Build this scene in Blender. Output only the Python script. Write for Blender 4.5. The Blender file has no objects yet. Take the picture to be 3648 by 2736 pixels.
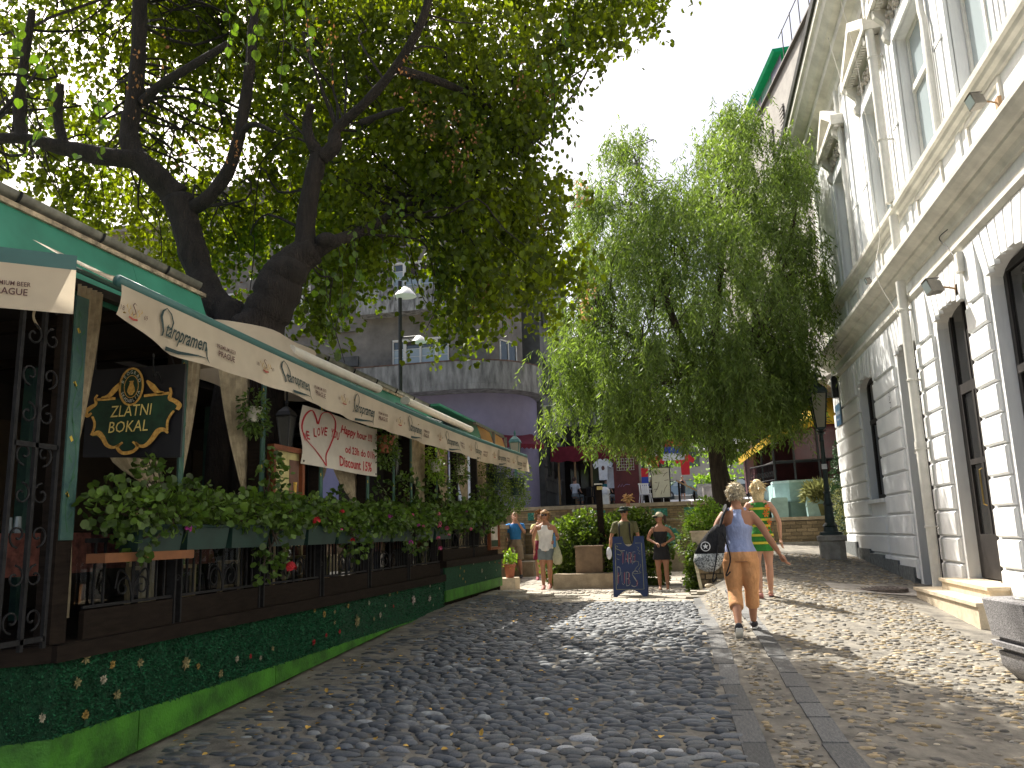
import bpy, bmesh, math, random
import numpy as np
from mathutils import Vector, Matrix
random.seed(7); rng = np.random.default_rng(7)
SC = bpy.context.scene; COL = SC.collection
R = math.radians
# ---------------------------------------------------------------- camera, world, sun, exposure
cd = bpy.data.cameras.new("camera"); cam = bpy.data.objects.new("camera", cd); COL.objects.link(cam)
cd.sensor_width = 36.0; cd.lens = 28.32; cd.clip_start = 0.05; cd.clip_end = 800
cam.matrix_world = Matrix(((0.975856,0.068869,0.207271,0.000000),(0.216291,-0.172765,-0.960922,0.000000),(-0.030369,0.982552,-0.183490,1.700000),(0,0,0,1)))
SC.camera = cam
SUN = Vector((-.56, .60, 1.05)).normalized()
W = bpy.data.worlds.new("World"); SC.world = W; W.use_nodes = True
nt = W.node_tree; bg = nt.nodes["Background"]; sky = nt.nodes.new("ShaderNodeTexSky")
sky.sky_type = 'NISHITA'; sky.sun_disc = False; sky.sun_elevation = math.asin(SUN.z)
sky.sun_rotation = math.atan2(SUN.x, SUN.y); sky.dust_density = 8; sky.air_density = 1.0; sky.altitude = 120
nt.links.new(sky.outputs[0], bg.inputs[0]); bg.inputs[1].default_value = 0.11
sl = bpy.data.lights.new("sun", 'SUN'); sl.energy = 5.0; sl.angle = R(.5); sl.color = (1, .95, .86)
so = bpy.data.objects.new("sun", sl); COL.objects.link(so); so.location = (-20, 20, 30)
so.rotation_euler = SUN.to_track_quat('Z', 'Y').to_euler()
SC.view_settings.view_transform = 'Standard'; SC.view_settings.look = 'None'
SC.view_settings.exposure = 1.12; SC.view_settings.gamma = 1
SC.cycles.max_bounces = 8; SC.cycles.transparent_max_bounces = 12
# ---------------------------------------------------------------- terrain height
def sm(a,b,t):
    t=min(1,max(0,(t-a)/(b-a)));return t*t*(3-2*t)
def G(x,y):
    dl=1.11+.05*(11.3-y) if y<10 else 1.175+.055*sm(10,12.5,y)
    dl-=.16*sm(9.8,12.4,y)*(1-sm(15.5,17,y))*(1-sm(-3.7,-2.5,x))
    dm=1.24-.052*(y-8.6) if y>8.6 else 1.245-.05*(y-8.6)
    dr=1.16+.056*(14.5-y)
    if x<.95:
        t=sm(-.25,.95,x); d=dl*(1-t)+dm*t
    else:
        t=min(1,(x-.95)/2.75); d=dm*(1-t)+dr*t
    z = 1.70-d
    if y > 23.6: z = (1-sm(23.6, 25.8, y))*z+sm(23.6, 25.8, y)*max(min(z,1.2), .47)
    return z
# ---------------------------------------------------------------- materials
MATS = {}
def M(name, c, rough=.7, var=.15, scale=5, bump=0.0, bs=40, metal=0.0, c2=None, rnd=0.0, isl=0.0, trans=0.0, spec=.5, detail=4, stretch=None, emit=0, alpha=1, tcol=None, pal=None, dist=.02):
    if name in MATS: return MATS[name]
    m = bpy.data.materials.new(name); m.use_nodes = True; MATS[name] = m
    t = m.node_tree; N = t.nodes; L = t.links; b = N["Principled BSDF"]; out = N["Material Output"]
    geo = N.new("ShaderNodeNewGeometry")
    tc = N.new("ShaderNodeTexCoord")
    vec = tc.outputs["Object"]
    if stretch:
        mp = N.new("ShaderNodeMapping"); mp.inputs["Scale"].default_value = stretch
        L.new(vec, mp.inputs[0]); vec = mp.outputs[0]
    nz = N.new("ShaderNodeTexNoise"); nz.inputs["Scale"].default_value = scale; nz.inputs["Detail"].default_value = detail
    nz.inputs["Roughness"].default_value = .65
    L.new(vec, nz.inputs["Vector"])
    c = tuple(c); c2 = c2 or tuple(min(1, x*(1+var*1.6)) for x in c); c1 = tuple(x*(1-var) for x in c) if c2 is None or True else c
    mx = N.new("ShaderNodeMix"); mx.data_type = 'RGBA'
    mr = N.new("ShaderNodeMapRange"); mr.inputs[1].default_value = .32; mr.inputs[2].default_value = .68
    L.new(nz.outputs[0], mr.inputs[0]); L.new(mr.outputs[0], mx.inputs[0])
    mx.inputs[6].default_value = (*c1, 1); mx.inputs[7].default_value = (*c2, 1)
    colo = mx.outputs[2]
    rv = None
    if isl: rv = geo.outputs["Random Per Island"]; amt = isl
    elif rnd: rv = N.new("ShaderNodeObjectInfo").outputs["Random"]; amt = rnd
    if rv is not None:
        if pal:
            cr = N.new("ShaderNodeValToRGB"); cr.color_ramp.interpolation = 'CONSTANT'
            el = cr.color_ramp.elements
            while len(el) > 1: el.remove(el[-1])
            el[0].position = 0; el[0].color = (*pal[0][1], 1)
            for p, cc in pal[1:]:
                e = el.new(p); e.color = (*cc, 1)
            L.new(rv, cr.inputs[0])
            m3 = N.new("ShaderNodeMix"); m3.data_type = 'RGBA'; m3.blend_type = 'MULTIPLY'; m3.inputs[0].default_value = 1
            L.new(colo, m3.inputs[6]); L.new(cr.outputs[0], m3.inputs[7]); colo = m3.outputs[2]
        ma = N.new("ShaderNodeMath"); ma.operation = 'MULTIPLY'; ma.inputs[1].default_value = 7.31
        fr = N.new("ShaderNodeMath"); fr.operation = 'FRACT'; L.new(rv, ma.inputs[0]); L.new(ma.outputs[0], fr.inputs[0])
        mr2 = N.new("ShaderNodeMapRange"); mr2.inputs[3].default_value = 1-amt; mr2.inputs[4].default_value = 1+amt
        L.new(fr.outputs[0], mr2.inputs[0])
        hs = N.new("ShaderNodeHueSaturation"); L.new(colo, hs.inputs["Color"]); L.new(mr2.outputs[0], hs.inputs["Value"])
        colo = hs.outputs[0]
    L.new(colo, b.inputs["Base Color"])
    b.inputs["Roughness"].default_value = rough; b.inputs["Metallic"].default_value = metal
    b.inputs["Specular IOR Level"].default_value = spec
    if bump:
        nb = N.new("ShaderNodeTexNoise"); nb.inputs["Scale"].default_value = bs; nb.inputs["Detail"].default_value = 5
        L.new(vec, nb.inputs["Vector"])
        bp = N.new("ShaderNodeBump"); bp.inputs["Strength"].default_value = bump; bp.inputs["Distance"].default_value = dist
        L.new(nb.outputs[0], bp.inputs["Height"]); L.new(bp.outputs[0], b.inputs["Normal"])
    if emit:
        b.inputs["Emission Color"].default_value = (*c, 1); b.inputs["Emission Strength"].default_value = emit
    if alpha < 1: b.inputs["Alpha"].default_value = alpha
    if trans:
        tr = N.new("ShaderNodeBsdfTranslucent"); ms = N.new("ShaderNodeMixShader"); ms.inputs[0].default_value = trans
        if tcol:
            m4 = N.new("ShaderNodeMix"); m4.data_type = 'RGBA'; m4.blend_type = 'MULTIPLY'; m4.inputs[0].default_value = 1
            L.new(colo, m4.inputs[6]); m4.inputs[7].default_value = (*tcol, 1); L.new(m4.outputs[2], tr.inputs[0])
        else: L.new(colo, tr.inputs[0])
        L.new(b.outputs[0], ms.inputs[1]); L.new(tr.outputs[0], ms.inputs[2]); L.new(ms.outputs[0], out.inputs[0])
    return m
def glassmat(name, c, rough=.03, alpha=.35, spec=.8):
    if name in MATS: return MATS[name]
    m = bpy.data.materials.new(name); m.use_nodes = True; MATS[name] = m
    t = m.node_tree; N = t.nodes; L = t.links; b = N["Principled BSDF"]; out = N["Material Output"]
    b.inputs["Base Color"].default_value = (*c, 1); b.inputs["Roughness"].default_value = rough
    b.inputs["Specular IOR Level"].default_value = spec; b.inputs["IOR"].default_value = 1.6
    if alpha < 1:
        gl = N.new("ShaderNodeBsdfGlossy"); gl.inputs["Roughness"].default_value = rough
        tp = N.new("ShaderNodeBsdfTransparent"); tp.inputs[0].default_value = (.8, .85, .85, 1)
        fz = N.new("ShaderNodeFresnel"); fz.inputs[0].default_value = 1.7
        ms = N.new("ShaderNodeMixShader"); L.new(fz.outputs[0], ms.inputs[0]); L.new(tp.outputs[0], ms.inputs[1]); L.new(gl.outputs[0], ms.inputs[2])
        L.new(ms.outputs[0], out.inputs[0])
    return m
# ---------------------------------------------------------------- mesh builder
class MB:
    def __init__(s): s.v = []; s.f = []; s.m = []
    def add(s, vs, fs, mi=0):
        k = len(s.v); s.v += [tuple(v) for v in vs]; s.f += [tuple(i+k for i in f) for f in fs]; s.m += [mi]*len(fs); return s
    def box(s, x0, x1, y0, y1, z0, z1, mi=0):
        return s.add([(x0,y0,z0),(x1,y0,z0),(x1,y1,z0),(x0,y1,z0),(x0,y0,z1),(x1,y0,z1),(x1,y1,z1),(x0,y1,z1)],
            [(0,3,2,1),(4,5,6,7),(0,1,5,4),(1,2,6,5),(2,3,7,6),(3,0,4,7)], mi)
    def obox(s, c, sz, rz=0, mi=0, rx=0, ry=0):
        m = Matrix.Translation(c) @ Matrix.Rotation(rz, 4, 'Z') @ Matrix.Rotation(ry, 4, 'Y') @ Matrix.Rotation(rx, 4, 'X')
        a, b, d = sz[0]/2, sz[1]/2, sz[2]/2
        vs = [m @ Vector(p) for p in [(-a,-b,-d),(a,-b,-d),(a,b,-d),(-a,b,-d),(-a,-b,d),(a,-b,d),(a,b,d),(-a,b,d)]]
        return s.add(vs, [(0,3,2,1),(4,5,6,7),(0,1,5,4),(1,2,6,5),(2,3,7,6),(3,0,4,7)], mi)
    def chbox(s, x0, x1, y0, y1, z0, z1, b, mi=0, side='-x'):
        # box proud on its -x side with bevelled face edges
        return s.add([(x1,y0,z0),(x1,y1,z0),(x1,y1,z1),(x1,y0,z1),(x0+b,y0,z0),(x0+b,y1,z0),(x0+b,y1,z1),(x0+b,y0,z1),
            (x0,y0+b,z0+b),(x0,y1-b,z0+b),(x0,y1-b,z1-b),(x0,y0+b,z1-b)],
            [(0,4,5,1),(3,2,6,7),(0,3,7,4),(1,5,6,2),(4,8,9,5),(5,9,10,6),(6,10,11,7),(7,11,8,4),(8,11,10,9)], mi)
    def loft(s, rings, caps=True, mi=0, closed=True):
        n = len(rings[0]); vs = [p for r in rings for p in r]; fs = []
        for i in range(len(rings)-1):
            for j in range(n if closed else n-1):
                a = i*n+j; b = i*n+(j+1) % n; fs.append((a, b, b+n, a+n))
        if caps and closed: fs.append(tuple(range(n-1, -1, -1))); fs.append(tuple(range((len(rings)-1)*n, len(rings)*n)))
        return s.add(vs, fs, mi)
    def tube(s, pts, r, n=8, mi=0, caps=True, flat=1.0):
        P = [Vector(p) for p in pts]; k = len(P)
        rr = list(r) if hasattr(r, '__len__') else [r]*k
        t0 = (P[1]-P[0]).normalized(); up = Vector((0,0,1)) if abs(t0.z) < .9 else Vector((1,0,0))
        a = t0.cross(up).normalized(); rings = []
        for i in range(k):
            t = (P[min(i+1,k-1)]-P[max(i-1,0)]).normalized()
            a = (a - t*a.dot(t)).normalized(); b = t.cross(a)
            rings.append([P[i]+(a*math.cos(2*math.pi*j/n)+b*math.sin(2*math.pi*j/n)*flat)*rr[i] for j in range(n)])
        return s.loft(rings, caps, mi)
    def lathe(s, prof, c=(0,0,0), n=16, mi=0, ph=0):
        rings = [[(c[0]+r*math.cos(2*math.pi*j/n+ph), c[1]+r*math.sin(2*math.pi*j/n+ph), c[2]+z) for j in range(n)] for r, z in prof]
        return s.loft(rings, True, mi)
    def ell(s, c, r, nu=12, nv=8, mi=0, mat=None):
        vs = []; fs = []
        for i in range(nv+1):
            th = math.pi*i/nv
            for j in range(nu):
                ph = 2*math.pi*j/nu; p = Vector((r[0]*math.sin(th)*math.cos(ph), r[1]*math.sin(th)*math.sin(ph), r[2]*math.cos(th)))
                if mat: p = mat @ p
                vs.append(Vector(c)+p)
        for i in range(nv):
            for j in range(nu):
                a = i*nu+j; b = i*nu+(j+1) % nu; fs.append((a, a+nu, b+nu, b))
        return s.add(vs, fs, mi)
    def prism(s, poly, o, ux, uy, d, mi=0):
        o, ux, uy = Vector(o), Vector(ux), Vector(uy); nn = ux.cross(uy).normalized()*d
        n = len(poly); a = [o+ux*p[0]+uy*p[1] for p in poly]; b = [p+nn for p in a]
        return s.add(a+b, [tuple(range(n-1,-1,-1)), tuple(range(n, 2*n))]+[(i, (i+1) % n, (i+1) % n+n, i+n) for i in range(n)], mi)
    def ext(s, o): s.add(o.v, o.f); return s
def wl(o):
    v = Vector((0,0,0))
    while o: v += o.location; o = o.parent
    return v
def tagp(o, label=None, cat=None, group=None, kind=None):
    if label: o['label'] = label
    if cat: o['category'] = cat
    if group: o['group'] = group
    if kind: o['kind'] = kind
    return o
def thing(name, label, cat, loc=(0,0,0), group=None, rz=0):
    o = bpy.data.objects.new(name, None); COL.objects.link(o); o.location = loc; o.rotation_euler = (0,0,rz); o.empty_display_size = .1
    return tagp(o, label, cat, group)
def mesh_of(name, mb, mats, smooth=False, off=None):
    me = bpy.data.meshes.new(name)
    vs = mb.v
    if off is not None: vs = [(v[0]-off[0], v[1]-off[1], v[2]-off[2]) for v in vs]
    me.from_pydata(vs, [], mb.f)
    for m in (mats if isinstance(mats, (list, tuple)) else [mats]): me.materials.append(m)
    if any(mb.m): me.polygons.foreach_set("material_index", mb.m)
    if smooth: me.polygons.foreach_set("use_smooth", [True]*len(me.polygons))
    me.update(); return me
def obj(name, mb, mats, parent=None, smooth=False, local=False, loc=None, kind=None, label=None, cat=None, group=None, auto=None):
    off = None
    if parent is not None and not local: off = wl(parent)
    elif loc is not None and not local: off = loc
    me = mesh_of(name, mb, mats, smooth or auto is not None, off)
    if auto is not None:
        bm = bmesh.new(); bm.from_mesh(me)
        for e in bm.edges:
            if len(e.link_faces) == 2 and e.calc_face_angle(0) > auto: e.smooth = False
        bm.to_mesh(me); bm.free()
    o = bpy.data.objects.new(name, me); COL.objects.link(o)
    if parent is not None: o.parent = parent
    if loc is not None: o.location = loc
    return tagp(o, label, cat, group, kind)
def piece(name, me, parent=None, mat=None, kind=None):
    o = bpy.data.objects.new(name, me); COL.objects.link(o)
    if parent is not None: o.parent = parent; 
    if mat is not None:
        if parent is not None: o.matrix_local = Matrix.Translation(-wl(parent)) @ mat
        else: o.matrix_world = mat
    if kind: o['kind'] = kind
    return o
def kids(o): return [c for c in KIDS.get(o, [])] if False else list(o.children)
def dup(root, loc, rz=0, label=None, group=None, scale=None, parent=None):
    r = root.copy(); COL.objects.link(r)
    r.parent = parent
    if parent is None:
        r.location = loc; r.rotation_euler = (0,0,rz)
        if scale: r.scale = (scale, scale, scale)
    if label: r['label'] = label
    if group: r['group'] = group
    for ch in list(root.children): dup(ch, None, parent=r)
    return r
def npmesh(name, V, F, mats, parent=None, smooth=False, kind=None, label=None, cat=None, group=None, nper=None):
    """V (n,3) array, F (m,k) array of same-size faces"""
    me = bpy.data.meshes.new(name); V = np.asarray(V, dtype=np.float32)
    if parent is not None: V = V-np.array(wl(parent), dtype=np.float32)
    F = np.asarray(F, dtype=np.int32); k = F.shape[1]
    me.vertices.add(len(V)); me.vertices.foreach_set("co", V.ravel())
    me.loops.add(F.size); me.loops.foreach_set("vertex_index", F.ravel())
    me.polygons.add(len(F)); me.polygons.foreach_set("loop_start", np.arange(0, F.size, k, dtype=np.int32))
    try: me.polygons.foreach_set("loop_total", np.full(len(F), k, dtype=np.int32))
    except Exception: pass
    for m in (mats if isinstance(mats, (list, tuple)) else [mats]): me.materials.append(m)
    if smooth: me.polygons.foreach_set("use_smooth", [True]*len(F))
    me.update(calc_edges=True); me.validate()
    o = bpy.data.objects.new(name, me); COL.objects.link(o)
    if parent is not None: o.parent = parent
    return tagp(o, label, cat, group, kind)
# leaves: scatter copies of a small leaf polygon mesh at points with random orientations
def leaf_shape(kind):
    if kind == 'linden':   # heart, folded on the midrib
        v = np.array([(0,0,0),(.0,1.05,-.10),(.42,.10,.10),(.52,.45,.10),(.28,.82,.02),(-.42,.10,.10),(-.52,.45,.10),(-.28,.82,.02),(.2,-.08,.05),(-.2,-.08,.05)])
        f = np.array([(0,8,2,3),(0,3,4,1),(0,1,7,6),(0,6,5,9)])
    elif kind == 'willow':
        v = np.array([(0,0,0),(.10,.45,.03),(0,1,0),(-.10,.45,-.03)]); f = np.array([(0,1,2,3)])
    elif kind == 'round':
        v = np.array([(0,0,0),(.40,.12,.08),(.5,.5,.12),(.22,.9,.06),(-.22,.9,.06),(-.5,.5,.12),(-.40,.12,.08),(0,.5,0)])
        f = np.array([(0,1,2,7),(7,2,3,4),(7,4,5,6),(0,7,6,6)])
        f = np.array([(0,1,2,7),(7,2,3,4),(7,4,5,0),(0,5,6,0)])[:3]
    else:
        v = np.array([(0,0,0),(.28,.4,.04),(0,1,-.05),(-.28,.4,.04)]); f = np.array([(0,1,2,3)])
    return v, f
def scatter(P, D, size, kind, jit=.3, flat=0.0):
    """P points (n,3); D pointing direction (n,3) of leaf tip"""
    v, f = leaf_shape(kind); n = len(P)
    D = D+rng.normal(0, jit, (n,3)); D /= np.linalg.norm(D, axis=1)[:,None]+1e-9
    N = rng.normal(0, 1, (n,3)); N[:,2] += flat
    X = np.cross(D, N); X /= np.linalg.norm(X, axis=1)[:,None]+1e-9
    Z = np.cross(X, D)
    s = (size*rng.uniform(.65, 1.25, n))[:,None,None]
    V = P[:,None,:]+s*(v[None,:,0:1]*X[:,None,:]+v[None,:,1:2]*D[:,None,:]+v[None,:,2:3]*Z[:,None,:])
    F = (f[None]+(np.arange(n)*len(v))[:,None,None]).reshape(-1, f.shape[1])
    return V.reshape(-1,3), F
# text and strokes as flat meshes
TX = {}
def text2d(s, shear=0.0, bold=0.0):
    k = (s, shear, bold)
    if k in TX: return TX[k]
    cu = bpy.data.curves.new("t", 'FONT'); cu.body = s; cu.size = 1; cu.shear = shear; cu.offset = bold; cu.resolution_u = 2
    o = bpy.data.objects.new("t", cu); COL.objects.link(o)
    dg = bpy.context.evaluated_depsgraph_get(); dg.update()
    me = bpy.data.meshes.new_from_object(o.evaluated_get(dg))
    vs = [tuple(v.co) for v in me.vertices]; fs = [tuple(p.vertices) for p in me.polygons]
    bpy.data.objects.remove(o); bpy.data.curves.remove(cu); bpy.data.meshes.remove(me)
    xs = [v[0] for v in vs]; ys = [v[1] for v in vs]
    r = ([(v[0]-min(xs), v[1]-min(ys)) for v in vs], fs, max(xs)-min(xs), max(ys)-min(ys)); TX[k] = r; return r
def put_text(mb, s, fn, u, v, w, h, shear=0.0, bold=0.0, mi=0):
    """text filling the box u..u+w, v..v+h of the 2-D surface fn(u,v)->xyz"""
    vs, fs, tw, th = text2d(s, shear, bold)
    mb.add([fn(u+a/tw*w, v+b/th*h) for a, b in vs], fs, mi)
def stroke(mb, fn, pts, w, mi=0, cyc=False):
    P = [Vector((p[0], p[1])) for p in pts]; n = len(P); ws = w if hasattr(w, '__len__') else [w]*n
    L_, R_ = [], []
    for i in range(n):
        t = P[min(i+1,n-1)]-P[max(i-1,0)]
        if t.length < 1e-9: t = Vector((1,0))
        t.normalize(); q = Vector((-t.y, t.x))*ws[i]/2
        L_.append(P[i]+q); R_.append(P[i]-q)
    vs = [fn(*p) for p in L_]+[fn(*p) for p in R_]
    mb.add(vs, [(n+i, n+i+1, i+1, i) for i in range(n-1)], mi)
def spl(pts, k=6):
    P = [Vector(p) for p in pts]; out = []
    for i in range(len(P)-1):
        a = P[max(i-1,0)]; b = P[i]; c = P[i+1]; d = P[min(i+2,len(P)-1)]
        for j in range(k):
            t = j/k; out.append(.5*((2*b)+(c-a)*t+(2*a-5*b+4*c-d)*t*t+(3*b-a-3*c+d)*t**3))
    out.append(P[-1]); return out

# ================================================================ GROUND
m_dirt = M("street_mortar", (.13,.12,.105), .95, .35, 4, .6, 60, c2=(.25,.23,.19), dist=.01)
m_cob = M("dark_cobble", (.078,.086,.095), .62, .25, 14, .25, 45, rnd=.35, spec=.6, pal=[(0,(1,1,1)),(.7,(1.4,1.35,1.25)),(.93,(3.2,3.0,2.8))])
m_cobs = M("dark_cobble_far", (.078,.086,.095), .62, .25, 14, .25, 45, isl=.35, spec=.6, pal=[(0,(1,1,1)),(.8,(1.25,1.2,1.15)),(.93,(2.6,2.5,2.3))])
m_peb = M("tan_pebble", (.19,.165,.125), .6, .25, 20, .2, 60, isl=.4, pal=[(0,(1,1,1)),(.35,(.6,.65,.75)),(.6,(1.25,1.1,.8)),(.9,(1.6,1.6,1.6))])
m_pebo = M("tan_pebble_near", (.19,.165,.125), .6, .25, 20, .2, 60, rnd=.4, pal=[(0,(1,1,1)),(.35,(.6,.65,.75)),(.6,(1.25,1.1,.8)),(.9,(1.6,1.6,1.6))])
m_slab = M("kerb_slab_stone", (.10,.105,.11), .75, .3, 9, .6, 40, rnd=.3, dist=.016, c2=(.16,.16,.155))
m_flag = M("flagstone", (.30,.27,.22), .8, .2, 8, .4, 60, rnd=.25, dist=.006)
m_conc = M("concrete", (.30,.28,.25), .85, .25, 4, .4, 50)
def gmesh(x0, x1, y0, y1, nx, ny, dz=0, f=G, rough=0):
    X = np.linspace(x0, x1, nx); Y = np.linspace(y0, y1, ny)
    V = [(x, y, f(x, y)+dz+random.gauss(0, rough)) for y in Y for x in X]
    F = [(j*nx+i, j*nx+i+1, (j+1)*nx+i+1, (j+1)*nx+i) for j in range(ny-1) for i in range(nx-1)]
    return V, F
ground = npmesh("ground", *gmesh(-7.2, 4.2, -6, 26.2, 115, 330, 0, G, .003), m_dirt, kind='structure', smooth=True)
ground['label'] = 'street bed of earth and mortar between the buildings'
b = MB(); b.box(-400, -7.2, -300, 33, -.6, -.05); b.box(4.2, 400, -300, 33, -.6, -.05); b.box(-7.2, 4.2, -300, -6, -.6, -.12)
obj("far_ground", b, m_dirt, kind='structure')
def up_h(x, y): return 2.42+(y-26)*.040 if y < 70 else 4.18
V, F = gmesh(-90, 90, 26.4, 400, 60, 120, 0, up_h)
m_up = M("upper_street_paving", (.34,.34,.36), .7, .3, 30, .5, 30)
upper = npmesh("upper_street", V, F, m_up, kind='structure', smooth=True)
# cobbles -------------------------------------------------------
def dome(a, b_, h, n=8, sq=.8, seed=0):
    rr = random.Random(seed); mb = MB(); ang = [2*math.pi*i/n+rr.uniform(-.18,.18) for i in range(n)]
    rad = [1+rr.uniform(-.14,.14) for _ in range(n)]
    def ring(s, z): return [(a*s*r*math.copysign(abs(math.cos(t))**sq, math.cos(t)), b_*s*r*math.copysign(abs(math.sin(t))**sq, math.sin(t)), z) for t, r in zip(ang, rad)]
    mb.loft([ring(1,-.035), ring(.97,h*.25), ring(.78,h*.75), ring(.4,h)], True); return mb
cobm = [mesh_of("cobblestone", dome(.5,.5,.5,9,.85,i), m_cob, True) for i in range(8)]
pebm = [mesh_of("pebble", dome(.5,.5,.5,7,.85,i+50), m_pebo, True) for i in range(5)]
def kx(y): return -.12+(.30*(1-(y-5.3)/9.3) if y > 5.3 else .30)     # left edge of the first kerb line
street = thing("cobbled_street", "street of dark rounded cobbles set in mortar", "street", (0,0,0)); street['kind'] = 'structure'; del street['category']
def lay(rows, meshes, isl_mat, name, near_n, parent, lim, sx, sy, h, ang0, domes):
    items = []
    for (x, y, a, w, l, hh) in rows: items.append((math.hypot(x-0, y)-0*x, x, y, a, w, l, hh))
    items.sort(key=lambda t: t[0]+ (3 if t[2] < 4.6 else 0))
    for t in items[:near_n]:
        _, x, y, a, w, l, hh = t
        e = .15; nx = -(G(x+e,y)-G(x-e,y))/(2*e); ny = -(G(x,y+e)-G(x,y-e))/(2*e)
        mt = Matrix.Translation((x,y,G(x,y))) @ Vector((nx,ny,1)).to_track_quat('Z','Y').to_matrix().to_4x4() @ Matrix.Rotation(a+random.uniform(-.05,.05),4,'Z') @ Matrix.Rotation(random.gauss(0,.06),4,'X') @ Matrix.Diagonal((w,l,hh,1))
        piece(name, random.choice(meshes), parent, mt)
    VV = []; FF = []; k = 0
    for t in items[near_n:]:
        _, x, y, a, w, l, hh = t; d = random.choice(domes); c, s = math.cos(a), math.sin(a)
        V = np.array(d.v); X = V[:,0]*w; Y = V[:,1]*l; Z = V[:,2]*hh
        VV.append(np.stack([x+X*c-Y*s, y+X*s+Y*c, G(x,y)+Z], 1)); FF.append((np.array([f for f in d.f if len(f) == 4])+k)); k += len(V)
    # cap the tops
    if VV:
        T = []; kk = 0
        for V in VV:
            n = len(V)//4; T.append([kk+3*n+i for i in range(n)]); kk += len(V)
        Vn = np.concatenate(VV); Fq = np.concatenate(FF)
        me = bpy.data.meshes.new(name+"s"); me.from_pydata(Vn.tolist(), [], Fq.tolist()+T); me.materials.append(isl_mat)
        me.polygons.foreach_set("use_smooth", [True]*len(me.polygons)); me.update()
        o = bpy.data.objects.new(name+"s", me); COL.objects.link(o); o['kind'] = 'stuff'
        o.parent = parent; o.location = -wl(parent)
rows = []; y = 3.6
while y < 14.55:
    x = -3.75+random.uniform(0,.1); hrow = random.uniform(.052,.085)
    xe = kx(y)-.05
    while x < xe:
        w = random.choice([random.uniform(.07,.12), random.uniform(.11,.17), random.uniform(.15,.24)])
        wob = .06*math.sin(x*1.3+y*.7)
        edge = sm(-3.45, -2.7, x)
        if random.random() < .55+.45*edge or y > 13:
            if random.random() > .03: rows.append((x+w/2, y+wob+random.gauss(0,.008), random.gauss(.06*math.cos(x*1.3),.14), w*.97, hrow*random.uniform(.8,1.05), random.uniform(.03,.075)*(.35+.65*edge)))
        x += w+random.uniform(.004,.02)
    y += hrow*1.06
cdomes = [dome(.5,.5,.5,8,.85,i) for i in range(6)]
lay(rows, cobm, m_cobs, "cobblestone", 300, street, 300, 1, 1, 1, 0, cdomes)
# side walk of small pebbles
side = thing("pebble_pavement", "pavement of small tan river pebbles by the white building", "pavement"); side['kind'] = 'structure'; del side['category']
rows = []
def okp(x, y):
    n = math.sin(x*2.1+1)*math.sin(y*1.3)+.5*math.sin(x*5+y*3.7)+.4*math.sin(7*x-2*y)
    return random.random() < .62+.30*n
def k2x(y): return kx(y)+.52
for i in range(15500):
    y = 3.8+random.random()**1.25*17.5; x = random.uniform(-.0, 3.86)
    if kx(y)+.24 < x < k2x(y)-.02 or (k2x(y)+.26 < x and okp(x, y)):
        s = random.uniform(.035,.075) if x > k2x(y) else random.uniform(.025,.05)
        if 10.3 < y < 15.7 and x > 3.0: continue
        rows.append((x, y, random.uniform(-.5,.5), s*1.35, s*.85, random.uniform(.010,.032)))
lay(rows, pebm, m_peb, "pebble", 300, side, 300, 1, 1, 1, 0, [dome(.5,.5,.5,6,.9,i+9) for i in range(4)])
# two lines of kerb slabs
def slabmesh(l, w, h=.07, b=.008):
    mb = MB(); r = lambda q, z: [(-w/2+q,-l/2+q,z),(w/2-q,-l/2+q,z),(w/2-q,l/2-q,z),(-w/2+q,l/2-q,z)]
    mb.loft([r(0,-h), r(0,-b), r(b,0)], True); return mb
smm = [mesh_of("kerb_slab", slabmesh(1,1), m_slab) for _ in range(1)]
for off in (0, .52):
    y = 3.7
    while y < 14.3:
        l = random.uniform(.35,.85); yc = y+l/2; x = kx(yc)+off+.12
        sl_ = (G(x,yc+.2)-G(x,yc-.2))/.4; ax = math.atan(sl_)
        mt = Matrix.Translation((x, yc, G(x,yc)+.012)) @ Matrix.Rotation(.033 if yc > 5.3 else 0, 4, 'Z') @ Matrix.Rotation(ax, 4, 'X') @ Matrix.Rotation(random.gauss(0,.012),4,'Y') @ Matrix.Rotation(random.gauss(0,.02),4,'Z') @ Matrix.Diagonal((random.uniform(.15,.19), l-random.uniform(.01,.03), 1, 1))
        piece("kerb_slab", smm[0], street, mt); y += l
# flagged plaza
plaza = thing("plaza_paving", "pale flagstone paving of the sunken square", "paving"); plaza['kind'] = 'structure'; del plaza['category']
fm = [mesh_of("flagstone", slabmesh(1,1,.05,.01), m_flag)]
y = 14.62; nfl = 0; far = MB()
while y < 25.2:
    d = .30 if y < 18 else .42; x = -6.8
    while x < (.05 if y < 15.6 else -.1 if y < 17.5 else -.25):
        w = random.uniform(.32,.62)
        if nfl < 290 and -5 < x:
            piece("flagstone", fm[0], plaza, Matrix.Translation((x+w/2, y+d/2, G(x+w/2,y)+.012+random.gauss(0,.003))) @ Matrix.Rotation(random.gauss(0,.006),4,'Y') @ Matrix.Diagonal((w-.016, d-.016, 1, 1))); nfl += 1
        else:
            z = G(x+w/2,y)+.012; far.box(x+.008, x+w-.008, y+.008, y+d-.008, z-.05, z)
        x += w
    y += d
obj("flagstones", far, M("flagstone_far",(.30,.27,.22),.8,.2,8,.4,60,isl=.25), plaza, kind='stuff')
b = MB()
for i in range(420):   # stones and gravel loose on the plaza edge
    x, y = random.uniform(-3.6, 1.2), random.uniform(16.6, 17.2); s = random.uniform(.02,.05); b.ell((x,y,G(x,y)+.02), (s,s*.8,s*.5), 6, 4)
obj("gravel_strip", b, M("gravel",(.42,.38,.32),.8,.2,30,isl=.3), kind='stuff', label='strip of small pale stones across the square')
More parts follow.
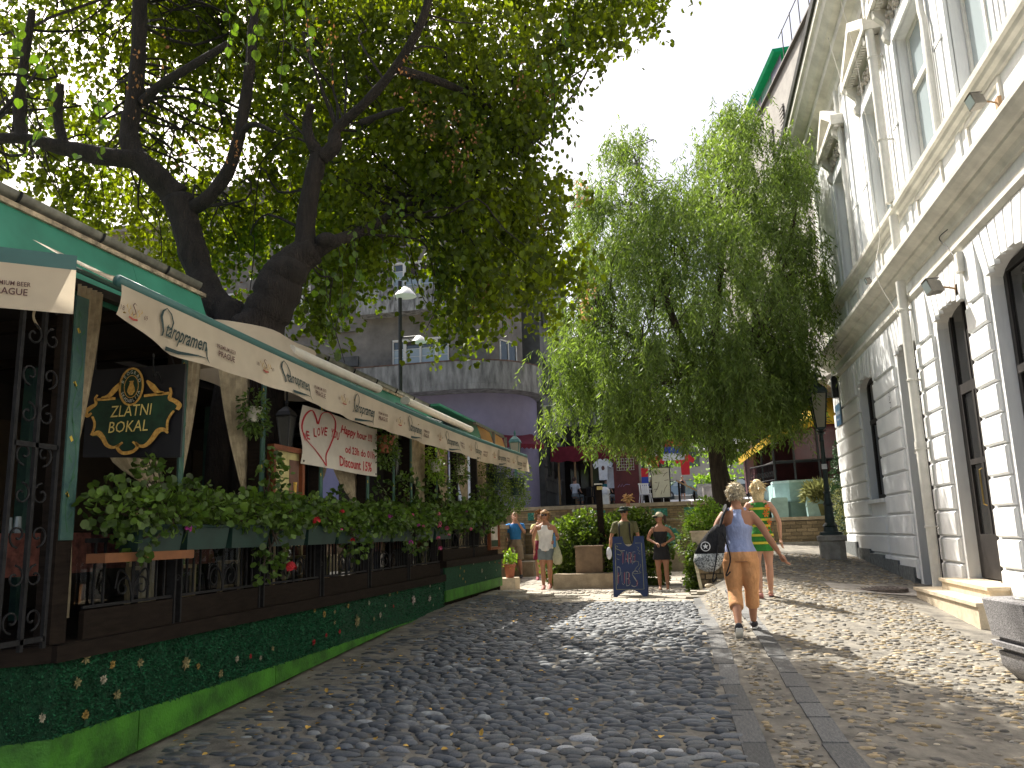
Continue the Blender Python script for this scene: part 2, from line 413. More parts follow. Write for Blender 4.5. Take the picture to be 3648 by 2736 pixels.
# manhole
mh = thing("manhole_cover", "round cast iron manhole cover sunk in the pebble pavement", "manhole cover", (2.95,14.7,G(2.95,14.7)+.03))
b = MB(); c = mh.location; b.lathe([(.42,-.08),(.42,.0),(.40,.008),(.36,.008),(.355,.002),(.1,.002)], c, 32); obj("cover", b, M("cast_iron",(.12,.10,.09),.6,.3,20,.4,80,metal=.4), mh, auto=.5)
b = MB()
for k in range(9): b.box(c.x-.3+k*.07, c.x-.27+k*.07, c.y-.26, c.y+.26, c.z, c.z+.011)
obj("tread_bar", b, MATS["cast_iron"], mh)
V, F = gmesh(2.15, 3.5, 14.1, 15.25, 10, 10, .012); npmesh("concrete_patch", V, F, m_conc, kind='structure')
# fallen leaves
n = 300; P = np.zeros((n,3)); 
for i in range(n):
    x = -3.7+abs(random.gauss(0,1.6)); y = random.uniform(4.3, 15)
    if x > 2.5: x = random.uniform(-3.6,1)
    P[i] = (x, y, G(x,y)+random.uniform(.03,.055))
D = rng.normal(0,1,(n,3)); D[:,2] *= .15
V, F = scatter(P, D, .036, 'linden', .05, 6)
npmesh("fallen_leaves", V, F, M("dry_leaf",(.42,.26,.05),.7,.3,9,isl=.5,trans=.2), kind='stuff', label='yellow and brown leaves scattered over the cobbles')

# ================================================================ WHITE BUILDING
m_white = M("white_plaster", (.72,.73,.73), .8, .05, 2.2, .12, 40, dist=.01, c2=(.80,.81,.80), stretch=(2.5,2.5,.5))
m_cream = M("cream_trim", (.60,.58,.52), .75, .14, 2.5, .15, 40, dist=.01)
m_granite = M("grey_plinth_stone", (.13,.14,.14), .8, .3, 12, .4, 90)
m_dkwood = M("dark_door_wood", (.016,.013,.012), .55, .3, 6, .1, 50)
m_winw = M("white_window_wood", (.70,.68,.62), .5, .08, 6)
m_glass = glassmat("pane_glass", (.05,.06,.065), .05, 1)
m_glassd = glassmat("dark_pane_glass", (.012,.012,.012), .08, 1, .25)
m_glassl = glassmat("painted_sky_pane_glass", (.34,.40,.42), .08, 1)  # opaque pane, sky reflection put into its base colour
m_curt = M("net_curtain", (.6,.62,.6), .9, .08, 40)
m_lime = M("limestone_step", (.52,.44,.32), .7, .15, 8, .2, 50)
m_blk = M("black_metal", (.018,.019,.02), .45, .3, 12, .05, 60, metal=.3)
wb = thing("white_building", "white plastered building with stone-like rows, pedimented windows and cornices along the right of the street", "building", (3.9, 12, .6))
X0 = 3.9; YE = 22.6
bays = [(17.9,19.32,2.2,4.62,4.86),(14.5,15.8,.55,4.62,4.86),(11.9,13.28,.85,4.62,4.86),(9.5,10.95,.8,4.62,4.88),(6.9,8.3,1.5,4.62,4.86)]
ubays = [(18.15,19.4),(14.62,16.04),(11.95,13.5),(9.65,11.05),(7.2,8.6)]
b = MB(); ys = [YE]
def arc(y0, y1, zs, za, n=10):
    c = (y0+y1)/2; w = (y1-y0)/2; return [(c+w*math.cos(math.pi*i/n), zs+(za-zs)*math.sin(math.pi*i/n)**.8) for i in range(n+1)]
prev = YE
for (y0,y1,z0,zs,za) in bays:
    b.box(X0, X0+.5, y1, prev, -.3, 5.4); prev = y0
    if z0 > 1: b.box(X0, X0+.5, y0, y1, -.3, z0)
    else: b.box(X0, X0+.5, y0, y1, -.3, z0)
    A = arc(y0, y1, zs, za)
    b.prism([(p[0], p[1]) for p in A][::-1]+[(y1, 5.4), (y0, 5.4)], (X0,0,0), (0,1,0), (0,0,1), .5)
b.box(X0, X0+.5, -6, prev, -.3, 5.4)
b.box(X0, X0+.5, -6, YE, 5.4, 7.3)
prev = YE
for (y0,y1) in ubays:
    b.box(X0, X0+.5, y1, prev, 7.3, 12.2); b.box(X0, X0+.5, y0, y1, 9.72, 12.2); prev = y0
b.box(X0, X0+.5, -6, prev, 7.3, 12.2)
b.box(X0+.5, 15, YE-.4, YE-.002, -.3, 12.2)
b.box(X0+.52, 15, -6, YE-.4, 12.15, 12.3)
b.box(X0+1.2, X0+1.3, -6, YE-.42, -.3, 12.1)
obj("wall", b, m_white, wb, kind=None)
# rustication blocks, each one a piece
cnt = 0; bl = {}
def block(y0, y1, z0, z1):
    me = bl.get('b')
    if me is None:
        mb = MB(); mb.chbox(-.5,.5,-.5,.5,-.5,.5,.0001); 
        # unit block with bevel baked by scale classes
        mb = MB(); f = .016; mb.add([(.5,-.5,-.5),(.5,.5,-.5),(.5,.5,.5),(.5,-.5,.5),(0,-.5,-.5),(0,.5,-.5),(0,.5,.5),(0,-.5,.5),
            (-.5,-.5+f,-.5+f*4),(-.5,.5-f,-.5+f*4),(-.5,.5-f,.5-f*4),(-.5,-.5+f,.5-f*4)],
            [(0,4,5,1),(3,2,6,7),(0,3,7,4),(1,5,6,2),(4,8,9,5),(5,9,10,6),(6,10,11,7),(7,11,8,4),(8,11,10,9)])
        me = bl['b'] = mesh_of("stucco_block", mb, m_white)
    piece("stucco_block", me, wb, Matrix.Translation((X0-.028,(y0+y1)/2,(z0+z1)/2)) @ Matrix.Diagonal((.06, y1-y0, z1-z0, 1)))
zj = [.30,.685,1.07,1.46,1.86,2.24,2.63,3.02,3.41,3.80,4.18,4.56]
piers = [(19.38,22.56),(15.88,17.84),(13.34,14.44),(11.01,11.84),(8.36,9.44),(5.2,6.84)]
for (y0,y1) in piers:
    for i in range(len(zj)-1):
        z0, z1 = zj[i]+.014, zj[i+1]-.014
        if z1 < G(3.8,(y0+y1)/2)+.05: continue
        a = y0+.05; c = y1-.05
        if y0 > 19 and z1 > 2.3: c = 22.56
        if z1 < 2.2 and y0 > 19: a = 17.9 if z1 < 2.2 else a
        block(a, c, max(z0, G(3.8,y0)-.1), z1)
for z0, z1 in ((1.084,1.446),(1.474,1.846),(1.874,2.1)): block(15.93, 17.87, z0, z1) if False else None
# voussoirs and fanned joints over each opening
vs_m = MB()
for (y0,y1,z0,zs,za) in bays:
    A = arc(y0, y1, zs, za, 14); c = (y0+y1)/2; n = 7
    for k in range(n):
        ya = y0+(y1-y0)*k/n; yb = y0+(y1-y0)*(k+1)/n; g = .018
        za_ = zs+(za-zs)*math.sin(math.acos(max(-1,min(1,((ya+yb)/2-c)/((y1-y0)/2)))))**.8
        dz = .05 if k % 2 else 0
        f = 1.32; mb = MB()
        mb.prism([(ya+g, za_-.03-dz*.5), (ya+g+(c-ya)*0, za_-.03), (c+(ya-c)*f+g, 5.33), (c+(yb-c)*f-g, 5.33), (yb-g, za_-.03)], (X0-.06,0,0), (0,1,0), (0,0,1), .07)
        obj("voussoir", mb, m_white, wb)
for (y0,y1) in piers:
    w = (y1-y0)-.3; n = max(1, int(w/.3))
    for k in range(n):
        a = y0+.15+w*k/n; mb = MB(); mb.box(X0-.06, X0+.01, a+.015, a+w/n-.015, 4.6, 5.33); obj("frieze_block", mb, m_white, wb)
def profile(name, prof, y0, y1, mat, breaks=None):
    b = MB(); n = len(prof)
    b.add([(x,y0,z) for x,z in prof]+[(x,y1,z) for x,z in prof], [(i,i+1,i+1+n,i+n) for i in range(n-1)]+[tuple(range(n)), tuple(range(2*n-1,n-1,-1))])
    return obj(name, b, mat, wb)
profile("lower_moulding", [(3.92,5.33),(3.84,5.34),(3.79,5.40),(3.79,5.46),(3.83,5.50),(3.83,5.53),(3.87,5.56),(3.92,5.57)], -5, YE+.02, m_cream)
profile("main_cornice", [(3.92,5.74),(3.85,5.75),(3.83,5.80),(3.80,5.84),(3.72,5.88),(3.71,5.92),(3.66,5.93),(3.58,5.98),(3.545,6.02),(3.54,6.08),(3.56,6.11),(3.92,6.19)], -5, YE+.25, m_cream)
profile("sill_cornice", [(3.92,6.86),(3.86,6.87),(3.84,6.92),(3.79,6.95),(3.77,7.00),(3.73,7.02),(3.72,7.09),(3.74,7.12),(3.92,7.22)], -5, YE+.15, m_cream)
profile("roof_cornice", [(3.92,11.35),(3.84,11.38),(3.82,11.5),(3.75,11.6),(3.6,11.66),(3.58,11.8),(3.45,11.86),(3.32,12.0),(3.28,12.12),(3.22,12.16),(3.22,12.34),(3.3,12.38),(3.92,12.6)], -5, YE+.6, m_cream)
profile("roof_gutter", [(3.30,12.30),(3.16,12.32),(3.13,12.42),(3.14,12.45),(3.30,12.44)], -5, YE+.7, M("dark_gutter",(.06,.06,.055),.5,.3,10,metal=.5))
# frieze between the two cornices: strips, recessed panels and drops
for (y0,y1) in [(16.2,18.0),(13.7,14.1),(19.6,22.4),(11.2,11.8),(8.8,9.5)]:
    for q_ in ((y0,) if y1-y0 < .7 else (y0,y1-.16)):
        b = MB(); b.box(3.87,3.91,q_,q_+.16,6.2,6.88); obj("frieze_strip", b, m_white, wb)
for (y0,y1) in ubays:
    b = MB(); b.box(3.865,3.91,y0+.1,y1-.1,6.78,6.85); b.box(3.865,3.91,y0+.1,y0+.16,6.45,6.78); b.box(3.865,3.91,y1-.16,y1-.1,6.45,6.78)
    b.box(3.85,3.91,y0+.16,y1-.16,6.40,6.45); obj("frieze_panel", b, m_cream, wb)
    for yy in (y0+.12, y1-.12):
        b = MB()
        for k in range(4): b.lathe([(.004,0),(.026,.02),(.03,.09),(.018,.12)], (3.86, yy-.09+k*.06, 6.27), 6)
        obj("plaster_drops", b, m_cream, wb)
# openings
def win_glass(name, y0, y1, z0, z1, x, fm, gm, bars=(), tr=(), fw=.07, parent=wb):
    f = MB(); f.box(x,x+.07,y0,y0+fw,z0,z1); f.box(x,x+.07,y1-fw,y1,z0,z1); f.box(x,x+.07,y0+fw,y1-fw,z0,z0+fw); f.box(x,x+.07,y0+fw,y1-fw,z1-fw,z1)
    for yb in bars: f.box(x+.005,x+.065,yb-.03,yb+.03,z0+fw,z1-fw)
    for zb in tr: f.box(x-.03,x+.06,y0+fw,y1-fw,zb-.05,zb+.05)
    w = obj(name, f, fm, parent)
    yy = [y0+fw]+[q for bb in bars for q in (bb-.03, bb+.03)]+[y1-fw]; zz = [z0+fw]+[q for bb in tr for q in (bb-.05, bb+.05)]+[z1-fw]
    for i in range(0, len(yy), 2):
        for j in range(0, len(zz), 2):
            g = MB(); g.box(x+.03,x+.035,yy[i],yy[i+1],zz[j],zz[j+1]); obj("pane", g, gm, w)
    return w
for i,(y0,y1) in enumerate(ubays):
    w = win_glass("window", y0+.02, y1-.02, 7.3, 9.72, X0+.16, m_winw, m_glassl, bars=((y0+y1)/2,), tr=(8.72,), fw=.08)
    b = MB(); b.box(X0+.30,X0+.31,y0,y1,7.3,9.7); obj("net_curtain", b, m_curt, w)
    # stepped surround
    b = MB()
    for k,(d,p) in enumerate(((.10,.05),(.20,.035),(.30,.02))):
        b.box(X0-p,X0+.01,y0-d,y0-d+.10,7.2,9.72+d); b.box(X0-p,X0+.01,y1+d-.10,y1+d,7.2,9.72+d); b.box(X0-p,X0+.01,y0-d+.1,y1+d-.1,9.72+d-.10,9.72+d)
    obj("window_surround", b, m_white, wb)
    b = MB(); c = (y0+y1)/2; rr = random.Random(i)
    for k in range(60):   # band of plaster leaves under the pediment
        b.ell((X0-.02-.05*rr.random(), y0-.1+(y1-y0+.2)*rr.random(), 10.08+.26*rr.random()), (.04,.05,.045), 6, 4)
    obj("plaster_garland", b, M("weathered_plaster",(.42,.38,.33),.85,.3,12), wb, smooth=True)
    for s in (y0-.22, y1+.12):
        cs = obj("console", MB().loft([[(X0+.02,s,z),(X0-p,s,z),(X0-p,s+.12,z),(X0+.02,s+.12,z)] for z,p in ((9.78,.04),(9.85,.12),(9.95,.15),(10.05,.08),(10.15,.10),(10.3,.24),(10.42,.27))]), m_cream, wb)
    hw = (y1-y0)/2+.42
    b = MB(); b.prism([(c-hw,10.44),(c+hw,10.44),(c+hw,10.56),(c-hw,10.56)],(X0-.30,0,0),(0,1,0),(0,0,1),.3)
    b.prism([(c-hw,10.562),(c-hw+.14,10.562),(c,11.12),(c+hw-.14,10.562),(c+hw,10.562),(c+hw,10.66),(c,11.32),(c-hw,10.66)],(X0-.30,0,0),(0,1,0),(0,0,1),.3)
    b.prism([(c-hw+.1,10.562),(c+hw-.1,10.562),(c,11.15)],(X0-.1,0,0),(0,1,0),(0,0,1),.1)
    pd = obj("pediment", b, m_cream, wb)
    b = MB()
    for k in range(int(2*hw/.09)): b.box(X0-.24,X0-.14,c-hw+.03+k*.09,c-hw+.08+k*.09,10.385,10.438)
    obj("dentil_row", b, m_cream, pd)
# pilaster strips with small bases between windows
for y0,y1 in ((16.35,17.75),(13.85,14.05),(19.85,22.2),(11.35,11.65)):
    n = 1 if y1-y0 < .6 else 2
    for k in range(n):
        b = MB(); a = y0 if k == 0 else y1-.32; q = min(.32, y1-y0)
        b.box(X0-.04,X0+.01,a,a+q,7.2,8.35); b.box(X0-.05,X0+.01,a-.03,a+q+.03,8.36,8.44); b.box(X0-.03,X0+.01,a+.03,a+q-.03,8.45,11.1); b.box(X0-.06,X0+.01,a-.04,a+q+.04,11.11,11.3)
        obj("pilaster", b, m_white, wb)
# ground floor: window 1
w = win_glass("window", 17.93, 19.29, 2.22, 4.85, X0+.15, m_dkwood, m_glassd, bars=(18.6,), tr=(3.9,), fw=.09)
b = MB(); b.box(X0-.1,X0+.15,17.8,19.42,2.12,2.2); obj("sill", b, m_white, w)
# door 2 with louvred top
d = thing("door", None, None, (X0+.3,15.1,.6)); d.parent = wb; d.location = (.3, 3.1, 0)
def louv(parent, y0,y1,z0,z1,x):
    n = int((z1-z0)/.085)
    for k in range(n):
        b = MB(); b.obox((x,(y0+y1)/2,z0+.04+k*.085),(.075,y1-y0,.02),0,ry=-.6); obj("louvre_slat", b, m_dkwood, parent)
b = MB(); x = X0+.16
b.box(x,x+.08,14.52,14.62,.56,4.8); b.box(x,x+.08,15.68,15.78,.56,4.8); b.box(x-.04,x+.08,14.62,15.68,3.6,3.78); b.box(x+.03,x+.06,14.62,15.12,.56,3.6); b.box(x+.03,x+.06,15.16,15.68,.56,3.6); b.box(x,x+.07,15.121,15.159,.56,3.6)
for zz in (.7,1.6,2.6):
    for ya in (14.7,15.22): b.box(x+.005,x+.031,ya,ya+.36,zz,zz+.75)
bpy.data.objects.remove(d); d = obj("door", b, m_dkwood, wb); louv(d,14.62,15.68,3.8,4.7,x+.04)
b = MB(); b.tube([(x-.02,15.08,1.55),(x-.06,15.08,1.57),(x-.06,15.08,1.85),(x-.02,15.08,1.87)],.012,6); obj("handle", b, m_cream, d)
# door 3 glazed double door with transom
b = MB(); x = X0+.16
for (a,c,z0,z1) in ((11.92,12.02,.88,4.85),(13.16,13.26,.88,4.85),(12.02,13.16,3.55,3.70),(12.02,12.10,.88,3.55),(13.08,13.16,.88,3.55),(12.55,12.63,.88,3.55),(12.10,12.55,.88,1.5),(12.63,13.08,.88,1.5),(12.56,12.62,3.7,4.85),(12.10,12.55,2.5,2.58),(12.63,13.08,2.5,2.58)):
    b.box(x,x+.07,a,c,z0,z1)
d3 = obj("door", b, m_dkwood, wb)
for a,c,z0,z1 in ((12.10,12.55,1.5,2.5),(12.63,13.08,1.5,2.5),(12.10,12.55,2.58,3.55),(12.63,13.08,2.58,3.55),(12.02,12.56,3.7,4.85),(12.62,13.16,3.7,4.85)):
    g = MB(); g.box(x+.03,x+.035,a,c,z0,z1); obj("pane", g, m_glassd, d3)
b = MB(); b.box(X0-.02,X0+.14,11.88,11.95,.88,4.3); b.box(X0+.0,X0+.13,11.955,11.975,.95,4.2); obj("folded_shutter", b, m_dkwood, d3)
b = MB(); b.tube([(x-.01,12.6,1.9),(x-.05,12.6,1.92),(x-.05,12.6,2.4),(x-.01,12.6,2.42)],.012,6); obj("handle", b, M("brass",(.5,.35,.12),.3,metal=1), d3)
# window 4: large dark arched
w = win_glass("window", 9.53, 10.92, .95, 4.85, X0+.15, m_dkwood, m_glassd, bars=(10.2,), tr=(3.5,1.8), fw=.1)
w = win_glass("window", 6.93, 8.27, 1.5, 4.85, X0+.15, m_dkwood, m_glassd, bars=(7.6,), tr=(3.5,), fw=.1)
# granite plinth slabs along the rising pavement
for y0,y1,zt in ((16.0,17.1,.90),(17.13,18.3,.98),(18.33,19.6,1.05),(19.63,21.0,1.14),(21.03,22.6,1.27)):
    b = MB(); b.box(3.80,3.9,y0,y1,G(3.8,y0)-.1,zt); obj("plinth_slab", b, m_granite, wb)
# stone steps
for y0,y1,x0,x1,z in ((11.2,14.05,3.34,3.9,.70),(11.55,13.6,3.6,4.2,.86)):
    b = MB(); b.box(x0,x1,y0,y1,.2,z-.045); b.box(x0-.03,x1,y0-.03,y1+.03,z-.045,z); obj("entrance_step", b, m_lime, wb)
# downpipes
b = MB(); m_pipe = M("cream_drainpipe",(.60,.59,.54),.5,.08,6)
b.tube([(3.72,14.28,.62),(3.72,14.28,5.72)],.075,14); b.lathe([(.09,0),(.09,.09)],(3.72,14.28,2.9),14); b.lathe([(.10,-.25),(.075,0)],(3.72,14.28,.75),14)
p = obj("drainpipe", b, m_pipe, wb, auto=.6)
for z in (1.6,2.86,4.0,5.2):
    q = MB(); q.lathe([(.082,0),(.09,.005),(.09,.03),(.082,.035)],(3.72,14.28,z),14); q.box(3.79,3.9,14.27,14.29,z,z+.03); obj("pipe_clamp", q, m_pipe, p)
b = MB(); b.tube([(3.74,14.28,6.15),(3.74,14.28,6.9)],.075,14); obj("drainpipe", b, m_pipe, wb, auto=.6)
b = MB(); b.tube([(3.72,14.28,7.14),(3.72,14.28,11.4)],.075,14); p = obj("drainpipe", b, m_pipe, wb, auto=.6)
for z in (8.3,9.9):
    q = MB(); q.lathe([(.082,0),(.09,.005),(.09,.03),(.082,.035)],(3.72,14.28,z),14); q.box(3.79,3.9,14.27,14.29,z,z+.03); obj("pipe_clamp", q, m_pipe, p)
for yy in (11.72,17.85):
    b = MB(); b.tube([(3.80,yy,7.16),(3.80,yy,8.9),(3.80,yy+.06,9.1),(3.80,yy+.06,11.3)],.05,10); obj("drainpipe", b, m_pipe, wb, auto=.6)
# small things on the facade
t = thing("street_name_plate", "blue enamel street name plate on the far corner of the white building", "sign", (3.84,21.75,4.45))
b = MB(); b.box(3.815,3.83,21.35,22.1,4.18,4.72); obj("plate", b, M("blue_enamel",(.02,.10,.22),.3,.1), t)
b = MB(); fn = lambda u,v: (3.812, 22.05-u, 4.2+v); put_text(b, "Skadarska", fn, .05,.25,.55,.12); put_text(b, "Beograd", fn, .15,.1,.35,.07); obj("lettering", b, M("white_enamel",(.7,.7,.7),.4), t)
t = thing("alarm_box", "narrow black box mounted high on the white building's far corner", "box", (3.8,21.7,5.0)); b = MB(); b.box(3.70,3.83,21.45,21.62,4.86,5.42); b.box(3.69,3.70,21.47,21.60,4.9,5.38); obj("case", b, m_blk, t)
t = thing("graffiti_tag", "small black stencilled mark beside the second opening of the white wall", "graffiti", (3.8,16.4,4.0)); b = MB(); fn = lambda u,v: (3.836,16.5-v,4.16-u)
stroke(b, fn, [(0,.02),(.02,.1),(.08,.02),(.1,.12),(.16,.03)], .018); stroke(b, fn, [(.2,.02),(.2,.12),(.3,.12),(.3,.03),(.34,.1),(.38,.03)], .018); obj("ink", b, M("black_ink",(.02,.02,.02),.8), t)
def floodlight(x, y, z, lab, s=1.0):
    t = thing("floodlight", lab, "floodlight", (x,y,z), "floodlights on the white facade")
    b = MB(); b.tube([(x,y,z-.06),(x-.18*s,y,z-.02),(x-.34*s,y,z)],.02*s,8); b.box(x-.04,x,y-.05,y+.05,z-.14,z+.02); obj("arm", b, M("rusty_bracket",(.25,.15,.07),.7,.3), t)
    b = MB(); b.loft([[(x-.36*s,y-.13*s,z+.10*s),(x-.36*s,y+.13*s,z+.10*s),(x-.30*s,y+.13*s,z-.10*s),(x-.30*s,y-.13*s,z-.10*s)],[(x-.62*s,y-.20*s,z+.14*s),(x-.62*s,y+.20*s,z+.14*s),(x-.54*s,y+.20*s,z-.12*s),(x-.54*s,y-.20*s,z-.12*s)]])
    hd = obj("housing", b, M("lamp_grey",(.16,.15,.13),.5,.2,metal=.3), t)
    b = MB(); b.add([(x-.625*s,y-.17*s,z+.11*s),(x-.625*s,y+.17*s,z+.11*s),(x-.55*s,y+.17*s,z-.09*s),(x-.55*s,y-.17*s,z-.09*s)],[(0,1,2,3)]); obj("lamp_glass", b, m_glassl, hd)
    b = MB(); b.add([(x-.64*s,y-.2*s,z+.145*s),(x-.64*s,y+.2*s,z+.145*s),(x-.36*s,y+.14*s,z+.17*s),(x-.36*s,y-.14*s,z+.17*s)],[(0,1,2,3)]); obj("visor", b, MATS["lamp_grey"], hd)
floodlight(3.88,12.0,4.95,"dusty grey floodlight on a rusty bracket over the glazed door",.72)
floodlight(3.86,16.3,6.35,"small floodlight above the main cornice near the middle drainpipe",.4)
floodlight(3.86,9.75,6.55,"floodlight above the cornice at the photo's right edge",.55)
t = thing("electric_box", "pale grey junction box on the wall above the floodlight", "box", (3.86,11.75,5.1)); b = MB(); b.box(3.76,3.85,11.55,11.68,5.02,5.30); obj("case", b, m_pipe, t); b = MB(); b.box(3.755,3.76,11.56,11.67,5.04,5.28); obj("lid", b, m_cream, t)
def cable(pts, lab, r=.008, mat=None):
    b = MB(); b.tube(spl(pts,5), r, 5); return obj("cable", b, mat or m_blk, label=lab, cat="cable", smooth=True)
cable([(3.80,11.9,5.75),(3.74,12.1,5.7),(3.78,11.95,5.5),(3.79,11.75,5.3)], "black cable curling down to the junction box")
cable([(3.5,16.6,11.9),(3.6,15.6,9.2),(3.72,15.2,7.1),(3.52,15.0,6.1),(3.75,14.5,5.0),(3.70,14.25,4.3)], "thin pale wire running slantwise down the facade to the drainpipe", .006, m_cream)
cable([(3.5,15.2,11.9),(3.6,14.9,10.2),(3.62,14.8,9.0),(3.74,14.6,8.0)], "thin loose wire between the upper windows", .006, m_cream)
cable([(3.8,14.55,4.3),(3.74,14.6,3.4),(3.74,14.62,2.9),(3.74,14.72,2.85),(3.76,14.66,3.1)], "pale looped wire beside the louvred door", .008, m_cream)

# ================================================================ TALL STUCCO BUILDING BEHIND AND STREET END
m_stuc = M("tan_stucco", (.29,.275,.25), .9, .12, 2, .3, 60)
tb = thing("stucco_building", "tall tan stucco blank wall rising behind the white building", "building", (4.3,24,0))
# wall runs 9.5 degrees left of the street
da = Vector((-math.sin(R(9.5)), math.cos(R(9.5)), 0)); pa = Vector((4.6,23.2,0))
zT = 17.0
b = MB(); e1 = pa+da*14.5
b.add([pa+Vector((0,0,6.12)), e1+Vector((0,0,6.12)), e1+Vector((0,0,zT)), pa+Vector((0,0,zT)), pa+Vector((9,0,6.12)), e1+Vector((9,0,6.12)), e1+Vector((9,0,zT)), pa+Vector((9,0,zT))],
      [(0,3,2,1),(4,5,6,7),(0,4,7,3),(1,2,6,5),(3,7,6,2),(0,1,5,4)])
obj("wall", b, m_stuc, tb)
nn = Vector((-da.y, da.x, 0))
b = MB(); b.loft([[p+Vector((0,0,zT-.02)),p+nn*.12+Vector((0,0,zT)),p+nn*.12+Vector((0,0,zT+.06)),p+Vector((0,0,zT+.06))] for p in (pa,e1)]); obj("coping", b, M("dark_tin",(.07,.06,.05),.6), tb)
def vent(s, z):
    g = MB(); o = pa+da*s+nn*.012
    g.add([o+Vector((0,0,z)), o+da*.42+Vector((0,0,z)), o+da*.42+Vector((0,0,z+.95)), o+Vector((0,0,z+.95))],[(0,1,2,3)]); v = obj("vent", g, M("vent_dark",(.05,.045,.04),.8), tb)
    for k in range(7):
        g = MB(); q = o+nn*.02; zz = z+.02+k*.135; g.loft([[p+Vector((0,0,zz)),p+nn*.03+Vector((0,0,zz)),p+nn*.03+Vector((0,0,zz+.07)),p+Vector((0,0,zz+.07))] for p in (q,q+da*.42)]); obj("slat", g, m_stuc, v)
for s_,z_ in ((2.3,14.9),(3.6,14.95),(2.3,12.4),(2.2,10.35),(3.45,10.35),(.6,10.4),(5.0,14.9)): vent(s_, z_)
# roof railing, glazed screen and green awning up on the roof
rt = thing("roof_terrace_screen", "glazed roof terrace screen under a green awning on top of the stucco building", "screen", tuple(pa+da*6+Vector((0,0,zT))))
for k in range(5):
    g = MB(); p = pa+da*(-.6+k*.9)+nn*.02; g.tube([p+Vector((0,0,zT+.05)), p+Vector((0,0,zT+1.25))],.02,5); obj("post", g, m_blk, rt)
g = MB(); g.tube([pa+da*-.6+Vector((0,0,zT+1.25)), pa+da*3.5+Vector((0,0,zT+1.25))],.02,5); obj("rail", g, m_blk, rt)
for k in range(4):
    g = MB(); p = pa+da*(3.4+k*1.35); g.add([p+Vector((0,0,zT+.06)), p+da*1.28+Vector((0,0,zT+.06)), p+da*1.28+Vector((0,0,zT+.62)), p+Vector((0,0,zT+.62))],[(0,1,2,3)]); obj("glass_panel", g, m_glassl if k % 2 else M("lilac_panel",(.25,.2,.32),.4), rt)
g = MB(); a = pa+da*3.3; c = pa+da*9.3; g.loft([[p+Vector((0,0,zT+.64)),p+nn*.25+Vector((0,0,zT+.62)),p+nn*.3+Vector((0,0,zT+.74)),p-nn*1.0+Vector((0,0,zT+.9))] for p in (a,c)]); obj("green_awning", g, M("bright_green_cloth",(.0,.36,.16),.8,.1,3,trans=.3), rt)
# ================================================================ GREY BUILDING (left, beyond the pavilion)
m_gr = M("grey_render", (.18,.165,.145), .9, .25, 1.2, .25, 40, c2=(.25,.23,.20))
m_grd = M("dark_soot_render", (.085,.085,.08), .9, .3, 1.5, .25, 40)
m_par = M("stained_parapet", (.15,.15,.14), .9, .35, 1.6, .3, 30, c2=(.34,.34,.32), stretch=(2.2,2.2,.5))
m_lil = M("lilac_render", (.23,.215,.31), .85, .06, 2)
gb = thing("grey_building", "grey rendered corner apartment house with rounded balconies and a lilac ground floor", "building", (-12,33,2.4))
def arcp(cx, cy, r, a0, a1, n=10): return [(cx+r*math.cos(R(a0+(a1-a0)*i/n)), cy+r*math.sin(R(a0+(a1-a0)*i/n))) for i in range(n+1)]
def wallpath(name, path, z0, z1, mat, th=.25, parent=gb, smooth=False, top=None):
    b = MB(); P = [Vector((p[0],p[1],0)) for p in path]; n = len(P); inn = []
    for i in range(n):
        t = (P[min(i+1,n-1)]-P[max(i-1,0)]).normalized(); inn.append(P[i]+Vector((-t.y,t.x,0))*th)
    b.loft([[P[i]+Vector((0,0,z0)), P[i]+Vector((0,0,z1)), inn[i]+Vector((0,0,z1)), inn[i]+Vector((0,0,z0))] for i in range(n)])
    return obj(name, b, mat, parent, auto=.5)
lo = [(-24,33)]+arcp(-9.3,35.6,2.6,-90,0,10)+[(-6.7,36.4)]
wallpath("ground_floor_wall", lo, 2.2, 7.85, m_lil)
def slab(name, path, back, z0, z1, mat):
    b = MB(); poly = list(path)+list(back); b.prism([(p[0],p[1]) for p in poly], (0,0,z0), (1,0,0), (0,1,0), z1-z0); return obj(name, b, mat, gb)
bp1 = [(-15.5,31.9)]+arcp(-9.4,35.2,3.3,-90,-8,12)
slab("balcony_floor", bp1, [(-6.6,36.4),(-10,36.4),(-15.5,33.1)], 7.74, 7.98, m_par)
wallpath("balcony_parapet", bp1, 7.985, 8.95, m_par, .14)
wallpath("parapet_cap", [(p[0],p[1]-.03) for p in bp1], 8.955, 9.0, M("rust_cap",(.12,.07,.05),.8,.4), .2)
lo2 = [(-24,33.02),(-12.55,33.02)]
up = MB(); up.box(-24,-12.55,33.02,33.4,7.99,18.3); up.box(-12.55,-9.85,33.02,33.4,7.99,8.75); up.box(-12.55,-9.85,33.02,33.4,10.35,12.45); up.box(-9.85,-8.2,33.02,33.4,7.99,18.3); up.box(-12.55,-9.85,33.02,33.4,13.95,18.3)
up.box(-8.2,-8.0,33.02,37.2,7.99,18.3) if False else None
obj("upper_wall", up, m_gr, gb)
up = MB(); up.add([(-8.2,33.02,7.99),(-7.1,35.4,7.99),(-7.1,35.4,18.3),(-8.2,33.02,18.3),(-8.6,33.3,7.99),(-8.6,35.4,7.99)],[(0,1,2,3)]); obj("side_wall", up, m_gr, gb)
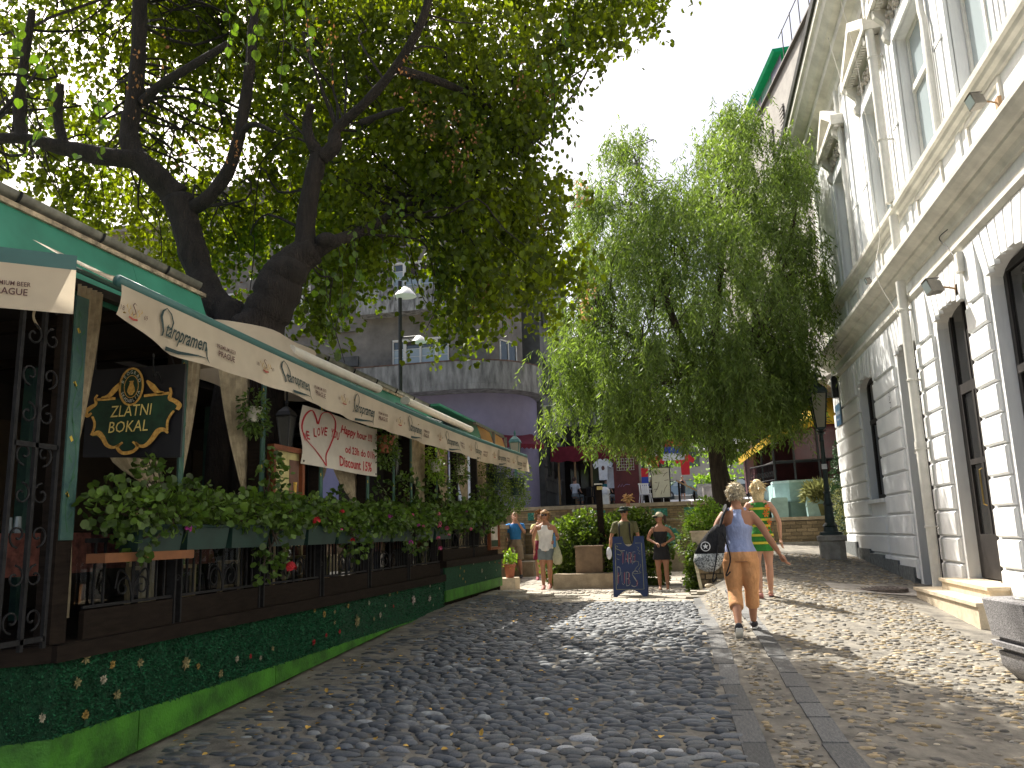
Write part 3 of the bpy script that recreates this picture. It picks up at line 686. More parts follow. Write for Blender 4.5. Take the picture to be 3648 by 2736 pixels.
# side window on the slanted wall
def swin(t0,t1,z0,z1):
    A=Vector((-8.2,33.02,0)); D_=Vector((-7.1,35.4,0))-A; n=Vector((D_.y,-D_.x,0)).normalized()
    g=MB(); a=A+D_*t0+n*.01; c=A+D_*t1+n*.01; g.add([a+Vector((0,0,z0)),c+Vector((0,0,z0)),c+Vector((0,0,z1)),a+Vector((0,0,z1))],[(0,1,2,3)]); w=obj("window", g, m_glass, gb)
    g=MB(); 
    for tt in (t0,(t0+t1)/2,t1): p=A+D_*tt+n*.03; g.tube([p+Vector((0,0,z0)),p+Vector((0,0,z1))],.035,4)
    for z in (z0,z1): g.tube([a+n*.03+Vector((0,0,z)),c+n*.03+Vector((0,0,z))],.035,4)
    obj("frame", g, m_winw, w)
swin(.35,.8,8.6,10.2); swin(.35,.8,12.2,13.8)
def bigwin(x0,x1,z0,z1,y=33.02):
    f = MB(); q=.09
    cols=[x0,x0+(x1-x0)*.22,x0+(x1-x0)*.5,x0+(x1-x0)*.78,x1]
    f.box(x0,x1,y-.03,y+.1,z1-q,z1); f.box(x0,x1,y-.06,y+.1,z0,z0+q)
    for i,c in enumerate(cols): w=.045 if i in(0,2,4) else .07; f.box(max(x0,c-w),min(x1,c+w),y-.03,y+.1,z0+q,z1-q)
    w = obj("window", f, m_winw, gb)
    g = MB()
    for i in range(4):
        a,c = cols[i]+.07, cols[i+1]-.07
        for k in range(4):
            za = z0+q+k*(z1-z0-2*q)/4; zb = z0+q+(k+1)*(z1-z0-2*q)/4
            pn = MB(); pn.box(a-.02,c+.02,y+.04,y+.05,za+.012,zb-.012); obj("pane", pn, m_glassl if k<3 else m_glass, w)
            g.box(a,c,y+.02,y+.06,zb-.012,zb+.012) if k<3 else None
    f.ext(g); obj("glazing_bar", g, m_winw, w, kind="stuff")
    b = MB(); zc = z1-(z1-z0)*.17 if z0<10 else z1-(z1-z0)*.42
    n=int((z1-q-zc)/.05)
    for k in range(n): b.box(cols[1]+.07,cols[3]-.07,y-.0,y+.03,zc+k*.05,zc+k*.05+.042)
    obj("roller_shutter", b, M("shutter_brown",(.05,.035,.03),.7), w)
bigwin(-12.5,-9.9,8.75,10.35); bigwin(-12.5,-9.9,12.45,13.95)
b = MB(); b.box(-13.9,-9.0,32.2,33.01,11.42,11.62); b.add([(-13.9,32.2,11.62),(-8.9,32.2,11.62),(-8.9,32.2,12.5),(-13.9,32.2,12.5),(-13.9,32.34,12.5),(-8.9,32.34,12.5),(-13.9,32.34,11.63),(-8.9,32.34,11.63)],[(0,1,2,3),(3,2,5,4),(4,5,7,6)]); b.add([(-13.9,32.2,11.62),(-13.9,32.2,12.5),(-13.9,33.0,12.5),(-13.9,33.0,11.62)],[(0,1,2,3)]); b.box(-8.9,-8.2,32.2,32.34,11.62,12.5)
obj("upper_balcony", b, M("peeling_parapet",(.17,.16,.15),.9,.4,1.8,.4,20,c2=(.5,.5,.47),stretch=(2.5,2,.6)), gb)
for z in (10.9,14.6):
    b = MB(); b.box(-24,-14.1,32.85,33.01,z,z+.14); obj("string_course", b, m_gr, gb)
for z in (8.2,8.75,9.3):
    b = MB(); b.box(-24,-14.1,32.9,33.01,z,z+.45); obj("banded_course", b, m_grd, gb)
for x0 in (-18.5,-22):
    bigwin(x0,x0+2,11.6,13.3); bigwin(x0,x0+2,15.2,16.9)
b = MB(); b.box(-24,-8.1,32.6,33.5,18.3,18.55); b.box(-24,-8.1,33.5,45,18.3,18.5); obj("eaves", b, m_gr, gb)
# dark side wing along the upper street
b = MB(); b.box(-12,-6.45,36.4,46,2,16); obj("wing_wall", b, m_grd, gb)
for z0,z1 in ((4.15,4.2),(4.75,4.8),(5.35,5.4),(5.95,6.0),(3.6,3.65)):
    b = MB(); b.box(-6.47,-6.40,36.6,41.8,z0,z0+.5); obj("banded_course", b, M("sooty_block",(.12,.115,.105),.9,.3,2,.25,30), gb)
for y in (37.0,38.8,40.4):
    for z in (4.3,8.2,11.5):
        f = MB(); f.box(-6.42,-6.33,y,y+.75,z,z+.06); f.box(-6.42,-6.33,y,y+.06,z,z+1.7); f.box(-6.42,-6.33,y+.69,y+.75,z,z+1.7); f.box(-6.42,-6.33,y,y+.75,z+1.64,z+1.7); f.box(-6.42,-6.35,y+.35,y+.4,z,z+1.7)
        w = obj("window", f, m_grd, gb); f = MB(); f.box(-6.41,-6.38,y+.06,y+.69,z+.06,z+1.64); obj("pane", f, m_glass, w)
b = MB(); b.box(-6.45,-5.7,36.5,38.6,3.9+2.15,3.9+2.3); b.box(-6.45,-6.0,40.0,42,7.9,8.1); obj("ledge", b, m_grd, gb)
b = MB(); b.box(-6.45,-5.75,41.0,42.4,6.3,6.5); b.loft([[(-6.45,41,2.3),(-6.0,41,2.3),(-6.0,41.4,2.3),(-6.45,41.4,2.3)],[(-6.45,41,5.8),(-6.0,41,5.8),(-6.0,41.4,5.8),(-6.45,41.4,5.8)],[(-6.45,41,6.3),(-5.8,41,6.3),(-5.8,41.4,6.3),(-6.45,41.4,6.3)]]); obj("corner_pier", b, m_gr, gb)
# gallery door and poster on the lilac floor
b = MB(); b.box(-8.9,-7.9,33.05,33.2,2.4,6.0); obj("doorway", b, m_dkwood, gb)
ps = thing("gallery_poster", "white gallery poster with a round black emblem on the lilac wall", "poster", (-9.8,32.8,3))
PO=Vector((-9.95,32.93,3.05)); b = MB(); b.box(-9.95,-9.0,32.93,32.96,3.05,5.0); obj("sheet", b, M("poster_white",(.7,.7,.66),.7), ps)
fn=lambda u,v:(-9.95+u,32.92,3.05+v); b = MB()
for rr,w in ((.40,.05),(.30,.03)): stroke(b, fn, [(.47+rr*.8*math.cos(R(a)),1.0+rr*1.6*math.sin(R(a))) for a in range(0,361,15)], w)
stroke(b, fn, [(.47,.75),(.47,1.25)], .09); put_text(b, "GALLERY", fn, .1,.08,.72,.13); put_text(b, "PROGRES", fn, .1,1.72,.72,.10); obj("print", b, MATS["black_ink"], ps)
# air conditioner, red awning, small balcony lamps
ac = thing("air_conditioner", "grey air conditioner box under the ledge of the sooty side wall", "air conditioner", (-6.1,36.7,6.9))
b = MB(); b.box(-6.45,-5.95,36.5,37.3,6.85,7.55); obj("case", b, m_pipe, ac); b = MB()
for k in range(8): b.box(-6.3+k*.04,-6.28+k*.04,36.47,36.50,6.9,7.5)
obj("grille", b, m_blk, ac)
ra = thing("red_awning", "small crimson scalloped awning behind the green lantern", "awning", (-7.4,33,5.6))
b = MB(); b.add([(-8.3,33.3,6.05),(-6.7,35.0,6.05),(-6.0,34.0,5.45),(-7.6,32.4,5.45)],[(0,1,2,3)]); m_crim = M("crimson_cloth",(.18,.015,.03),.8,trans=.3); obj("cloth", b, m_crim, ra)
b = MB(); 
for k in range(10):
    a=Vector((-7.6,32.4,5.45)).lerp(Vector((-6.0,34.0,5.45)),k/10); c=Vector((-7.6,32.4,5.45)).lerp(Vector((-6.0,34.0,5.45)),(k+1)/10); d_=Vector((0,0,-.22)); b.add([a,c,c+d_*.7,(a+c)/2+d_,a+d_*.7],[(0,1,2,3,4)])
obj("scalloped_edge", b, m_crim, ra)
def wires(a, c, sag, lab):
    a=Vector(a); c=Vector(c); cable([a.lerp(c,t)-Vector((0,0,sag*4*t*(1-t))) for t in (0,.25,.5,.75,1)], lab, .02)
wires((-14,31.6,7.2),(-6.5,36.4,6.3),.25,"upper black wire across the lilac wall"); wires((-13,31.6,6.4),(-7.4,34,5.9),.2,"lower black wire across the lilac wall")
# further pale house at the left behind the trees
pb = thing("pale_house", "pale plastered house glimpsed through the leaves at far left", "building", (-30,34,2))
b = MB(); b.box(-44,-24.3,33.6,46,2,17.2); obj("wall", b, M("pale_render",(.30,.27,.23),.9,.1,1.5), pb)
for i in range(4):
    for z in (10,13.2):
        f=MB(); f.box(-42+i*4.4,-40+i*4.4,33.5,33.6,z,z+1.7); w=obj("window", f, m_winw, pb); f=MB(); f.box(-41.9+i*4.4,-40.1+i*4.4,33.47,33.5,z+.1,z+1.6); obj("pane", f, m_glass, w)
b=MB(); b.box(-44.3,-24.0,33.2,46,17.2,17.5); obj("eaves", b, MATS["pale_render"], pb)

# ================================================================ GARDEN RESTAURANT PAVILION (left)
m_iron = M("wrought_iron", (.012,.012,.013), .6, .4, 20, .1, 80, spec=.2)
m_wood = M("dark_brown_timber", (.014,.010,.0075), .8, .3, 6, .25, 60, spec=.12, stretch=(1,1,6))
m_mat = M("artificial_turf", (.005,.045,.018), .95, .35, 30, .8, 180)
m_limeb = M("lime_green_board", (.022,.13,.005), .65, .5, 4, .4, 50, c2=(.055,.23,.012))
m_teal = M("teal_painted_post", (.035,.10,.11), .6, .35, 7, .15, 60, c2=(.05,.12,.09))
m_green = M("green_roof_sheet", (.035,.20,.13), .55, .2, 1.5)
m_canv = M("beige_awning_cloth", (.56,.47,.35), .9, .10, 1.3, .1, 200, trans=.4, c2=(.66,.57,.43))
m_bar = M("dark_green_bar", (.03,.10,.09), .45, .1)
m_cream2 = M("cream_cassette", (.66,.63,.55), .5, .06)
m_cur = M("linen_curtain", (.36,.30,.20), .9, .25, 9, .2, 150, trans=.2)
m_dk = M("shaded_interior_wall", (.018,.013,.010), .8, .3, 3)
m_ink = M("dark_green_print", (.015,.035,.035), .8, .1); m_inkb = M("brown_print", (.09,.04,.035), .8, .1); m_gold = M("gold_print", (.42,.28,.10), .7, .2)
XL = -3.85
terr = thing("garden_restaurant", "open green roofed garden restaurant with curtains and railings along the left of the street", "restaurant", (-5.5, 10, .4))
b = MB(); b.box(-7.3,-3.9,4.5,16.2,.2,1.06); b.add([(-3.9,4.5,.2),(-5.9,2.5,.2),(-5.9,2.5,1.06),(-3.9,4.5,1.06),(-7.3,4.5,.2),(-7.3,2.5,.2),(-7.3,2.5,1.06),(-7.3,4.5,1.06)],[(0,1,2,3),(3,2,6,7)]); obj("floor", b, m_wood, terr)
# ledge, turf mat, lime board
def chamf(x, z0, z1, d=.0): # panels on the near slanted end
    return [(XL+d,4.4,z0),(XL-1.9+d,2.5,z0),(XL-1.9+d,2.5,z1),(XL+d,4.4,z1)]
def skirt(name, y0, y1, z0, z1, x, mat, th=.03):
    b = MB(); n = 26
    b.loft([[(x,y,z0(y) if callable(z0) else z0),(x,y,z1),(x-th,y,z1),(x-th,y,z0(y) if callable(z0) else z0)] for y in [y0+(y1-y0)*i/n for i in range(n+1)]]); return obj(name, b, mat, terr)
skirt("ledge", 4.36, 12.34, 1.02, 1.12, XL+.05, m_wood, .25); skirt("ledge", 12.36, 16.3, 1.22, 1.32, XL+.05, m_wood, .25)
skirt("turf_mat", 4.4, 12.33, .57, 1.02, XL, m_mat); skirt("turf_mat", 12.37, 16.2, .86, 1.22, XL+.02, m_mat)
for y0,y1 in ((4.4,5.2),(5.21,7.1),(7.11,9.2),(9.21,12.33)): skirt("lime_board", y0, y1, lambda y:min(.565,G(-3.85,y)+.03), .58, XL+.012, m_limeb)
for y0,y1 in ((12.37,14.2),(14.21,16.2)): skirt("lime_board", y0, y1, .70, .87, XL+.035, m_limeb)
for nm,z0,z1,mt,d in (("ledge",1.02,1.12,m_wood,.05),("turf_mat",.57,1.02,m_mat,0),("lime_board",.15,.58,m_limeb,.012)):
    q = chamf(0,z0,z1,d); b = MB(); b.add(q+[(p[0]-.03,p[1]+.03,p[2]) for p in q],[(0,1,2,3),(7,6,5,4),(3,2,6,7),(0,4,5,1)]); obj(nm, b, mt, terr)
b = MB(); b.box(-3.95,-3.86,16.1,16.2,.45,.75); b.box(-3.95,-3.88,14.1,14.2,.45,.75); b.box(-3.95,-3.88,12.4,12.5,.45,.75); obj("foot", b, m_wood, terr)
# grass tufts of the mat
n = 30000; P = np.zeros((n,3)); yy = rng.uniform(4.4,16.2,n)**1.0; yy[:18000] = rng.uniform(4.4,8.5,18000); sec = yy > 12.35
P[:,0] = XL+.005; P[:,1] = yy; P[:,2] = np.where(sec, rng.uniform(.87,1.22,n), rng.uniform(.58,1.02,n))
D_ = rng.normal(0,.5,(n,3)); D_[:,0] = 1; V, F = scatter(P, D_, .022, 'blade', .3)
npmesh("turf_blades", V, F, M("turf_blade",(.006,.075,.028),.8,.3,12,isl=.5), terr, kind='stuff')
n = 9000; P = np.zeros((n,3)); t_ = rng.uniform(0,1.9,n); P[:,0] = XL-t_+.004; P[:,1] = 4.4-t_; P[:,2] = rng.uniform(.58,1.02,n); D_ = rng.normal(0,.5,(n,3)); D_[:,0] += .7; D_[:,1] -= .7
V, F = scatter(P, D_, .022, 'blade', .3); npmesh("turf_blades", V, F, MATS["turf_blade"], terr, kind='stuff')
# artificial flowers pinned to the mat
def flower(x,y,z,s,col,lab,kind=0):
    t = thing("artificial_flower", lab, "flower", (x,y,z), "artificial flowers pinned to the turf")
    n = 7 if kind else 10; b = MB(); rr = random.Random(int(y*1000))
    for ringi,(rad,out) in enumerate(((1,.25),(.62,.55),(.3,.8)) if not kind else ((1,.2),(.8,.6))):
        for k in range(n-ringi*2):
            a = 2*math.pi*k/(n-ringi*2)+ringi*.4+rr.uniform(-.2,.2); ca, sa = math.cos(a), math.sin(a); w = .38*s; l = s*rad*rr.uniform(.8,1.1)
            b.add([(x,y,z),(x+out*s*.5,y+ca*l*.6-sa*w*.6,z+sa*l*.6+ca*w*.6),(x+out*s*.45,y+ca*l,z+sa*l),(x+out*s*.5,y+ca*l*.6+sa*w*.6,z+sa*l*.6-ca*w*.6)],[(0,1,2,3)])
    obj("petals", b, col, t); b = MB()
    for k in range(3): a = rr.uniform(0,6.3); b.add([(x,y,z),(x+.01,y+math.cos(a)*s*1.2-.3*s*math.sin(a),z+math.sin(a)*s*1.2),(x+.012,y+math.cos(a)*s*1.9,z+math.sin(a)*s*1.9),(x+.01,y+math.cos(a)*s*1.2+.3*s*math.sin(a),z+math.sin(a)*s*1.2)],[(0,1,2,3)])
    obj("leaf", b, m_mat, t)
fw = M("cream_petal",(.36,.33,.25),.8,.2,30,trans=.2); fy = M("yellow_petal",(.32,.22,.06),.8,.2,30,trans=.2); fr = M("red_petal",(.38,.02,.03),.8,.2,30,trans=.2); fp = M("poinsettia_petal",(.36,.30,.27),.8,.2,30,trans=.2); fd = M("dried_petal",(.16,.14,.06),.8,.3,30)
for y_,z_,c_,s_,o_ in ((4.31,0.72,fw,1.0,"first"),(4.58,0.87,fd,1.2,"first"),(4.64,1.01,fd,1.4,"second"),(4.67,0.66,fy,1.2,"first"),(4.81,0.85,fw,1.2,"second"),(4.89,0.93,fy,1,"second"),(4.95,0.73,fd,1.3,"third"),(5.17,0.9,fd,1.2,"fourth"),(5.7,0.82,fd,1.9,"fifth"),(5.87,0.77,fy,0.9,"third"),(6.18,0.66,fd,1.2,"sixth"),(6.42,0.74,fw,1,"third"),(6.64,0.73,fr,0.8,"first"),(6.81,0.69,fw,0.8,"fourth"),(7.02,0.74,fd,0.9,"seventh"),(7.85,0.69,fr,1.2,"second"),(7.86,1.0,fy,0.9,"fourth"),(8.08,0.94,fy,1.3,"fifth"),(8.14,0.72,fr,0.9,"third"),(8.34,0.83,fd,0.9,"eighth"),(8.34,0.94,fd,0.9,"ninth"),(8.47,0.72,fr,1,"fourth"),(8.69,0.97,fy,1,"sixth"),(8.93,0.78,fd,2.4,"tenth"),(9.3,0.95,fw,1,"fifth"),(9.45,0.75,fd,1,"eleventh"),(9.65,0.78,fw,1.3,"sixth"),(9.82,0.87,fw,0.8,"seventh"),(9.97,1.0,fd,1.2,"twelfth"),(10.11,0.84,fr,0.8,"fifth"),(10.25,1.0,fy,0.8,"seventh"),(10.86,0.86,fp,2.4,"first"),(11.57,0.82,fp,1.9,"second"),(11.61,1.0,fw,0.9,"eighth"),(11.75,0.71,fw,0.7,"ninth"),(12.06,0.93,fw,0.8,"tenth"),(13.11,1.06,fy,1,"eighth"),(13.15,1.18,fy,1,"ninth"),(13.29,1.0,fy,1,"tenth"),(13.38,1.12,fy,1,"eleventh"),(13.44,0.94,fy,0.9,"twelfth"),(13.99,1.22,fw,0.8,"eleventh"),(14.55,1.07,fw,1.6,"twelfth"),(14.81,0.93,fw,0.9,"thirteenth"),(15.13,1.19,fw,0.7,"fourteenth"),(15.58,1.18,fy,0.8,"thirteenth"),(15.67,1.02,fw,0.8,"fifteenth"),(15.91,1.15,fr,0.8,"sixth")):
    k_ = {fd:"dried looking",fy:"yellow",fw:"cream",fr:"red",fp:"large pale star shaped"}[c_]
    flower(XL+.02 if y_ < 12.35 else XL+.04, y_, z_, .032*s_, c_, o_+" "+k_+" artificial flower from the left on the turf skirt", 1 if c_ in (fd,fp) else 0)
# posts with painted fronts
posts = [4.47, 5.62, 6.86, 8.1, 9.4, 10.3, 11.0, 12.2, 13.4, 14.7, 16.1]
for i,y in enumerate(posts):
    w = .13 if i == 0 else .085
    b = MB(); b.box(-4.02,-3.90,y-w/2,y+w/2,1.1,3.30); p = obj("post", b, m_iron if i > 7 else m_wood, terr)
    if i < 8:
        b = MB(); b.box(-3.90,-3.885,y-w/2+.01,y+w/2-.01,1.75,3.35); q = obj("painted_panel", b, m_teal, p)
        b = MB(); rr = random.Random(i)
        fn = lambda u,v,y=y:(-3.883,y-u,1.8+v)
        stroke(b, fn, spl([(.03*math.sin(k*1.1),k*.13,0) for k in range(12)],4) and [(.03*math.sin(k*.5+i),k*.05) for k in range(30)], .007)
        for k in range(12):
            s = 1 if k % 2 else -1; z = .08+k*.12; stroke(b, fn, [(.0,z),(s*.025,z+.03),(s*.03,z+.055)], [.004,.016,.003])
        obj("painted_vine", b, M("vine_paint",(.03,.10,.05),.8), p)
        b = MB()
        for k in (1,4,7,10): stroke(b, fn, [(.012,.1+k*.12),(.03,.13+k*.12)], .022)
        obj("painted_flower", b, M("yellow_paint",(.45,.33,.04),.8), p)
# scroll helper
def scroll(b, c, r, a0, turns, axis, rad=.008, n=18, sgn=1):
    pts = []
    for k in range(n+1):
        t = k/n; a = a0+sgn*turns*2*math.pi*t; q = r*(1-.8*t); pts.append(tuple(Vector(c)+Vector((axis[0],axis[1],0))*(q*math.cos(a))+Vector((0,0,q*math.sin(a)))))
    b.tube(pts, rad, 5)
# open scrollwork column at the near corner
b = MB()
for y in (3.93,4.10,4.27):
    b.box(-3.84,-3.815,y-.012,y+.012,1.12,3.4)
cm = thing("iron_scroll_column", "black wrought iron lattice column with scrolls at the near corner of the restaurant", "column", (-3.83,4.1,1.12)); obj("upright", b, m_iron, cm)
for k in range(9):
    z = 1.3+k*.24
    for s in (-1,1):
        b = MB(); scroll(b, (-3.83,4.1+s*.075,z), .07, math.pi/2*(1 if k % 2 else -1), 1.1, (0,1), .007, 14, s); obj("scroll", b, m_iron, cm)
b = MB()
for z in (1.16,2.3,3.3): b.box(-3.84,-3.815,3.93,4.27,z,z+.03)
obj("crossbar", b, m_iron, cm)
# railing bays: bars, bottom plate, central ornament
rail = thing("railing", "low black wrought iron railing with bars and scrolls along the ledge", "railing", (-3.88,8,1.12))
ry = [4.6,5.62,6.86,8.1,9.4,10.8,12.3]
def bay(y0,y1,zb,zt):
    b = MB(); b.box(-3.91,-3.87,y0,y1,zb,zb+.18); obj("kick_plate", b, m_wood, rail)
    b = MB(); b.box(-3.90,-3.88,y0,y1,zt-.03,zt); b.box(-3.90,-3.88,y0,y1,zb+.19,zb+.21); obj("rail", b, m_iron, rail)
    L_ = y1-y0; n = int(L_/.085); c = (y0+y1)/2
    for k in range(1,n):
        y = y0+L_*k/n
        if abs(y-c) < L_*.2: continue
        b = MB(); b.box(-3.897,-3.883,y-.007,y+.007,zb+.21,zt-.03); obj("bar", b, m_iron, rail)
    b = MB(); q = L_*.19
    for s in (-1,1):
        scroll(b, (-3.875,c+s*q*.55,zb+.30), q*.45, 0 if s < 0 else math.pi, 1.25, (0,1), .007, 18, -s)
        b.tube(spl([(-3.875,c,zt-.05),(-3.875,c+s*q*.5,zt-.12),(-3.875,c+s*q,zt-.05)],5), .007, 5)
        b.tube(spl([(-3.875,c,zb+.22),(-3.875,c+s*.05,zb+.36),(-3.875,c+s*q*.8,zb+.42),(-3.875,c+s*q,zb+.3)],5), .007, 5)
    b.tube([(-3.875,c,zb+.2),(-3.875,c,zt-.03)],.012,6); obj("ornament", b, m_iron, rail)
    g = MB(); g.add([(-3.95,y0,zb+.2),(-3.95,y1,zb+.2),(-3.95,y1,zt),(-3.95,y0,zt)],[(0,1,2,3)]); obj("glass_panel", g, glassmat("clear_wind_glass",(.9,.9,.9),.02,.3), rail)
for i in range(len(ry)-1): bay(ry[i]+.05, ry[i+1]-.05, 1.12, 1.76)
bay(12.4,14.2,1.32,1.9); bay(14.3,16.1,1.32,1.9)
for y in ry[1:-1]+[14.25]:
    b = MB(); b.box(-3.93,-3.86,y-.05,y-.03,1.12,2.0); b.box(-3.93,-3.86,y+.03,y+.05,1.12,2.0); scroll(b,(-3.87,y,1.45),.03,0,1.2,(0,1),.005,10); scroll(b,(-3.87,y,1.62),.03,3,1.2,(0,1),.005,10); obj("baluster_frame", b, m_iron, rail)
# roof: sheet, fascia, gutter, ceiling, inner walls
b = MB(); RQ = lambda x0,x1,y0,y1: b.add([(x0,y0,3.88-(x0+4.42)*.275),(x0,y1,3.88-(x0+4.42)*.275),(x1,y1,3.88-(x1+4.42)*.275),(x1,y0,3.88-(x1+4.42)*.275),(x0,y0,3.83-(x0+4.42)*.275),(x0,y1,3.83-(x0+4.42)*.275),(x1,y1,3.83-(x1+4.42)*.275),(x1,y0,3.83-(x1+4.42)*.275)],[(0,1,2,3),(7,6,5,4),(0,3,7,4),(1,5,6,2),(0,4,5,1),(2,6,7,3)])
RQ(-4.42,-7.4,2.2,6.5); RQ(-4.42,-7.4,8.5,16.2); RQ(-5.6,-7.4,6.5,8.5); obj("roof", b, m_green, terr)
for y0,y1 in ((1.5,5.5),(5.5,6.45),(8.5,10.9),(10.9,13.2)):
    q_ = .12 if y1 < 7 else 0; b = MB(); b.loft([[(-4.36,y,3.86+q_),(-4.34,y,3.86+q_),(-4.16,y,3.46),(-4.18,y,3.46)] for y in (y0+.004,y1)]); obj("fascia_board", b, m_green, terr)
b = MB(); b.loft([[(-4.37,y,3.97),(-4.31,y,3.97),(-4.31,y,4.005),(-4.37,y,4.005)] for y in (1.5,6.5)]); b.loft([[(-4.37,y,3.85),(-4.31,y,3.85),(-4.31,y,3.885),(-4.37,y,3.885)] for y in (8.5,13.2)]); obj("fascia_trim", b, M("worn_trim",(.30,.24,.16),.8,.5,12), terr)
b = MB(); n = 10
for y0,y1,dz_ in ((1.5,6.4,.13),(8.45,13.1,0)):
    b.loft([[(-4.36+.075*math.cos(a),y,3.95+dz_+.075*math.sin(a)) for a in [math.pi+math.pi*k/n for k in range(n+1)]]+[(-4.36+.065*math.cos(a),y,3.95+dz_+.065*math.sin(a)) for a in [2*math.pi-math.pi*k/n for k in range(n+1)]] for y in (y0,y1)], True)
g = obj("gutter", b, M("zinc_gutter",(.20,.20,.17),.38,.3,6,metal=.8), terr, auto=.6)
for k in range(15):
    y = 1.9+k*.8
    if 6.4 < y < 8.4: continue
    b = MB(); b.tube([(-4.36+.082*math.cos(a),y,3.95+(.13 if y < 6.4 else 0)+.082*math.sin(a)) for a in [math.pi+math.pi*j/8 for j in range(9)]],.010,5); obj("gutter_bracket", b, m_iron, g)
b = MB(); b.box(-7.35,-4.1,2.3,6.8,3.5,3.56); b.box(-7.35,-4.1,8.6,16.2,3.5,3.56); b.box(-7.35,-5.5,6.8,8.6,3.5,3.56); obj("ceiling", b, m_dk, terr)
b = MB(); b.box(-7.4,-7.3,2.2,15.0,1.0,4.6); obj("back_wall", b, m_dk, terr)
for k in range(9):
    b = MB(); b.box(-7.3,-7.27,3.0+k*1.3,3.9+k*1.3,1.9,3.1); obj("wall_panel", b, M("panel_brown",(.04,.025,.013),.6), terr)
for k in range(12):
    b = MB(); y = 3.0+k*1.1
    if 6.8 < y < 8.6: continue
    b.box(-7.3,-4.0,y,y+.08,3.40,3.49); obj("rafter", b, m_wood, terr)
for x in (-6.2,):
    for y in (6.5,9.5,12.5): b = MB(); b.box(x-.05,x+.05,y,y+.1,1.06,3.5); obj("inner_post", b, m_teal, terr)
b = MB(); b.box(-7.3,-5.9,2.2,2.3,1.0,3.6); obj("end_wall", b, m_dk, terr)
b = MB(); b.box(-7.3,-4.9,16.05,16.15,1.0,3.6); obj("added_far_screen", b, m_dk, terr)  # added dark sheet that blocks the bright view through the open end
# awnings ------------------------------------------------------
def logo(b0, b1, b2, b3, fn, u0, s):
    """one repeat of the printed brewery lettering; fn(u,v) with v up, s = repeat length"""
    f = lambda u,v: fn(u0+u*s, v)
    # crest
    cx, cy = .09, .17
    for side in (-1,1):
        for k in range(5):
            a = R(200+k*34) if side < 0 else R(-20-k*34); px, py = cx+.040*math.cos(a), cy+.060*math.sin(a)+.01
            stroke(b2, f, [(px,py),(px+side*.012,py+.018),(px+side*.006,py+.036)], [.001,.007,.001])
    stroke(b1, f, [(cx+.012,cy+.035),(cx-.003,cy+.045),(cx-.012,cy+.028),(cx+.004,cy+.004),(cx+.012,cy-.016),(cx-.002,cy-.030),(cx-.014,cy-.018)], [.002,.006,.007,.007,.007,.005,.002])
    stroke(b3, f, [(cx-.028,cy-.050),(cx,cy-.058),(cx+.028,cy-.050)], .012)
    put_text(b1, "18", f, cx-.085,cy-.03,.022,.03); put_text(b1, "69", f, cx+.065,cy-.03,.022,.03)
    # script wordmark
    x = .26
    stroke(b0, f, [(x+.045,.135),(x+.075,.15),(x+.082,.20),(x+.062,.25),(x+.03,.275),(x+.008,.25),(x+.0,.21),(x+.012,.165),(x+.022,.12),(x+.018,.09),(x+.006,.085)], [.004,.007,.010,.008,.007,.012,.016,.014,.011,.009,.003])
    put_text(b0, "taropramen", f, x+.040,.062,.29,.118, .28, .012)
    stroke(b0, f, [(x+.322,.16),(x+.330,.11),(x+.330,.06),(x+.337,.035),(x+.347,.016)], [.006,.008,.006,.006,.002])
    stroke(b0, f, [(x+.06,.020),(x+.16,.028),(x+.28,.048),(x+.333,.046)], [.026,.022,.010,.003])
    put_text(b1, "PREMIUM BEER", f, .66,.150,.16,.030, 0, .01); put_text(b1, "PRAGUE", f, .67,.09,.14,.045, 0, .015)
def awning_print(fn, us, s, parent):
    for u in us:
      bb = [MB(), MB(), MB(), MB()]; logo(*bb, fn, u, s)
      for q,m,nm in zip(bb, (m_ink,m_inkb,m_gold,M("red_print",(.30,.04,.03),.8)), ("wordmark","small_lettering","wheat_crest","ribbon")): obj(nm, q, m, parent)
aw = thing("long_awning", "long beige awning with a printed valance running the whole street side of the restaurant", "awning", (-3.3,10,3.3))
def sag(y): return -.085*math.sin(math.pi*(y-4.1)/12.5)
def vfold(y, v):   # outward ripple of the hanging cloth
    return .028*math.sin(y*2.3)+.014*math.sin(y*6.1+1)+.03*(v)*math.sin(y*1.3)+.012*math.sin(y*11+v*3)
VH = .30
def vlow(y): return VH*(1-.38*max(0, 1-(y-4.1)/.55)) if y < 4.65 else VH
b = MB(); ys_ = [4.1+12.5*i/150 for i in range(151)]
for th in (0,):
    b.loft([[(-3.30+vfold(y,v/6)*(v/6),y,3.27+sag(y)-vlow(y)*(v/6)) for v in range(7)] for y in ys_], False, 0, False)
obj("valance", b, m_canv, aw, smooth=True)
b = MB(); b.tube([(-3.33,y,3.30+sag(y)) for y in ys_[::10]],.036,10); obj("front_bar", b, m_bar, aw, smooth=True)
def roofcloth(name, y0,y1, x1=-4.02, z1=3.66):
    b = MB(); n = int((y1-y0)/.25)+1; rows_=[]
    for i in range(n+1):
        y = y0+(y1-y0)*i/n; rows_.append([(-3.34+(x1+3.34)*t/8, y, 3.33+sag(y)+(z1-3.33)*t/8-.03*math.sin(math.pi*t/8)*(1+.5*math.sin(y*3))) for t in range(9)])
    b.loft(rows_, False, 0, False); return obj(name, b, m_canv, aw, smooth=True)
roofcloth("roof_cloth", 4.15,5.9); roofcloth("roof_cloth", 7.35, 10.9); roofcloth("roof_cloth", 11.1, 16.6, -4.0, 3.55)
awning_print(lambda u,v: (-3.292+vfold(u,(VH-v)/VH)*((VH-v)/VH)+.004, u, 3.27+sag(u)-VH+v+.0), [4.08+k*1.57 for k in range(8)], 1.57, aw)
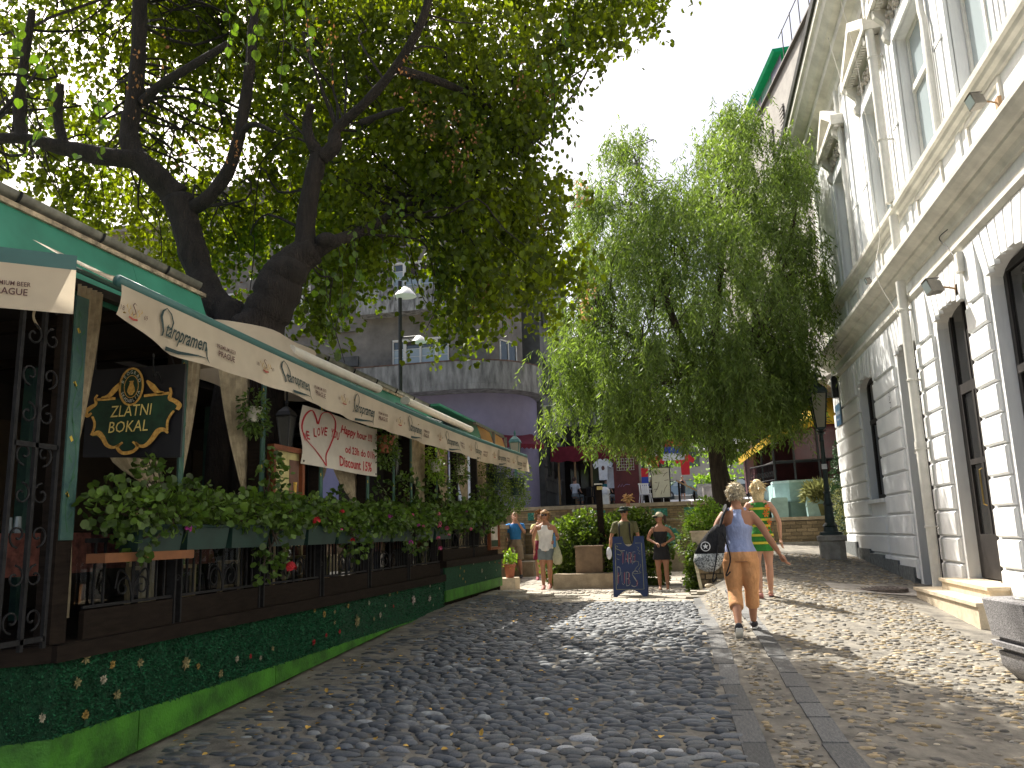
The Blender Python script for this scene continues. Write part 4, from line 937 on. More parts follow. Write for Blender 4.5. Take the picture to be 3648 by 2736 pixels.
for y in (4.13,5.9,7.6,9.6,11.6,13.6,15.6):
    b = MB(); b.lathe([(.006,-.004),(.009,0),(.006,.004)],(-3.29,y,3.10),8); obj("eyelet", b, MATS["brass"], aw)
for y in (4.5,7.8,10.8,13.8,16.4):
    b = MB(); b.tube([(-3.36,y,3.28),(-3.7,y+.35,3.42),(-4.05,y,3.6)],.018,6); obj("folding_arm", b, m_bar, aw)
def cassette(y0,y1,x,z,lab):
    t = thing("awning_cassette", lab, "awning case", (x,(y0+y1)/2,z), "cream awning cases under the roof edge"); b = MB(); b.lathe
    b.loft([[(x+.07*math.cos(a),y,z+.055*math.sin(a)) for a in [2*math.pi*k/14 for k in range(14)]] for y in (y0,y1)]); obj("case", b, m_cream2, t, auto=.6)
    b = MB(); b.loft([[(x+.076*math.cos(a),y,z+.06*math.sin(a)) for a in [2*math.pi*k/14 for k in range(14)]] for y in (y0-.03,y0+.0)]); b.loft([[(x+.076*math.cos(a),y,z+.06*math.sin(a)) for a in [2*math.pi*k/14 for k in range(14)]] for y in (y1,y1+.03)]); obj("end_cap", b, m_cream2, t)
cassette(7.6,10.0,-4.02,3.68,"nearer cream awning case just right of the big tree trunk"); cassette(11.1,14.6,-4.0,3.68,"farther cream awning case near the end of the restaurant roof")
# canvas wrapped around the trunks
b = MB()
for (cx,cy,r0) in ((-4.3,7.55,.75),):
    b.loft([[(cx+(r0*.42+q)*math.cos(a)*(1+.12*math.sin(5*a+h*9)), cy+(r0*1.25+q*.6)*math.sin(a), 3.30+h) for a in [2*math.pi*k/40 for k in range(40)]] for h,q in ((.0,.12),(.15,.10),(.30,.03),(.42,.0),(.48,.03))], False)
obj("trunk_collar", b, m_canv, aw, smooth=True)
# orange panes of the last roof piece
pr = thing("orange_roof_panes", "orange translucent roof panes at the far end of the restaurant", "roof panes", (-4,16.6,3.6))
for k in range(2):
    b = MB(); y = 15.6+k*1.15; b.add([(-4.0,y,3.52),(-4.0,y+1.08,3.48),(-4.12,y+1.08,3.86),(-4.12,y,3.90)],[(0,1,2,3)]); obj("pane", b, M("amber_pane",(.62,.33,.12),.5,.05,trans=.6), pr)
b = MB(); b.box(-4.14,-4.08,15.4,17.9,3.88,3.93); b.box(-4.06,-4.0,15.4,17.9,3.46,3.50); b.box(-4.08,-4.02,16.68,16.75,3.5,3.88); b.box(-4.08,-4.02,17.83,17.9,3.5,3.88); obj("frame", b, MATS["lamp_grey"], pr)
b = MB(); b.box(-7.4,-4.14,13.2,18.0,3.93,3.97); obj("cover", b, m_green, pr)
# near awning on the slanted end
na = thing("near_awning", "beige printed awning piece cut by the photo's left edge", "awning", (-3.5,3.9,3.3))
A_ = Vector((-3.47,3.92,3.05)); dn = Vector((-.72,-.62,0)).normalized()
b = MB(); b.loft([[tuple(A_+dn*t+Vector((0,0,v*.27+.09*t*.0))) for v in range(2)] for t in (0,.3,.6,1.0,1.4,2.0,2.6)], False, 0, False); obj("valance", b, m_canv, na)
b = MB(); b.add([tuple(A_+Vector((0,0,.27))),tuple(A_+dn*2.6+Vector((0,0,.27))),tuple(A_+dn*2.6+Vector((.0,0,.36))),tuple(A_+Vector((0,0,.36)))],[(0,1,2,3)]); obj("dark_trim", b, m_bar, na)
b = MB(); b.add([tuple(A_+Vector((0,0,.34))),tuple(A_+dn*2.6+Vector((0,0,.34))),(-5.9,3.4,3.6),(-4.4,4.4,3.6)],[(0,1,2,3)]); obj("roof_cloth", b, m_canv, na)
awning_print(lambda u,v: tuple(A_+dn*(1.33-u)+Vector((.006,-.006,v*.9))), [.04-1.3+1.3], 1.3, na)
# rope knot and dangling cords
cable([(-3.95,4.1,3.35),(-3.93,4.12,3.2),(-3.95,4.14,3.12),(-3.9,4.18,3.02)], "knotted pale cord hanging in the gap between the two awnings", .008, m_cur)
cable([(-3.5,4.7,2.98),(-3.6,4.85,2.86),(-3.62,4.92,2.9),(-3.66,5.05,2.80)], "dark loose cords dangling below the awning beside the restaurant sign", .006)
# ZLATNI BOKAL sign -------------------------------------------------
sg = thing("restaurant_sign", "black square sign with gilded scroll frame reading ZLATNI BOKAL", "sign", (-3.87,5.0,2.65))
SY = 4.985
b = MB(); b.add([(-4.26,5.0,2.34),(-3.47,5.0,2.30),(-3.46,5.0,2.97),(-4.26,5.0,2.98),(-4.26,5.02,2.34),(-3.47,5.02,2.30),(-3.46,5.02,2.97),(-4.26,5.02,2.98)],[(0,1,2,3),(5,4,7,6),(0,4,5,1),(1,5,6,2),(2,6,7,3),(3,7,4,0)]); obj("board", b, M("sign_black",(.006,.006,.008),.5,.1), sg)
fs = lambda u,v: (-4.26+.80*u, SY-.006, 2.33+.65*v)
fs2 = lambda u,v: (-4.26+.80*u, SY-.010, 2.33+.65*v)
fs3 = lambda u,v: (-4.26+.80*u, SY-.014, 2.33+.65*v)
SHP = [(.13,.64),(.87,.655),(.90,.58),(.96,.50),(.90,.42),(.86,.24),(.74,.20),(.66,.10),(.56,.10),(.53,.04),(.47,.02),(.41,.04),(.38,.10),(.28,.12),(.2,.22),(.10,.24),(.12,.42),(.04,.50),(.10,.58)]
b = MB(); b.add([fs(*p) for p in SHP],[tuple(range(len(SHP)))]); obj("green_field", b, M("sign_green",(.008,.03,.014),.6,.4,8), sg)
b = MB()
for pts,w in (([(.12,.645),(.33,.645)],.03),([(.62,.65),(.88,.66)],.03),([(.14,.70),(.12,.66),(.13,.60),(.09,.57),(.03,.52),(.05,.47),(.09,.50)],[.02,.03,.03,.045,.05,.04,.02]),([(.10,.46),(.13,.38),(.12,.30),(.10,.25)],.025),([(.11,.25),(.17,.27),(.22,.22),(.27,.13),(.34,.10),(.40,.13)],[.02,.06,.05,.04,.03,.02]),([(.43,.15),(.38,.10),(.42,.04),(.48,.03),(.55,.05),(.58,.10),(.53,.15)],[.02,.035,.035,.04,.035,.035,.02]),([(.56,.14),(.60,.10),(.66,.10),(.72,.16),(.78,.25),(.84,.26),(.88,.22)],[.02,.03,.04,.05,.06,.04,.02]),([(.87,.25),(.87,.35),(.90,.42),(.93,.46)],.025),([(.96,.47),(.98,.52),(.93,.57),(.88,.60),(.89,.66),(.88,.72)],[.04,.05,.045,.04,.03,.02]),([(.18,.66),(.26,.68),(.32,.75),(.37,.82)],[.02,.05,.06,.02]),([(.82,.67),(.76,.68),(.70,.75),(.64,.82)],[.02,.05,.06,.02])):
    P_ = spl([(p[0],p[1],0) for p in pts],5); ww = w if not hasattr(w,'__len__') else [w[min(int(i/5),len(w)-1)]*(1-(i%5)/5)+w[min(int(i/5)+1,len(w)-1)]*((i%5)/5) for i in range(len(P_))]
    stroke(b, fs2, P_, ww)
for s in (1,): stroke(b, fs2, [(.485+.118*math.cos(R(a)),.765+.205*math.sin(R(a))) for a in range(0,361,12)], .022)
obj("gilt_scrolls", b, M("gilt_paint",(.55,.24,.05),.5,.4,40,c2=(.65,.42,.10)), sg)
b = MB(); b.add([fs(.485+.112*math.cos(R(a)),.765+.195*math.sin(R(a))) for a in range(0,360,12)],[tuple(range(30))]); obj("medallion", b, MATS["sign_green"], sg)
b = MB(); stroke(b, fs2, [(.485+.072*math.cos(R(a)),.765+.125*math.sin(R(a))) for a in range(0,361,12)], .008)
JG=[(.47,.82),(.50,.82),(.505,.79),(.52,.75),(.525,.71),(.50,.67),(.47,.67),(.445,.71),(.45,.75),(.465,.79)]; b.add([fs2(*p) for p in JG],[tuple(range(len(JG)))]); b.add([fs2(.462,.83),fs2(.462,.818),fs2(.508,.818),fs2(.508,.83)],[(0,1,2,3)])
obj("jug_emblem", b, MATS["gilt_paint"], sg)
b = MB(); put_text(b, "ZLATNI", fs3, .29,.435,.42,.125,.12); put_text(b, "BOKAL", fs3, .28,.26,.40,.125,.12); obj("name_lettering", b, M("gold_letter",(.60,.47,.15),.5), sg)
b = MB()
def arctext(s, a0, a1, rx, ry, h, flip):
    n = len(s)
    for i,ch in enumerate(s):
        a = R(a0+(a1-a0)*i/(n-1)); c, s_ = math.cos(a), math.sin(a); tx, ty = (-s_, c) if flip else (s_, -c)
        vs, fc, tw, th = text2d(ch); k = h/.72
        nx, ny = (-c, -s_) if flip else (c, s_)
        b.add([fs3(.485+rx*c+((x_-tw/2)*tx+(y_-th/2)*nx)*k*.62, .765+ry*s_+((x_-tw/2)*ty+(y_-th/2)*ny)*k) for x_,y_ in vs], fc)
arctext("BEOGRAD", 158, 22, .092, .162, .042, False); arctext("SKADARLIJA", 205, 335, .092, .162, .040, True)
obj("ring_lettering", b, M("pale_letter",(.55,.58,.50),.6), sg)
b = MB(); b.tube([(-4.2,5.0,2.98),(-4.2,5.0,3.42)],.006,5); b.tube([(-3.55,5.0,2.97),(-3.75,5.0,3.42)],.006,5); obj("hanging_wire", b, m_iron, sg)
# Happy hour banner --------------------------------------------------
bn = thing("happy_hour_banner", "white banner with red heart and happy hour lettering tied under the awning", "banner", (-3.84,8.6,2.8))
BY0, BY1 = 7.5, 9.62
def bf(u, v, o=0): return (-3.83+.03*math.sin(u*5)+.02*math.sin(v*7+u*3)*(1-u)+o, BY0+(BY1-BY0)*u, 2.47+.60*v-.012*math.sin(math.pi*u))
b = MB(); b.loft([[bf(i/30,j/10) for j in range(11)] for i in range(31)], False, 0, False); obj("cloth", b, M("banner_white",(.62,.58,.50),.85,.05,3,trans=.2), bn, smooth=True)
b = MB(); f2 = lambda u,v: bf(u,v,.004)
hp = [(.24,.03),(.235,.22),(.30,.42),(.345,.62),(.345,.85),(.30,.97),(.24,1.0),(.18,.93),(.165,.75),(.14,.83),(.09,.95),(.04,.85),(.02,.60),(.05,.42),(.12,.28),(.24,.03)]
P_ = spl([(p[0],p[1],0) for p in hp],4); stroke(b, f2, P_, [.010+.008*abs(math.sin(i*.12)) for i in range(len(P_))])
for i,ch in enumerate("WE LOVE YOU"):
    if ch == ' ': continue
    u = .02+i*.036; v = .37+.22*math.sin((i+.5)/11*2.2); put_text(b, ch, f2, u, v, .030, .15, 0, .02)
obj("heart_and_lettering", b, M("banner_red",(.40,.02,.03),.8), bn)
for s_,a_ in (("Happy hour !!!",(.42,.66,.50,.20,.15,.02)),("od 23h do 01h",(.50,.36,.46,.15,0,.02)),("Discount 15%",(.40,.08,.52,.20,.12,.02))):
    b = MB(); put_text(b, s_, f2, *a_); obj("red_lettering", b, M("banner_red",(.40,.02,.03),.8), bn)
b = MB()
for u,v in ((.02,.05),(.98,.05)): p = bf(u,v,.006); b.ell(p,(.006,.012,.012),8,5)
obj("eyelet", b, m_iron, bn)
# menu cases
def menu(name, lab, x, y0, y1, z0, z1, fr, inner):
    t = thing(name, lab, "menu case", (x,(y0+y1)/2,z0)); b = MB(); w = .05
    b.box(x-.06,x,y0,y0+w,z0,z1); b.box(x-.06,x,y1-w,y1,z0,z1); b.box(x-.06,x,y0+w,y1-w,z0,z0+w); b.box(x-.06,x,y0+w,y1-w,z1-w,z1); b.box(x-.07,x-.061,y0,y1,z0,z1); obj("frame", b, fr, t)
    b = MB(); b.box(x-.055,x-.04,y0+w,y1-w,z0+w,z1-w); obj("menu_sheet", b, inner, t); return t
m_mah = M("mahogany",(.16,.045,.015),.45,.3,5,.1,40)
mt_ = menu("menu_case", "reddish wooden menu case beside the banner", -3.84, 6.98, 7.62, 2.0, 2.62, m_mah, M("menu_yellow",(.42,.37,.16),.7,.2,8))
b = MB(); f2 = lambda u,v: (-3.876,7.03+u,2.08+v)
put_text(b,"Menu",f2,.05,.38,.16,.08)
for k in range(9): stroke(b, f2, [(.04,.33-k*.032),(.04+.2*random.uniform(.6,1),.33-k*.032)], .006)
obj("menu_print", b, m_inkb, mt_)
b = MB(); b.box(-3.878,-3.875,7.36,7.56,2.06,2.5); obj("beer_picture", b, M("beer_brown",(.12,.06,.04),.7), mt_); b = MB(); b.lathe([(.016,0),(.022,.12),(.026,.14)],(-3.872,7.47,2.14),8); obj("beer_glass", b, M("beer_gold",(.6,.35,.06),.5), mt_)
mt_ = menu("menu_case", "menu case with photographs at the far end of the railing", -3.80, 15.25, 16.05, 1.42, 2.28, m_mah, M("menu_photo",(.45,.42,.38),.4,.4,4))
b = MB(); b.box(-3.84,-3.83,15.33,15.97,2.06,2.2); b.box(-3.84,-3.83,15.33,15.97,1.48,1.6); obj("green_panel", b, MATS["sign_green"], mt_)
b = MB(); b.box(-3.90,-3.72,15.2,16.1,2.30,2.34); obj("cap", b, m_wood, mt_)
# curtains tied at mid height
def curtain(y0, y1, yt, z1, lab, x=-4.05, zt=2.15, z0=1.25, wt=.10):
    t = thing("curtain", lab, "curtain", (x,(y0+y1)/2,z0), "tied linen curtains of the restaurant"); b = MB(); rings = []
    for i in range(22):
        s = i/21; z = z1+(z0-z1)*s; k = (z1-z)/(z1-zt) if z > zt else (zt-z)/(zt-z0)
        if z > zt: a = y0+(yt-wt/2-y0)*k**1.6; c = y1+(yt+wt/2-y1)*k**1.6
        else: a = yt-wt/2-.05*math.sin(k*1.6); c = yt+wt/2+.07*math.sin(k*1.6)
        n = 26; rings.append([(x+.022*math.sin(j/n*2*math.pi*5+s)*(.5+.5*abs(1-k)), a+(c-a)*j/n, z) for j in range(n+1)])
    b.loft(rings, False, 0, False); obj("cloth", b, m_cur, t, smooth=True)
    b = MB(); b.tube([(x+.05*math.cos(a),yt+(wt/2+.01)*math.sin(a),zt) for a in [2*math.pi*k/10 for k in range(11)]],.014,5); obj("tie", b, M("curtain_tie",(.6,.55,.45),.8), t)
for a in ((4.6,4.85,4.6,3.5,"curtain behind the left edge of the restaurant sign"),(5.0,5.7,5.5,2.35,"curtain hanging below the restaurant sign"),(5.68,6.08,5.80,3.4,"full curtain just right of the restaurant sign"),(6.32,6.88,6.85,3.4,"curtain sweeping down to the right under a white flower pot"),(8.15,8.6,8.2,2.6,"short curtain below the left half of the banner"),(8.7,9.45,9.35,2.6,"curtain below the right end of the banner"),(10.35,10.95,10.4,3.4,"curtain left of the second lantern"),(11.05,12.1,12.0,3.4,"curtain right of the second lantern"),(12.3,13.3,13.2,3.4,"curtain beside the hanging yellow green plant"),(13.5,14.6,14.5,3.4,"second last curtain of the row"),(14.8,16.0,15.9,3.4,"last curtain at the far corner of the restaurant")): curtain(*a)
# wall lanterns
def lantern(name, lab, c, s, grp, post=False, body=None, glass=None, parent=None):
    x,y,z = c; t = thing(name, lab, "lantern", c, grp); body = body or m_blk; n = 4; ph = math.pi/4
    b = MB(); b.lathe([(.20*s,.62*s),(.21*s,.65*s),(.17*s,.72*s),(.07*s,.80*s),(.03*s,.82*s),(.03*s,.86*s),(.045*s,.88*s),(.012*s,.97*s)],c,n,0,ph); obj("roof", b, body, t)
    b = MB(); b.lathe([(.02*s,-.06*s),(.05*s,.0),(.10*s,.02*s),(.10*s,.05*s)],c,n,0,ph)
    for k in range(4):
        a = ph+k*math.pi/2; b.tube([(x+.10*s*math.cos(a),y+.10*s*math.sin(a),z+.04*s),(x+.185*s*math.cos(a),y+.185*s*math.sin(a),z+.63*s)],.012*s,4)
    obj("cage", b, body, t)
    for k in range(4):
        a = ph+k*math.pi/2; a2 = a+math.pi/2; g = MB(); g.add([(x+.093*s*math.cos(a),y+.093*s*math.sin(a),z+.05*s),(x+.093*s*math.cos(a2),y+.093*s*math.sin(a2),z+.05*s),(x+.175*s*math.cos(a2),y+.175*s*math.sin(a2),z+.62*s),(x+.175*s*math.cos(a),y+.175*s*math.sin(a),z+.62*s)],[(0,1,2,3)]); obj("lamp_pane", g, glass or M("lantern_pane",(.5,.47,.36),.4,.05,trans=.5), t)
    return t
m_lg = M("dim_lantern_glass",(.16,.16,.14),.2,.1,trans=.4)
for y,z,l in ((7.55,2.62,"black lantern hanging behind the left edge of the banner"),(10.65,2.55,"black lantern hanging right of the banner"),(14.0,2.75,"small black lantern near the far end of the restaurant")):
    t = lantern("hanging_lantern", l, (-4.02,y,z), .55, "lanterns hung along the restaurant front", glass=m_lg); b = MB(); b.tube([(-4.02,y,z+.52),(-4.02,y,z+.7),(-3.95,y,z+.72)],.012,5); obj("hook", b, m_iron, t)
# tables and slatted chairs glimpsed inside
def chair_inside(loc, rz, lab):
    t = thing("wooden_chair", lab, "chair", (0,0,0), "pale wooden chairs inside the restaurant"); m = M("pale_chair_wood",(.38,.28,.15),.6,.15,6)
    b = MB(); b.box(-.2,.2,-.2,.2,.44,.47); obj("seat", b, m, t)
    for sx in (-.18,.18):
        for sy in (-.18,.18): b = MB(); b.box(sx-.018,sx+.018,sy-.018,sy+.018,0,.44 if sy < 0 else .92); obj("leg", b, m, t)
    for z in (.58,.68,.78,.88): b = MB(); b.box(-.16,.16,.17,.19,z,z+.05); obj("back_slat", b, m, t)
    for z in (.2,): b = MB(); b.box(-.16,.16,-.19,-.17,z,z+.03); obj("stretcher", b, m, t)
    t.location = loc; t.rotation_euler = (0,0,rz); return t
c0 = chair_inside((-4.5,6.3,1.06), 1.4, "pale slatted chair behind the railing nearest the camera")
dup(c0,(-4.45,7.6,1.06),-1.7,"pale slatted chair seen through the railing below the menu case"); dup(c0,(-4.5,9.0,1.06),1.5,"pale slatted chair behind the railing below the banner"); dup(c0,(-4.6,10.7,1.06),-1.4,"pale slatted chair behind the pink flowers"); dup(c0,(-4.6,13.4,1.06),1.5,"pale slatted chair near the far end of the railing")
def table_inside(loc, lab):
    t = thing("cloth_table", lab, "table", loc, "tables inside the restaurant"); x,y,z = loc
    b = MB(); b.box(x-.4,x+.4,y-.4,y+.4,z+.72,z+.75); obj("tabletop", b, m_wood, t)
    b = MB(); b.loft([[(x+sx*r,y+sy*r,z+h) for sx,sy in ((-1,-1),(0,-1.03),(1,-1),(1.03,0),(1,1),(0,1.03),(-1,1),(-1.03,0))] for r,h in ((.44,.45),(.42,.6),(.41,.757),(.0,.758))], False); obj("tablecloth", b, M("checked_cloth",(.12,.04,.03),.9,.5,14), t)
    b = MB(); b.box(x-.04,x+.04,y-.04,y+.04,z,z+.72); b.box(x-.25,x+.25,y-.04,y+.04,z,z+.05); obj("leg", b, m_wood, t)
    for k in range(2): b = MB(); b.lathe([(.02,0),(.028,.03),(.022,.13),(.02,.131)],(x+.1-.2*k,y+.12*k,z+.76),8); obj("drinking_glass", b, m_glassl, t)
for i,y in enumerate((5.3,7.0,8.3,9.9,12.0,14.6)): table_inside((-5.15,y,1.06), ["table inside behind the restaurant sign","table inside behind the first flower boxes","table inside below the banner's left half","table inside below the second lantern","table inside behind the tied curtains","table inside at the far end"][i])

# ================================================================ TREES AND PLANTS
m_bark = M("linden_bark", (.022,.016,.012), .95, .4, 5, 1.0, 24, stretch=(3,3,.6), dist=.05)
m_bark2 = M("willow_bark", (.05,.036,.024), .95, .4, 5, .9, 24, stretch=(3,3,.5), dist=.05)
m_lin = M("linden_leaf", (.058,.098,.009), .5, .25, .8, isl=.5, trans=.58, c2=(.10,.135,.010), tcol=(2.9,2.6,.5), spec=.4)
m_lbr = M("brown_linden_leaf", (.26,.12,.04), .7, .3, 2, isl=.4, trans=.4)
m_wil = M("willow_leaf", (.11,.17,.040), .5, .25, .8, isl=.4, trans=.45, c2=(.16,.22,.065), tcol=(1.7,1.8,.7), spec=.4)
def trunk(mb, pts, rad, n=12, seed=0):
    P = spl(pts, 5); k = len(P); rr = random.Random(seed); RR = []
    for i in range(k):
        t = i/(k-1)*(len(rad)-1); a = int(min(t, len(rad)-2)); RR.append((rad[a]*(1-(t-a))+rad[a+1]*(t-a))*(1+.07*rr.uniform(-1,1)))
    mb.tube(P, RR, n)
def branches(name, blobs, skel, parent, mat, r=.010):
    b = MB(); S = [Vector(s) for s in skel]
    for (x,y,z,q) in blobs:
        c = Vector((x,y,z)); s = min(S, key=lambda p: (p-c).length+ (0 if p.z < c.z+1 else 1)); m = s.lerp(c,.5)+Vector((random.gauss(0,.1),random.gauss(0,.1),.18*(c-s).length))
        L_ = (c-s).length
        if L_ > 3.2 and random.random() < .6: continue
        w_ = [Vector((random.gauss(0,.07*L_),random.gauss(0,.07*L_),random.gauss(0,.05*L_))) for _ in range(3)]
        b.tube(spl([s, s.lerp(m,.6)+w_[0], m+w_[1], m.lerp(c,.5)+w_[2], c+Vector((0,0,-.1))],3), [r*(1.2+.25*L_)*(1-.065*i_) for i_ in range(13)], 4)
    return obj(name, b, mat, parent)
def foliage_pts(blobs, per, droop, clus=14, zs=.8):
    Pn=[]; Dn=[]
    for (x,y,z,r) in blobs:
        n = int(per*(r/.5)**2); nc = max(3, n//clus)
        cc = rng.normal(0, .5, (nc,3)); cc = cc/np.maximum(1, np.linalg.norm(cc,axis=1)/1.0)[:,None]*r; cc[:,2] *= zs
        for q in cc:
            m = clus; t = rng.random(m)**.9; L_ = droop*rng.uniform(.6,1.4); dr = rng.normal(0,.35,2)
            P = np.stack([x+q[0]+dr[0]*L_*t*.8+rng.normal(0,.05,m), y+q[1]+dr[1]*L_*t*.8+rng.normal(0,.05,m), z+q[2]+.2-L_*t*(.55+.45*t)+rng.normal(0,.03,m)],1); Pn.append(P)
            Dd = rng.normal(0,.45,(m,3)); Dd[:,2] -= .75; Dn.append(Dd)
    return np.concatenate(Pn), np.concatenate(Dn)
